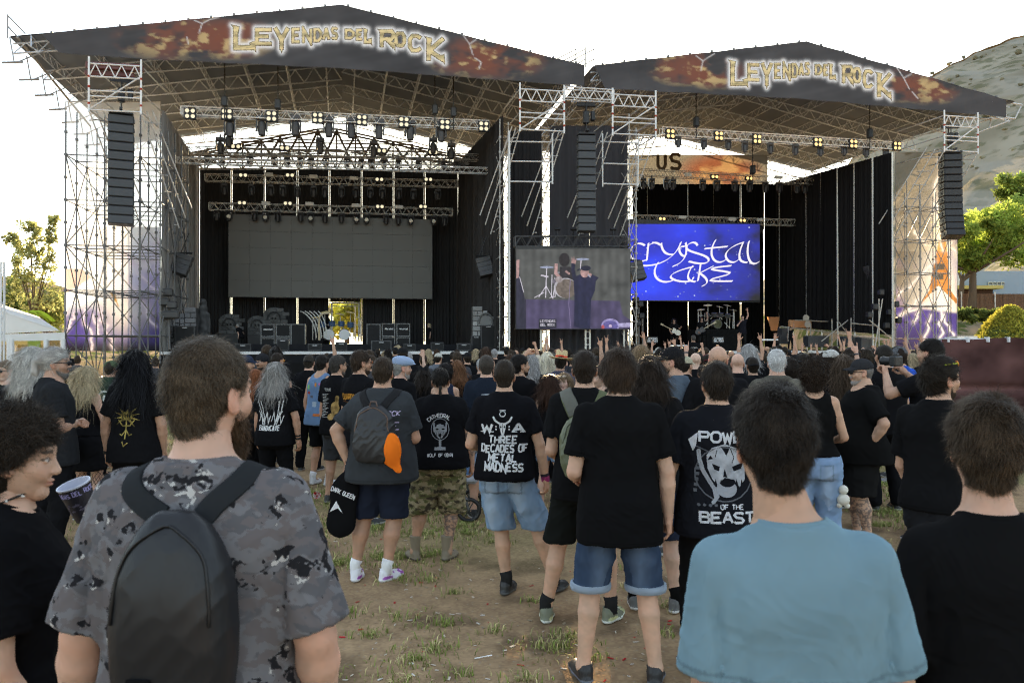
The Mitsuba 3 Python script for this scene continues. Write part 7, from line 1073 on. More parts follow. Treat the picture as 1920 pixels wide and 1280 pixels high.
# ------------------------------------------------------------------ people, middle ground
p = PP('tall man in a plain black tee and cuffed dark denim shorts', 1160, 655, 4.3, yaw=-2, sh=1.08, feet=((-.19, .02), (.19, .0)), toes=(14, 10), L=((.22, -.12, -1), (-.10, .95, -.25), 'fist'), R=((.26, -.05, -1), (.05, .14, -1), 'relax'), skin=(.55, .36, .26), seed=11)
p.tee((.006, .006, .0065), hem=.755, slv=.72, loose=1.04, amp=.0065); p.bottoms(to=.485, col=denim((.035, .055, .095), (.13, .18, .26)), cuff=(.24, .29, .35), label='dark blue faded denim shorts with pale turned-up cuffs'); p.shoes((.018, .018, .02), (.12, .14, .18)); p.hair('short', (.046, .030, .020), n=7000, L=.045, w=.0024, thick=.017, lift=.25, tip=1.6, wave=.12, grav=.4, top=1.1)
p = PP('stocky man in a charcoal tee with a backpack, navy shorts and white sneakers', 716, 668, 6.14, yaw=-8, fat=1.38, sh=1.06, feet=((-.205, .0), (.045, .02)), toes=(10, 22), L=((.58, -.28, -.72), (-.35, -.05, -.8), 'relax'), R=((.30, .10, -1), (-.4, .9, .0), 'relax'), skin=SKIN, seed=12, sway=.01)
p.tee((.034, .037, .040), hem=.80, slv=.80, loose=1.05, amp=.007); p.bottoms((.016, .020, .034), to=.50); p.shoes((.66, .66, .68), (.70, .70, .70), sock=(.7, .7, .7), accent=(.30, .08, .36)); p.hair('short', (.050, .034, .022), L=.022, thick=.008)
g = unary_union([word('ROCK', .125, 1.315, .035, .2, slant=.2, jit=.08), *[sbox(.075, 1.26 - i * .028, .175 - .02 * (i % 2), 1.268 - i * .028) for i in range(6)], *[el(.085 + .02 * (i % 4), 1.245 - i * .03, .008, .006) for i in range(5)]]); p.decal(g, (.42, .36, .50))
k = p.backpack((.018, .018, .019), z0=.955, z1=1.40, w=.155, d=.085, off=-.21, label='dark grey hiking backpack with brown piping on the charcoal tee', trim=(.13, .065, .035), x=.0); p.put('handle', sweep([[-.03, -.24, 1.385], [-.02, -.245, 1.425], [.02, -.245, 1.425], [.03, -.24, 1.385]], .006, 8), 'satin', (.12, .07, .05), parent=k); p.put('hem_flap', cbox([0, -.292, 1.22], [.22, .006, .006]), 'satin', (.006, .006, .006), parent=k)
b = SDF([-.12, -.16, -.2], [.14, .18, .2], .01); b.ell([0, 0, 0], [.075, .055, .115], .02); b.cone([.01, .0, -.08], [.06, .0, -.16], .05, .03, .03, sx=(1, .25, 1)); b.ell([-.02, .05, 0], [.07, .06, .1], 0, 'd'); v, f = b.mesh(); m = p.world((v + [.15, -.27, 1.08], f)); single('orange_hat', 'bright orange cap clipped to the side of the dark backpack', 'cap', m, 'cloth', (.78, .17, .015), True)
b = SDF([-.16, -.1, -.32], [.16, .1, .3], .012); b.cone([0, 0, -.2], [0, 0, .05], .12, .10, .02, sx=(1, .3, 1)); b.cone([0, 0, .05], [.02, 0, .24], .09, .02, .03, sx=(1, .35, 1)); v, f = b.mesh(); v += vnormals(v, f) * (.012 * (meshkit.noise(v * [20, 20, 7]) - .5))[:, None]; t = thing('drawstring_bag', 'black drawstring bag with white lettering hanging at the navy shorts', 'bag'); o = np.array([-.255, -.14, .68]); part('sack', t, p.world((v @ rot('y', 8).T + o, f)), 'cloth', (.006, .006, .0065), True); part('cord', t, p.world(tubes([(o + [.03, 0, .2], p.arm[-1][2] + [0, -.03, 0], .005), (o + [.0, 0, .2], p.arm[-1][2] + [.02, -.03, 0], .005)], 5)), 'cloth', (.02, .02, .02)); g = unary_union([word('DARK QUEEN', 0, .0, .032, .2, .5, .14), Polygon([(-.03, -.06), (.05, -.13), (.0, -.11), (-.05, -.16)])]); v, f = flat_poly(g); part('lettering', t, p.world((np.c_[v[:, 0] - .01, -.042 + 0 * v[:, 0], v[:, 1] + .02] @ rot('y', 20).T + o, f)), 'matte', (.62, .62, .62))
p = PP('person with a thin braid, black wolf-print tee, camouflage shorts and tan boots', 826, 688, 6.75, yaw=4, fat=1.30, sh=1.02, feet=((-.24, .02), (.07, .0)), toes=(22, 26), R=((.34, -.05, -1), (.10, .16, -1), 'relax'), L=((.35, .1, -1), (-.3, .8, -.3), 'relax'), skin=(.44, .27, .185), seed=13, tat=(1, 1))
p.tee((.006, .006, .007), hem=.86, slv=.62, loose=1.06); p.bottoms(to=.43, w=1.16, col=camo(GREENCAMO, 11), amp=.016, label='green and brown camouflage cargo shorts'); p.shoes((.20, .165, .115), (.11, .09, .07), boot=1); p.hair('slick', (.022, .018, .015), L=.05, n=2600, lift=.06, thick=.006, grav=.4, flow='down'); p.glasses(up=False)
br = [np.array([.0 + .004 * math.sin(i * 2), -.115 - .004 * (i % 2), 1.60 - i * .022]) for i in range(20)]; p.put('braid', sweep(br, [.016 if i % 2 else .011 for i in range(12)] + [.008] * 8, 7), 'hair', (.020, .016, .013), parent=p.body_key)
ring = el(0, 1.215, .082, .10).difference(el(0, 1.215, .076, .094)); wolf = unary_union([Polygon([(-.06, 1.29), (-.035, 1.25), (0, 1.262), (.035, 1.25), (.06, 1.29), (.062, 1.2), (.02, 1.14), (0, 1.125), (-.02, 1.14), (-.062, 1.2)]), Polygon([(-.012, 1.12), (.012, 1.12), (.01, 1.06), (.05, 1.055), (.05, 1.03), (-.05, 1.03), (-.05, 1.055), (-.01, 1.06)])]).difference(unary_union([el(-.026, 1.215, .014, .007), el(.026, 1.215, .014, .007), el(0, 1.16, .012, .016), Polygon([(-.05, 1.27), (-.03, 1.245), (-.045, 1.235)]), Polygon([(.05, 1.27), (.03, 1.245), (.045, 1.235)]), *[ln([(-.055 + .02 * i, 1.13 + .01 * (i % 3)), (-.045 + .018 * i, 1.19)], .004) for i in range(6)]])); arc = unary_union([shapely.affinity.rotate(word(ch, 0, 1.322, .032, .2), -(i - 4.5) * 9.5, origin=(0, 1.19)) for i, ch in enumerate('CATHEDRAL')]); p.decal(unary_union([ring, wolf]), (.22, .23, .24)); p.decal(unary_union([arc, word('WOLF OF ODIN', 0, .975, .026, .2, .55)]), (.5, .5, .5)); p.put('pendant', cbox([.0, -.135, 1.165], [.012, .006, .016], .002), 'satin', (.6, .6, .55), parent=p.body_key)
p = PP('short-haired man in a black lettered tee and light denim shorts stepping sideways', 946, 672, 5.8, yaw=-5, fat=1.04, sh=1.04, feet=((.015, .04), (.37, .10)), toes=(-12, 30), L=((.30, -.02, -1), (-.35, .9, -.2), 'relax'), R=((.34, -.02, -1), (.16, .14, -1), 'relax'), skin=(.50, .32, .22), seed=14)
p.tee((.0065, .0065, .008), hem=.875, slv=.68, loose=1.04, amp=.008); p.bottoms(to=.49, w=1.10, col=denim((.17, .25, .35), (.40, .47, .53)), label='pale blue faded denim shorts'); p.shoes((.022, .022, .022), (.08, .08, .08), sock=(.02, .02, .02)); p.hair('buzz', (.040, .030, .021), L=.010, thick=.004, lift=.5); p.band(1, (.02, .01, .02)); p.band(1, (.25, .02, .10), along=1.05, w=.02)
horn = lambda q: LineString([(q * .012, 1.290), (q * .035, 1.300), (q * .055, 1.315), (q * .066, 1.338)]).buffer(.0075); skull = unary_union([Polygon([(-.028, 1.298), (.028, 1.298), (.02, 1.25), (.012, 1.22), (.006, 1.20), (-.006, 1.20), (-.012, 1.22), (-.02, 1.25)]), horn(-1), horn(1)]).difference(unary_union([el(-.014, 1.268, .006, .008), el(.014, 1.268, .006, .008), ln([(0, 1.29), (0, 1.225)], .004)])); serif = lambda ch, x: unary_union([letter(ch, x, 1.232, .078, .055, .018), sbox(x - .01, 1.228, x + .03, 1.236), sbox(x + .05, 1.228, x + .09, 1.236)])
g = unary_union([serif('W', -.155), serif('A', .075), skull, *[sbox(q * .048 - .006, z, q * .048 + .006, z + .012) for q in (-1, 1) for z in (1.245, 1.265)], sbox(-.022, 1.385, .022, 1.392), el(0, 1.362, .024, .022).difference(el(0, 1.364, .018, .016)), word('THREE', 0, 1.150, .050, .25, slant=.12, jit=.05), word('DECADES OF', .01, 1.085, .050, .25, .52, .18, slant=.12, jit=.06, seed=2), word('METAL', .0, 1.02, .050, .25, slant=.12, jit=.06, seed=3), word('MADNESS', .01, .950, .052, .25, .6, .18, slant=.1, jit=.08, seed=5)]); p.decal(g, (.55, .56, .56))
p = PP('man in a black tee and black shorts with olive running shoes behind the tall man', 1096, 655, 5.2, yaw=-6, fat=1.02, feet=((-.25, .03), (.17, .06)), toes=(4, 24), L=((.16, -.16, -1), (-.05, .95, -.22), 'fist'), skin=(.53, .34, .24), seed=15)
p.tee((.007, .007, .0075), hem=.82, slv=.74); p.bottoms((.009, .010, .009), to=.52, w=1.04); p.shoes((.15, .16, .11), (.66, .68, .62), sock=(.02, .02, .02), accent=(.42, .42, .20)); p.hair('buzz', (.034, .024, .017), L=.016, thick=.006, lift=.5); k = p.backpack((.10, .11, .06), z0=.98, z1=1.36, w=.15, d=.08, off=-.21, label='small camouflage backpack with grey straps behind the tall man', strapw=.075); p.strap([[-.06, -.17, 1.36], [-.085, -.12, 1.43], [-.115, -.02, 1.49], [-.12, .06, 1.44]], .085, (.115, .115, .098), .014, 'wide_strap', k)
p = PP('wavy long-haired person in black with a black backpack and navy shorts', 1216, 668, 5.5, yaw=-12, fat=1.08, feet=((-.10, .0), (.19, -.02)), toes=(8, 16), R=((.34, .04, -1), (-.05, .75, -.55), 'relax'), skin=PALE, seed=16)
p.tee((.008, .008, .009), hem=.84, slv=.78); p.bottoms((.018, .024, .042), to=.50); p.shoes((.10, .10, .10), (.62, .62, .60), sock=(.006, .006, .006)); p.hair('bob', (.036, .025, .018), n=4000, L=.13, w=.003, thick=.018, wave=.3, lift=.15); p.backpack((.009, .009, .010), z0=.93, z1=1.40, w=.15, d=.07, off=-.19, label='black backpack on the wavy-haired person beside the tall man')
p = PP('stubbled man in a black tee with a grey horned beast print', 1343, 676, 4.4, yaw=-6, fat=1.10, sh=1.06, feet=((-.14, 0), (.16, .04)), L=((.36, -.05, -1), (.04, .12, -1), 'fist'), R=((.2, .0, -1), (-.1, .5, -.8), 'relax'), head=(14, 3, 0), skin=(.50, .315, .215), seed=17)
p.tee((.008, .0085, .011), hem=.80, slv=.74, loose=1.03); p.bottoms((.007, .007, .0075), to=.06, kind='trousers'); p.shoes(); p.hair('short', (.030, .022, .016), L=.026, n=5000, thick=.009, lift=.2); p.band(-1, (.006, .006, .006), along=.95, w=.016, name='watch')
tusk = LineString([(-.115, 1.275), (-.112, 1.23), (-.095, 1.17), (-.06, 1.11), (-.035, 1.07), (-.03, 1.03)]).buffer(.011).union(LineString([(-.03, 1.07), (-.02, 1.03), (-.045, 1.0)]).buffer(.010)); skull = Polygon([(-.05, 1.29), (.02, 1.315), (.09, 1.29), (.13, 1.22), (.13, 1.12), (.10, 1.08), (.07, 1.12), (.02, 1.13), (-.02, 1.09), (-.045, 1.12), (-.07, 1.18), (-.075, 1.25)]).difference(unary_union([Polygon([(-.045, 1.205), (-.005, 1.19), (-.01, 1.165), (-.035, 1.175)]), Polygon([(.12, 1.215), (.06, 1.19), (.07, 1.165), (.11, 1.18)]), Polygon([(.02, 1.18), (.035, 1.13), (.012, 1.135)]), Polygon([(.0, 1.30), (.03, 1.25), (.05, 1.30)]), Polygon([(-.07, 1.225), (-.04, 1.232), (-.055, 1.25)]), *[Polygon([(-.035 + i * .028, 1.085), (-.028 + i * .028, 1.125), (-.018 + i * .028, 1.085)]) for i in range(6)], ln([(.05, 1.29), (.07, 1.24), (.06, 1.21)], .004), ln([(-.02, 1.28), (-.03, 1.24)], .004)])); jaw = el(.03, 1.07, .055, .045).difference(el(.035, 1.115, .045, .036)); gear = el(.02, 1.15, .16, .15).difference(el(.02, 1.15, .152, .142))
p.decal(unary_union([gear, *[sbox(-.145 + .004 * i, 1.05 + i * .03, -.125 + .004 * i, 1.068 + i * .03) for i in range(5)], *[el(-.12 + i * .03, .985, .010, .008) for i in range(5)], ln([(-.13, 1.30), (-.06, 1.27)], .006), ln([(-.12, 1.26), (-.10, 1.20)], .006)]), (.085, .09, .10)); p.decal(skull, lambda v: np.array([.34, .355, .38]) * (.45 + .9 * meshkit.fbm(np.c_[v[:, :2] * 28, 0 * v[:, 0]], 3)[:, None])); p.decal(unary_union([tusk, jaw]), (.26, .27, .29), lift=.0036)
pw = unary_union([word('POWER', .035, 1.325, .052, .26, .95, .22), Polygon([(-.17, 1.335), (-.12, 1.375), (-.13, 1.30), (-.145, 1.27)])]); p.decal(unary_union([pw, word('OF THE', .055, .965, .024, .24, .7), word('BEAST', .03, .895, .052, .26, .95, .2)]), (.48, .49, .51))
p = PP('laughing man in black with orange-framed sunglasses pushed up on his head', 1762, 668, 4.5, yaw=-52, fat=1.02, sh=1.02, feet=((-.12, 0), (.14, .02)), L=((.18, .1, -1), (-.2, .5, -.8), 'relax'), R=((.14, .02, -1), (-.2, .5, -.8), 'relax'), head=(-30, 4, 0), skin=(.52, .33, .23), seed=18, smile=1.0)
p.tee((.007, .007, .0075), hem=.90, slv=.75); p.bottoms((.017, .018, .021), to=.06, kind='trousers'); p.shoes(); p.hair('short', (.026, .020, .015), n=5500, L=.038, thick=.010, lift=.35, top=1.15, flow='fwd'); p.glasses(c=(.70, .22, .01), temple=(.62, .72, .03), up=True, lens=(.75, .25, .02)); p.beard((.04, .028, .02), L=.006, n=600)
p.put('teeth', xf(cat([cbox([x, .1035, -.0572], [.0078, .004, .0065], .001) for x in np.arange(-3, 4) * .008]), None), 'satin', (.72, .70, .64), hd=True, parent=p.body_key, smooth=False)
p = PP('heavy man in a black cap and sunglasses with his hand on his hip', 1616, 672, 7.2, yaw=78, fat=1.42, belly=.10, sh=1.05, feet=((-.12, 0), (.12, .05)), L=((.55, -.35, -.75), (-.4, .35, -.75), 'relax'), R=((.2, .15, -1), (-.3, .7, -.5), 'relax'), head=(10, 0, 0), skin=(.50, .32, .225), seed=19, tat=(0, 2))
p.tee((.006, .006, .006), hem=.80, slv=.85, loose=1.03); p.bottoms((.010, .010, .010), to=.50, w=1.18); p.shoes((.55, .55, .53), (.6, .6, .6)); p.cap((.026, .026, .028)); p.glasses(); p.hair('buzz', (.16, .15, .14), L=.006, n=500, thick=.001); p.beard((.30, .28, .26), L=.004, n=200); v_, f_ = p.shirt; p.decal(unary_union([word('HORDES', -.02, 1.24, .035, .2, .5), word('LEYENDAS', -.02, 1.17, .05, .2, .42, .14), word('ROCK', -.02, 1.07, .06, .24, .5, .14, jit=.08), word('2022', -.02, 1.0, .018, .2)]), (.6, .6, .6))
p = PP('curly-haired woman in a black tank top and loose blue jeans', 1526, 674, 6.4, yaw=-16, sex='f', fat=1.12, sh=1.04, feet=((-.12, 0), (.12, .03)), R=((.30, -.02, -1), (-.25, .8, -.2), 'relax'), L=((.2, .1, -1), (-.4, .8, -.1), 'relax'), head=(-18, 0, 0), skin=(.47, .29, .195), seed=20)
p.tee((.006, .006, .006), kind='tank', hem=.98, amp=.006); p.bottoms(to=.05, kind='trousers', w=1.22, col=denim((.19, .28, .42), (.36, .45, .56)), waist=1.02, amp=.012); p.shoes((.6, .6, .58)); p.hair('curly', (.030, .020, .014), n=3600, L=.06, thick=.028, curl=.8, lift=.5, tip=1.5); single('white_plush', 'small white plush toy hanging from the loose blue jeans', 'plush toy', p.world(cat([(np.asarray(trimesh.creation.icosphere(2).vertices) * r_ + q_, np.asarray(trimesh.creation.icosphere(2).faces)) for r_, q_ in ((.05, [.22, -.05, .62]), (.038, [.22, -.05, .70]), (.022, [.19, -.05, .57]), (.022, [.25, -.05, .57]))])), 'cloth', (.62, .60, .52), True)
# ------------------------------------------------------------------ people, further in
B_ = (.007, .007, .008)
def quick(label, px, top, Y, hair='short', hc=(.03, .022, .016), shirt=B_, bot=B_, bk='trousers', to=.06, shoe=(.03, .03, .03), sole=(.5, .5, .5), ln=.0, hL=None, cap=None, capk='cap', capyaw=0, kind='tee', slv=.7, hem=.82, col=None, glasses=False, beard=None, band=None, thick=.009, curl=0, wave=0, n=None, lift=.3, sock=None, bcol=None, loose=1.0, w=1.0, **kw):
    p = PP(label, px, top, Y, **kw); p.tee(shirt, kind=kind, slv=slv, hem=hem, col=col, loose=loose)
    if p.legs: p.bottoms(bot, to=to, kind=bk, col=bcol, w=w); p.shoes(shoe, sole, sock=sock)
    if hair: p.hair(hair, hc, L=hL or {'short': .022, 'buzz': .008, 'long': .16, 'bob': .12, 'curly': .06, 'medium': .06, 'slick': .05}.get(hair, .03), ln=ln, thick=thick, curl=curl, wave=wave, n=n, lift=lift if hair not in ('long', 'bob', 'slick') else .1)
    if cap: p.cap(cap, yaw=capyaw, kind=capk, band=band)
    if glasses: p.glasses()
    if beard: p.beard(beard, L=.012)
    return p
p = quick('grey long-haired metal fan in a black tee with jagged white lettering', 517, 680, 8.5, 'long', (.26, .245, .225), ln=.18, wave=.35, thick=.022, fat=1.12, yaw=-8, seed=31, R=((.34, -.02, -1), (.06, .16, -1), 'relax'), n=3000, feet=((-.13, 0), (.13, 0))); p.band(1, (.015, .015, .015)); p.band(1, (.015, .015, .015), along=.8)
jag = [ln([(x, 1.34 - .22 * abs(x) * .0), (x * .72 + .01, 1.18), (x * .5, 1.06)], .009) for x in (-.15, -.11, .11, .15)] + [ln([(x, 1.1), (x + .03, 1.2), (x + .045, 1.08), (x + .07, 1.17)], .009) for x in (-.13, -.06, .02, .08)] + [ln([(-.14, 1.22), (-.06, 1.09)], .008), ln([(.14, 1.22), (.06, 1.09)], .008)]; p.decal(unary_union(jag + [word('ERADICATE', 0, 1.0, .05, .22, .4, .16, jit=.12)]), (.62, .62, .6))
p = quick('person with straight black hair and a gold emblem on a black tee', 255, 657, 6.9, 'long', (.012, .012, .014), ln=.20, thick=.020, yaw=-4, seed=32, fat=1.08, L=((.34, -.02, -1), (.0, .12, -1), 'relax'), R=((.25, .05, -1), (-.1, .3, -.9), 'relax'), n=5000, hL=.22, skin=(.42, .26, .18)); p.band(-1, (.012, .012, .012), along=.97, w=.014)
gold = [shapely.affinity.rotate(Polygon([(0, 1.26), (.012, 1.235), (.06, 1.228), (.115, 1.232), (.062, 1.215), (.02, 1.2)]), a, origin=(0, 1.21)) for a in (0, 28, -28, 152, 180, 208, 62, -62, 120)] + [ln([(0, 1.22), (0, 1.02)], .012), ln([(0, 1.10), (.03, 1.05), (.055, 1.06)], .009), ln([(0, 1.10), (-.03, 1.05), (-.055, 1.06)], .009), el(0, 1.21, .028, .028).difference(el(0, 1.21, .016, .016)), ln([(-.07, 1.18), (-.03, 1.13), (.03, 1.13), (.07, 1.18)], .009), ln([(-.02, 1.0), (.0, .96), (.03, .99)], .008)]; p.decal(unary_union(gold), lambda v: np.array([.34, .27, .08]) * (.35 + 1.3 * meshkit.noise(np.c_[v[:, :2] * 40, 0 * v[:, 0]])[:, None]))
p = quick('bearded man with a grey ponytail and sunglasses with folded arms', 103, 651, 6.6, 'slick', (.34, .325, .30), yaw=-58, head=(-18, 0, 0), fat=1.12, seed=33, glasses=True, beard=(.16, .15, .14), L='cross', R='cross', shirt=(.017, .018, .02), skin=(.43, .275, .20), n=3000, thick=.012, hL=.07); b = SDF([-.08, -.28, -.2], [.08, -.02, .12], .01); b.chain([[0, -.11, .035], [0, -.155, .02], [0, -.165, -.06], [0, -.15, -.10]], [.022, .034, .034, .012], .01); v, f = b.mesh(); p.put('ponytail', (v, f), 'hair', np.array([.36, .34, .31]) * (.6 + .7 * meshkit.noise(v * [70, 70, 18])[:, None]), hd=True, parent=p.body_key); p.put('hair_tie', sweep([[0, -.105, .042], [0, -.125, .036]], [.026, .026], 12), 'cloth', B_, hd=True, parent=p.body_key)
quick('person with long grey curls behind the ponytail man', 62, 654, 7.3, 'long', (.40, .385, .35), ln=.22, wave=.5, thick=.03, yaw=-30, seed=34, curl=.25, n=3200)
quick('woman in dark sunglasses and a black top facing the camera at the left edge', 10, 675, 8.8, 'slick', (.16, .12, .085), yaw=172, sex='f', fat=1.3, sh=1.1, seed=35, glasses=True, skin=PALE)
p = quick('blonde woman in a short black strap dress with fishnet tights', 163, 687, 8.3, 'long', (.42, .34, .21), ln=.10, wave=.15, sex='f', fat=1.05, yaw=-14, seed=36, kind='tank', hem=.98, bk='skirt', to=.58, thick=.018, n=3400, hL=.2, R=((.30, .12, -1), (-.1, .9, .1), 'relax'), feet=((-.10, 0), (.10, .02)), skin=(.54, .35, .26)); lv = [q for e in (-1, 1) for q in [(p.leg[e][0] * (1 - t) + p.leg[e][1] * t) for t in (.55, .8)]]
net = []
for e in (-1, 1):
    hp, K, A, _ = p.leg[e]
    for sg_ in (-1, 1):
        for ph in np.arange(0, 6.28, .7):
            pts = []
            for t in np.linspace(.42, 1.95, 26): c_ = hp * (1 - t) + K * t if t < 1 else K * (2 - t) + A * (t - 1); r_ = np.interp(t, [.4, 1, 1.3, 2], [.080, .056, .060, .037]) * 1.02; a = ph + sg_ * t * 5; pts.append(c_ + [r_ * math.cos(a), r_ * math.sin(a) - .008 * (t > 1), 0])
            net.append(sweep(pts, .0025, 3, False))
p.put('fishnet_tights', cat(net), 'cloth', (.02, .018, .018), bend=False, smooth=False)
b = SDF([-.17, -.07, -.22], [.17, .07, .2], .014); b.cone([0, 0, -.11], [0, 0, .1], .13, .11, .02, sx=(1, .28, 1)); v, f = b.mesh(); t = thing('drawstring_bag', 'black drawstring bag with a round white emblem behind the blonde woman', 'bag'); o = np.array([-.02, -.27, .93]); part('sack', t, p.world((v + o, f)), 'cloth', B_, True); em = unary_union([el(0, .0, .072, .072).difference(el(0, 0, .064, .064)), *[el(.042 * math.cos(a), .042 * math.sin(a), .012, .009) for a in np.arange(0, 6.2, .7)], el(0, 0, .022, .026).difference(el(.006, .004, .010, .012)), sbox(-.06, -.115, .06, -.108), sbox(-.045, -.13, .05, -.124)]); v, f = flat_poly(em); part('emblem', t, p.world((np.c_[v[:, 0], np.full(len(v), -.043), v[:, 1]] + o, f)), 'matte', (.62, .62, .62)); part('cord', t, p.world(tubes([(o + [q * .08, -.02, .1], [q * .10, -.06, 1.44], .005) for q in (-1, 1)], 5)), 'cloth', (.02, .02, .02))
quick('second blonde woman half hidden left of the black dress', 146, 700, 9.4, 'long', (.40, .33, .22), ln=.05, wave=.2, sex='f', yaw=-20, seed=37, shirt=(.30, .36, .42), thick=.02)
p = quick('man in a green cap and dark green tee with a white ring print', 209, 676, 11, 'buzz', (.05, .04, .03), shirt=(.022, .040, .026), cap=(.075, .105, .055), capyaw=-10, yaw=-12, seed=38, fat=1.1, head=(-20, 0, 0)); p.decal(unary_union([el(0, 1.2, .12, .12).difference(el(0, 1.2, .10, .10)), el(0, 1.2, .03, .055), *[el(.11 * math.cos(a), 1.2 + .11 * math.sin(a), .018, .018) for a in np.arange(0, 6.2, .5)]]), (.45, .47, .45), edge=.03)
quick('red-haired woman left of the grey long-haired fan', 479, 692, 9.6, 'long', (.20, .070, .028), ln=.12, sex='f', yaw=-10, seed=39, thick=.015)
p = quick('man in a patched blue denim vest and black shorts', 604, 664, 10.4, 'short', (.022, .018, .015), kind='tank', shirt=(.115, .185, .30), bk='shorts', to=.52, yaw=-26, seed=40, sock=(.62, .62, .62), shoe=(.5, .5, .5), L=((.34, .0, -1), (.0, .2, -1), 'relax'), loose=1.08, fat=1.05)
for i, (x, z, w_, h_, c_) in enumerate([(-.11, 1.33, .05, .06, (.20, .42, .16)), (-.11, 1.25, .06, .03, (.30, .04, .04)), (.02, 1.36, .03, .05, (.55, .20, .04)), (.10, 1.37, .07, .025, (.40, .12, .30)), (.10, 1.27, .06, .05, (.55, .40, .10)), (.0, 1.10, .07, .07, (.30, .36, .42)), (.06, .96, .10, .035, (.42, .14, .05)), (-.05, 1.20, .05, .03, (.10, .10, .12))]): p.decal(sbox(x - w_ / 2, z - h_ / 2, x + w_ / 2, z + h_ / 2), c_, name='patch', edge=.03)
quick('man in a black cap and black tee behind the denim vest', 580, 664, 11.6, 'buzz', (.05, .04, .03), cap=(.012, .012, .013), capyaw=180, yaw=-6, seed=41, fat=1.2, skin=(.52, .32, .23))
p = quick('man in sunglasses and a tour-date tee with grey shorts', 633, 665, 9.2, 'short', (.06, .052, .045), bk='shorts', to=.50, bot=(.045, .047, .052), yaw=-28, head=(-20, 0, 0), seed=42, glasses=True, shoe=(.03, .03, .03), beard=(.10, .09, .08), feet=((-.12, .0), (.12, .05)), w=1.05); p.decal(unary_union([word('TOUR', -.03, 1.34, .03, .2), *[sbox(-.13, 1.30 - i * .018, -.02 - .02 * (i % 3), 1.307 - i * .018) for i in range(16)]]), (.35, .35, .33), edge=.03); p.decal(unary_union([el(.07, 1.14, .055, .075), el(.10, 1.24, .03, .05), el(.03, 1.04, .05, .04)]), lambda v: np.array([.34, .22, .08]) * (.2 + 1.3 * meshkit.noise(np.c_[v[:, :2] * 34, 0 * v[:, 0]])[:, None]), edge=.02)
p = quick('bearded man in amber sunglasses and a black tee with an orange name print', 676, 656, 8.1, 'short', (.045, .030, .020), yaw=-36, head=(-28, 0, 0), seed=43, beard=(.05, .035, .025), bot=(.015, .016, .02), n=2200, hL=.035, lift=.2); p.glasses(lens=(.25, .07, .01)); p.decal(word('GUARDIAN', .0, 1.27, .055, .2, .48, .16, jit=.05), (.42, .20, .035)); p.decal(unary_union([ln([(-.13, 1.255), (0, 1.235), (.13, 1.255)], .008), el(0, 1.14, .09, .07).difference(el(0, 1.14, .075, .055))]), (.12, .05, .02))
p = quick('grey-bearded man in a pale blue flat cap with a yellow strap', 752, 668, 8.6, 'buzz', (.25, .24, .22), yaw=-40, head=(-30, 0, 0), seed=44, cap=(.26, .33, .46), capk='flat', beard=(.38, .36, .33), skin=(.50, .31, .23)); p.strap([[-.06, -.10, 1.46], [-.10, -.02, 1.485], [-.09, .08, 1.44], [-.02, .12, 1.30]], .022, (.62, .66, .05), .008, 'yellow_strap')
quick('bearded man in a navy cap and a washed denim jacket looking right', 461, 665, 10.6, 'short', (.03, .022, .016), shirt=(.17, .23, .31), slv=1.6, kind='long', cap=(.025, .032, .055), yaw=-62, head=(-15, 0, 0), seed=45, beard=(.045, .032, .022))
quick('dark-bearded man in a black beanie facing the camera', 492, 662, 11.2, 'short', (.02, .016, .013), cap=(.018, .018, .02), capk='beanie', yaw=160, seed=46, beard=(.03, .022, .016), skin=TAN, shirt=(.42, .42, .40))
p = quick('short-haired man with orange glasses near the stage front', 520, 661, 12.2, 'short', (.035, .025, .018), yaw=-30, seed=47); p.glasses(c=(.62, .26, .03), lens=(.5, .2, .02))
quick('woman in a black bucket hat', 794, 688, 10, 'long', (.03, .022, .017), ln=.1, cap=(.014, .014, .015), capk='bucket', sex='f', yaw=-15, seed=48, head=(20, 0, 0))
quick('woman with a high bun of black curls', 835, 683, 9.6, 'curly', (.016, .013, .012), sex='f', yaw=-5, seed=49, thick=.03, curl=.8, kind='tank', shirt=(.02, .025, .045), skin=(.47, .29, .2)); quick('woman with wavy red-brown hair and bare shoulders', 857, 676, 10.4, 'long', (.13, .06, .028), ln=.12, wave=.4, sex='f', yaw=10, seed=50, kind='tank', skin=PALE, thick=.02)
p = quick('man in a dark navy tee with fine silver lettering and denim shorts', 912, 665, 8.4, 'buzz', (.075, .062, .05), shirt=(.012, .016, .025), bk='shorts', to=.46, bcol=denim((.10, .17, .29), (.28, .37, .48)), yaw=3, seed=51, fat=1.22, skin=(.52, .32, .23), shoe=(.012, .012, .012), feet=((-.14, .0), (.12, .02))); p.decal(unary_union([word('FORMATION', 0, 1.30, .018, .2, .7, .5), el(0, 1.345, .06, .008)]), (.28, .31, .34))
p = quick('young man with a dark quiff and moustache looking right', 975, 664, 8.8, 'short', (.016, .013, .011), yaw=-38, head=(-32, 4, 0), seed=52, skin=(.44, .27, .18), beard=(.025, .018, .013), hL=.035, L='phone', R=((.25, .1, -1), (-.2, .8, -.1), 'relax'), thick=.012); p.decal(ln([(-.14, 1.35), (-.12, 1.2), (-.15, 1.1), (-.12, .98)], .008).union(ln([(-.11, 1.33), (-.09, 1.2)], .006)), (.05, .36, .38), edge=.03)
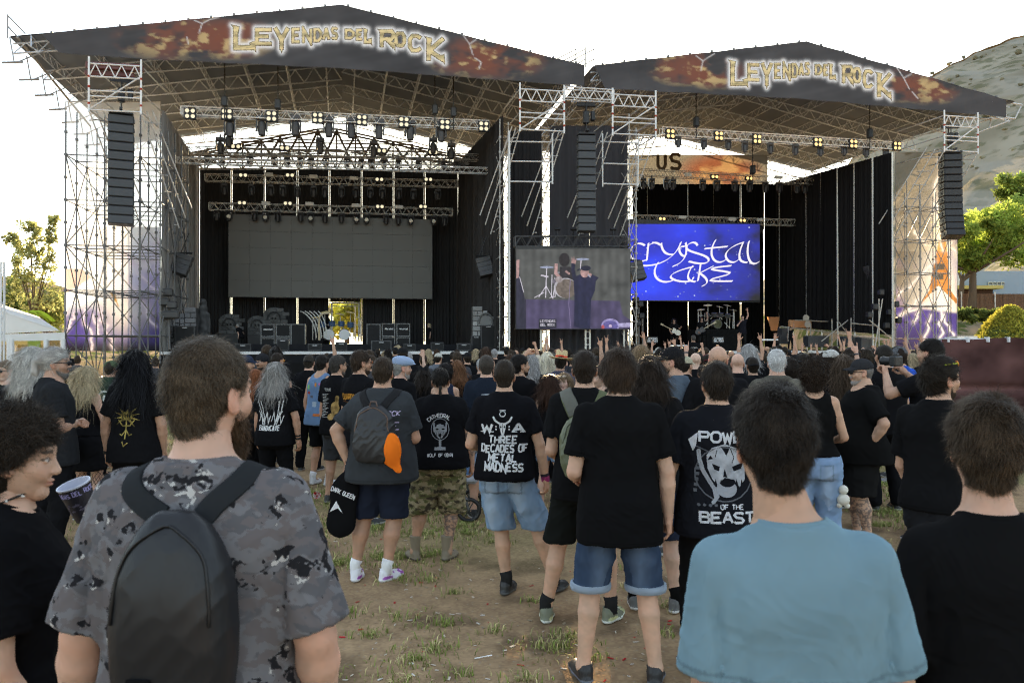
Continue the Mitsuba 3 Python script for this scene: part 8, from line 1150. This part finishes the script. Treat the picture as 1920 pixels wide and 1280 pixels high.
quick('person with long wavy grey hair beside the young man', 993, 661, 10, 'long', (.27, .26, .25), ln=.16, wave=.4, yaw=-10, seed=53, thick=.02, fat=1.1); quick('woman with brown hair in a black tank top and denim shorts', 1032, 702, 8.5, 'long', (.055, .028, .018), ln=.08, sex='f', kind='tank', bk='shorts', to=.68, bcol=denim((.15, .24, .40), (.3, .4, .5)), yaw=-30, seed=54, L=((.35, .25, -.9), (-.1, 1, .4), 'relax'), shoe=(.62, .60, .58), sole=(.7, .7, .7), skin=(.55, .36, .27), thick=.018, n=2600)
p = quick('smiling woman with light brown curls and glasses pushed up facing the camera', 1060, 699, 9.3, 'bob', (.16, .105, .06), yaw=168, head=(-8, 0, 8), sex='f', seed=55, skin=(.60, .41, .34), smile=1.0, thick=.02, wave=.4); p.glasses(c=(.5, .42, .34), up=True)
quick('person with long platinum blonde hair and bare shoulders', 1026, 660, 11, 'long', (.62, .57, .44), ln=.22, sex='f', kind='tank', yaw=-5, seed=56, skin=PALE, thick=.018); quick('person in a straw hat with a red ribbon', 1050, 661, 10.6, 'short', cap=(.50, .39, .22), capk='straw', band=(.50, .05, .025), yaw=-8, seed=57, head=(0, -6, 6), shirt=(.06, .06, .09)); quick('person in a small white woven hat', 1004, 668, 13, 'short', cap=(.66, .60, .50), capk='fedora', band=(.05, .04, .03), yaw=-20, seed=58)
quick('boy in black facing left between the two tall men', 1124, 684, 7.6, 'short', (.05, .035, .024), yaw=120, seed=59, skin=PALE, sh=.9, hL=.04); quick('person with collar-length light brown hair behind the wavy-haired person', 1202, 648, 8.6, 'bob', (.20, .135, .075), yaw=-4, seed=60, thick=.02)
p = quick('man in a black cap and washed blue-grey tee with white shoulder lettering', 1262, 650, 7.0, 'short', (.03, .024, .02), cap=(.012, .012, .013), capyaw=0, yaw=58, head=(24, -4, 0), seed=61, fat=1.26, shirt=(.075, .098, .125), bk='shorts', to=.5, bcol=camo(GREENCAMO, 12), skin=(.50, .31, .22), L=((.3, .2, -1), (-.2, .8, -.3), 'relax'), slv=.85, belly=.04, beard=(.05, .04, .03)); p.decal(shapely.affinity.rotate(word('LOWER', .02, 1.33, .05, .24, .6), -8, origin=(0, 1.33)), (.55, .56, .55))
quick('person in a plain white tee half hidden behind the blue-grey tee', 1236, 690, 9.2, 'short', (.03, .02, .015), shirt=(.62, .62, .62), yaw=20, seed=62)
quick('tall bald man in black with a tattooed left arm', 1346, 646, 6.8, None, yaw=-3, seed=63, fat=1.2, sh=1.08, tat=(-1, 0), L=((.36, -.05, -1), (.04, .12, -1), 'relax'), skin=(.50, .31, .22)); quick('shorter bald man in black right of the tall bald man', 1383, 661, 9.4, None, yaw=-10, seed=64, fat=1.15, skin=(.56, .36, .27)); quick('pale bald man in front of the red cap', 1304, 660, 11.2, None, yaw=10, seed=65, skin=(.60, .41, .31)); quick('man in a beige baseball cap looking right', 1286, 668, 10.4, 'buzz', cap=(.36, .33, .23), yaw=-50, seed=66)
quick('man in a black baseball cap worn backwards with a net panel', 1411, 669, 10.2, 'buzz', cap=(.014, .014, .016), capyaw=180, yaw=0, seed=67); quick('stocky man with cropped white hair and a camouflage tee', 1456, 654, 7.4, 'buzz', (.50, .49, .47), yaw=-5, seed=68, fat=1.32, sh=1.08, col=camo([(.085, .08, .065), (.05, .05, .035), (.13, .115, .09)], 8), L=((.3, .25, -.8), (-.5, .5, .75), 'relax'), n=2600, hL=.012, skin=(.52, .33, .24))
quick('person with long grey curls in front of the right stage', 1404, 647, 12.5, 'long', (.30, .29, .28), ln=.12, wave=.5, yaw=0, seed=69, thick=.03, curl=.3); quick('person in a dark red cap before the right stage', 1326, 664, 13, 'short', cap=(.16, .015, .03), capyaw=170, yaw=0, seed=70)
quick('person with very long brown hair behind the cap man', 1582, 666, 7.9, 'long', (.085, .056, .035), ln=.34, yaw=-6, seed=71, thick=.02, n=4200, hL=.26, tip=1 if False else None) if False else quick('person with very long brown hair behind the cap man', 1582, 666, 7.9, 'long', (.085, .056, .035), ln=.34, yaw=-6, seed=71, thick=.02, n=4200, hL=.26)
quick('person with dark curls left of the tank-top woman', 1480, 672, 8.6, 'curly', (.028, .02, .015), yaw=5, seed=72, curl=.7, thick=.025); quick('person in a pale grey cap with a white bobble behind the long brown hair', 1558, 655, 9.0, 'short', cap=(.42, .41, .38), yaw=-60, seed=73, skin=PALE); quick('person in a black cap left of the pale grey cap', 1505, 662, 9.4, 'short', cap=(.016, .016, .018), capyaw=150, yaw=0, seed=74)
quick('broad man in black with dark cropped hair near the photographer', 1657, 646, 8.8, 'buzz', (.03, .025, .02), yaw=5, seed=75, fat=1.3, sh=1.1, L=((.4, .3, -.6), (-.7, .5, .4), 'relax')); quick('man in a grey long-sleeved top and brown shorts', 1683, 648, 11, 'short', (.025, .02, .016), shirt=(.27, .27, .29), slv=1.75, kind='long', bk='shorts', to=.52, bot=(.085, .055, .035), yaw=20, seed=76, L=((.6, .4, -.4), (-.6, .7, .5), 'relax'))
quick('man in a bright blue tee, denim shorts and a grey cap', 1686, 650, 10.5, 'short', (.03, .02, .015), shirt=(.022, .070, .36), bk='shorts', to=.5, bcol=denim((.11, .18, .30), (.28, .37, .48)), cap=(.10, .105, .115), capyaw=10, yaw=15, seed=77, shoe=(.25, .25, .25), sole=(.6, .6, .6), sock=(.02, .02, .02), feet=((-.12, 0), (.12, .04)), fat=1.1, L=((.3, .2, -.9), (-.5, .8, .3), 'relax'))
p = quick('tall dark-haired photographer in a black tee raising a camera', 1746, 634, 7.4, 'short', (.016, .013, .011), yaw=32, head=(6, 0, 0), seed=78, L='camera', R='camera', fat=1.1, n=2200, skin=(.48, .30, .21)); o = p.at(.02, .34, 1.56); t = thing('camera', 'black camera with a long lens held up by the photographer', 'camera'); Rz = rot('z', p.yaw); part('body', t, xf(cat([cbox([0, 0, 0], [.14, .07, .10], .012), cbox([0, 0, .06], [.05, .05, .035], .01)]), Rz, o), 'satin', (.012, .012, .012)); part('lens', t, xf(xf(lathe([(0, 0), (.04, 0), (.042, .1), (.048, .13), (.044, .15), (0, .148)], 20), rot('x', -90)), Rz, o), 'satin', (.015, .015, .015))
for x, top, Y, q, s_, lab in ((1577, 690, 9.2, 1, 81, 'person in black throwing a high rock-horn salute with a wristband'), (1622, 694, 9.8, 1, 82, 'person in black throwing a second rock-horn salute to the right'), (1318, 684, 10.5, -1, 83, 'person holding up a rock-horn hand in front of the blue screen stage')): 
    p = quick(lab, x, top, Y, 'short', yaw=4, seed=s_, L='up' if q < 0 else 'hang', R='up' if q > 0 else 'hang', skin=(.56, .36, .27)); p.band(q, (.02, .02, .03))
p = quick('fan with a long bare arm raised in front of the side screen', 1100, 672, 12, 'short', yaw=0, seed=84, L='hang', R='up'); quick('man clapping both hands overhead near the left stage', 772, 686, 14, 'buzz', yaw=0, seed=85, L='upopen', R='upopen', skin=PALE)
t = thing('stroller', 'folding pushchair with a small black wheel behind the denim shorts', 'stroller'); o = np.array([(870 - CX) * 8.2 / F, 8.2, 0]); ty = lambda c, r=.11: xf(sweep([[r * math.cos(a), 0, r * math.sin(a)] for a in np.linspace(0, 6.283, 20)], .02, 8, False), None, c)
for q in (0, .45):
    w_ = part('wheel', t, ty(o + [.05, q, .125]), 'satin', (.012, .012, .012)); part('spoke', t, tubes([(o + [.05, q, .125], o + [.05 + .1 * math.cos(a), q, .125 + .1 * math.sin(a)], .006) for a in np.arange(6) * 1.047], 5), 'satin', (.03, .03, .03))
part('frame', t, tubes([(o + [.05, q, .125], o + [-.05, q, .5], .012) for q in (0, .45)] + [(o + [-.05, 0, .5], o + [-.05, .45, .5], .012), (o + [-.05, 0, .5], o + [.3, 0, .95], .012), (o + [-.05, .45, .5], o + [.3, .45, .95], .012), (o + [.05, 0, .23], o + [-.2, 0, .30], .02)], 8), 'metal', (.1, .1, .1)); part('seat', t, cbox(o + [-.02, .225, .42], [.32, .38, .08], .03), 'cloth', (.30, .31, .33))
x, y = gpt(1292, 1018); single('clear_cup', 'crumpled clear plastic cups on the ground beside the watch hand', 'litter', cat([xf(lathe([(0, 0), (.03, 0), (.042, .11), (.040, .11), (.028, .004)], 14), rot('y', a) @ rot('x', b_), (x + dx, y + dy, .05)) for a, b_, dx, dy in ((70, 20, 0, 0), (20, 60, .07, .05), (100, -30, -.06, .08))]), 'satin', (.62, .62, .62))
# ------------------------------------------------------------------ the far crowd: prototypes copied with a place, a turn and a size of their own
def proto(mk):
    k0 = set(scene); l0 = set(labels); u0 = dict(used); p = mk(); new = [k for k in scene if k not in k0]; out = [(k[len(p.key):], scene.pop(k)) for k in new]
    for k in list(labels):
        if k not in l0: labels.pop(k)
    used.clear(); used.update(u0); return out, p.H
CW = dict(px=960, top=650, Y=22)
def mkp(hair='short', hc=(.03, .022, .016), **kw): return lambda: quick('x', 960, 650, 20, hair, hc, H=1.785, h=.024, **kw)
for nm in ('X',): pass
SPEC = [('dark short-haired fan in a black tee', mkp(seed=101)), ('fan with long dark hair in black', mkp('long', (.02, .016, .013), ln=.15, seed=102)), ('fan in a black cap and black tee', mkp('buzz', cap=(.013, .013, .014), seed=103)), ('bald fan in a black tee', mkp(None, seed=104, fat=1.15)), ('fan with long fair hair in black', mkp('long', (.33, .26, .16), ln=.15, seed=105, sex='f')), ('curly dark-haired fan in black', mkp('curly', seed=106, curl=.7, thick=.025)),
        ('brown-haired fan in a dark grey tee', mkp('short', (.06, .04, .025), shirt=(.05, .05, .055), seed=107)), ('grey-haired fan in a black tee', mkp('buzz', (.3, .29, .28), seed=108, fat=1.2)), ('brown-haired woman in a black vest top', mkp('long', (.07, .04, .025), ln=.08, sex='f', kind='tank', seed=109)),
        ('fan in black with right hand in horns', mkp(seed=110, R='up')), ('fan in black with left hand in horns', mkp('medium', (.04, .03, .02), seed=111, L='up')), ('fan in black with both arms raised', mkp('short', seed=112, L='upopen', R='up')), ('fan in a black cap raising a fist', mkp('buzz', cap=(.02, .02, .022), seed=113, R='fist')), ('fan holding up a phone', mkp('short', (.05, .035, .022), seed=114, R='phone', L='hang', shirt=(.03, .03, .035))), ('long-haired fan raising one open hand', mkp('long', (.03, .02, .015), ln=.14, seed=115, R='upopen')), ('fan in a pale cap and faded tee', mkp('buzz', cap=(.4, .38, .33), shirt=(.12, .13, .15), seed=116))]
def zone(px, Y): return ('at rear' if Y < 15 else 'midway' if Y < 21 else 'near barrier') + ' before ' + ('left tower' if px < 420 else 'dark screen' if px < 860 else 'middle drapes' if px < 965 else 'side screen' if px < 1185 else 'blue screen' if px < 1430 else 'right drapes' if px < 1670 else 'right tower')
PROT = [(lab, *proto(mk)) for lab, mk in SPEC]; cr_ = np.random.default_rng(12); placed = [(labels_x, 0) for labels_x in ()]; busy = []
def far(px, top, Y, i, yaw, lab):
    lb, items, H0 = PROT[i]; H = CH + (HY - top) * Y / F; s_ = H / H0; k = thing('person', lab or f'{lb} {zone(px, Y)}', 'person', 'people far back in the crowd'); M = T().translate([(px - CX) * Y / F, Y, 0]).rotate([0, 0, 1], yaw).rotate([0, 1, 0], float(cr_.uniform(-4, 4))).scale([s_, s_, s_]); base = T().translate([-0.0, -20.0, 0])
    far_px.append((labels[k]['label'], px, k))
    for suf, d in items: scene[k + suf] = {**d, 'to_world': M @ base}; used[k + suf] = 0
def ok(x, Y, px):
    for a, b in busy:
        if abs(a - x) < .50 and abs(b - Y) < .55: return False
    return True
cnt = 0; far_px = []
for Y in np.arange(11.4, 31, .62):
    for j in range(36):
        px = cr_.uniform(120, 1790); x = (px - CX) * Y / F; Yj = Y + cr_.uniform(-.3, .3)
        dens = np.interp(px, [120, 300, 420, 640, 760, 960, 1120, 1250, 1600, 1740, 1790], [.14, .10, .16, .22, .38, .55, .75, .9, .95, .75, .5]) * np.interp(Y, [11, 14, 20, 31], [.55, .9, 1, .9])
        if cr_.random() > dens * .62 or not ok(x, Yj, px): continue
        if px < 700 and Y > 22: continue
        up = cr_.random() < np.interp(px, [300, 900, 1250, 1700], [.02, .07, .28, .33]); i = int(cr_.integers(9, 15) if up else cr_.choice([0, 1, 2, 3, 4, 5, 6, 7, 8, 15], p=[.2, .16, .14, .08, .09, .09, .09, .06, .06, .03])); Hh = cr_.normal(1.70, .07); far(px, HY - (Hh - CH) * F / Yj, Yj, i, cr_.uniform(-22, 22), None); busy.append((x, Yj)); cnt += 1
        if cnt >= 240: break
    if cnt >= 240: break
for i, (px, Y) in enumerate(((1712, 15.2), (1790, 15.6), (1815, 16.1), (1890, 15.8), (1905, 16.4))): far(px, HY + 22, Y, 9 + i % 3, 0, ['fan behind the red-brown fence raising horns nearest the printed tower', 'first fan behind the red-brown fence raising a hand', 'second fan behind the red-brown fence raising a hand', 'third fan behind the red-brown fence raising a hand', 'last fan behind the red-brown fence at the right edge'][i])
for lb in {a for a, _, _ in far_px}:
    same = sorted((b, c) for a, b, c in far_px if a == lb)
    if len(same) > 1:
        for i, (_, k) in enumerate(same): labels[k]['label'] = f'{ORD[i]} {lb} from left'
# ------------------------------------------------------------------ the bands on the stages
def onstage(fr, label, px, v, head_row, yaw, hair='long', hc=(.012, .01, .01), shirt=B_, **kw):
    q = fr.pt(fr.L(px, 640, v)); H = CH + (HY - head_row) * q[1] / F - DECK - kw.pop('raise_', 0); r = kw.pop('rz', 0); p = Person(label, q[0], q[1], head_row, yaw=yaw, z0=DECK + r, H=H - r, **{'h': .024, **kw}); p.tee(shirt); p.bottoms((.012, .012, .012), to=.06, kind='trousers'); p.shoes()
    if hair: p.hair(hair, hc, ln=.12 if hair == 'long' else 0, L=.1 if hair == 'long' else .02)
    return p
def guitar(p, label, c, flip=1, tilt=28):
    t = thing('electric_guitar', label, 'guitar'); o = np.array([-.10 * flip, .22, 1.02]); body = unary_union([el(-.10, 0, .17, .15), el(.10, .0, .13, .12), el(.16, .10, .10, .045), el(.14, -.10, .09, .045)]).simplify(.004); m = flat_poly(body, .05); R = rot('y', -tilt if flip > 0 else 180 + tilt) @ rot('x', 90); part('body', t, p.world(xf(m, R, o)), 'satin', c); part('neck', t, p.world(xf(cat([box([.15, -.022, .02], [.80, .022, .045]), box([.80, -.045, .02], [.95, .05, .04])]), R, o)), 'satin', (.42, .36, .24)); part('pickup', t, p.world(xf(cat([box([x, -.04, .05], [x + .03, .04, .058]) for x in (-.06, .04)]), R, o)), 'satin', (.05, .05, .05))
p = onstage(RS, 'bassist with long dark hair and a white bass on the right stage', 1264, 4.5, 597, 172, R=((.3, .15, -1), (-.2, .55, -.55), 'grip'), L=((.45, .3, -.75), (.2, .8, .35), 'grip'), skin=(.42, .28, .22)); guitar(p, 'white bass guitar held by the bassist on the right stage', (.68, .64, .54))
p = onstage(RS, 'guitarist with one arm raised on the right stage', 1316, 5.5, 594, 170, L='fist', R=((.3, .15, -1), (-.2, .55, -.55), 'grip'), skin=(.42, .28, .22)); guitar(p, 'dark guitar slung on the guitarist of the right stage', (.06, .06, .065), flip=-1, tilt=30)
onstage(RS, 'singer in black holding a microphone at the front of the right stage', 1392, 3.5, 590, 176, 'short', R=((.3, .4, -.5), (-.55, .2, .8), 'fist'), L='upopen', skin=(.46, .30, .24), shirt=(.010, .010, .014))
onstage(RS, 'drummer seen behind the drum kit of the right stage', 1346, 9.2, 588, 180, 'short', skin=(.42, .28, .22), rz=.9, L='phone', R='phone'); onstage(LS, 'drum technician in dark clothes behind the left stage drum kit', 612, 7.9, 584, -40, 'long', skin=(.38, .25, .19), L='phone', R='front')
q = onstage(LS, 'fair-haired crew member crouching among the cases on the left stage', 804, 8.5, 606, 120, 'long', (.36, .29, .18), skin=(.46, .31, .24)); onstage(LS, 'crew member in black bending beside the tomb props of the left stage', 452, 6.4, 605, 60, 'buzz', (.3, .28, .25), lean=30, skin=(.46, .31, .24)); onstage(RS, 'crew member raising an arm at the right wing of the right stage', 1482, 6, 612, 170, 'short', L='up', skin=(.42, .28, .22))
q = RS.pt(RS.L(1300, 640, -2.2)); p = Person('security guard in a black tee standing above the barrier of the right stage', q[0], q[1], 628, yaw=4, h=.024); p.tee(B_); p.bottoms(B_, to=.06, kind='trousers'); p.shoes(); p.hair('buzz', (.1, .09, .08), L=.006); p.decal(word('SECURITY', 0, 1.28, .04, .2, .5), (.6, .6, .6), edge=.04)
PAL['t'] = mi.Float(np.concatenate(ROWS).ravel().astype(np.float32)); dr.eval(PAL['t'])
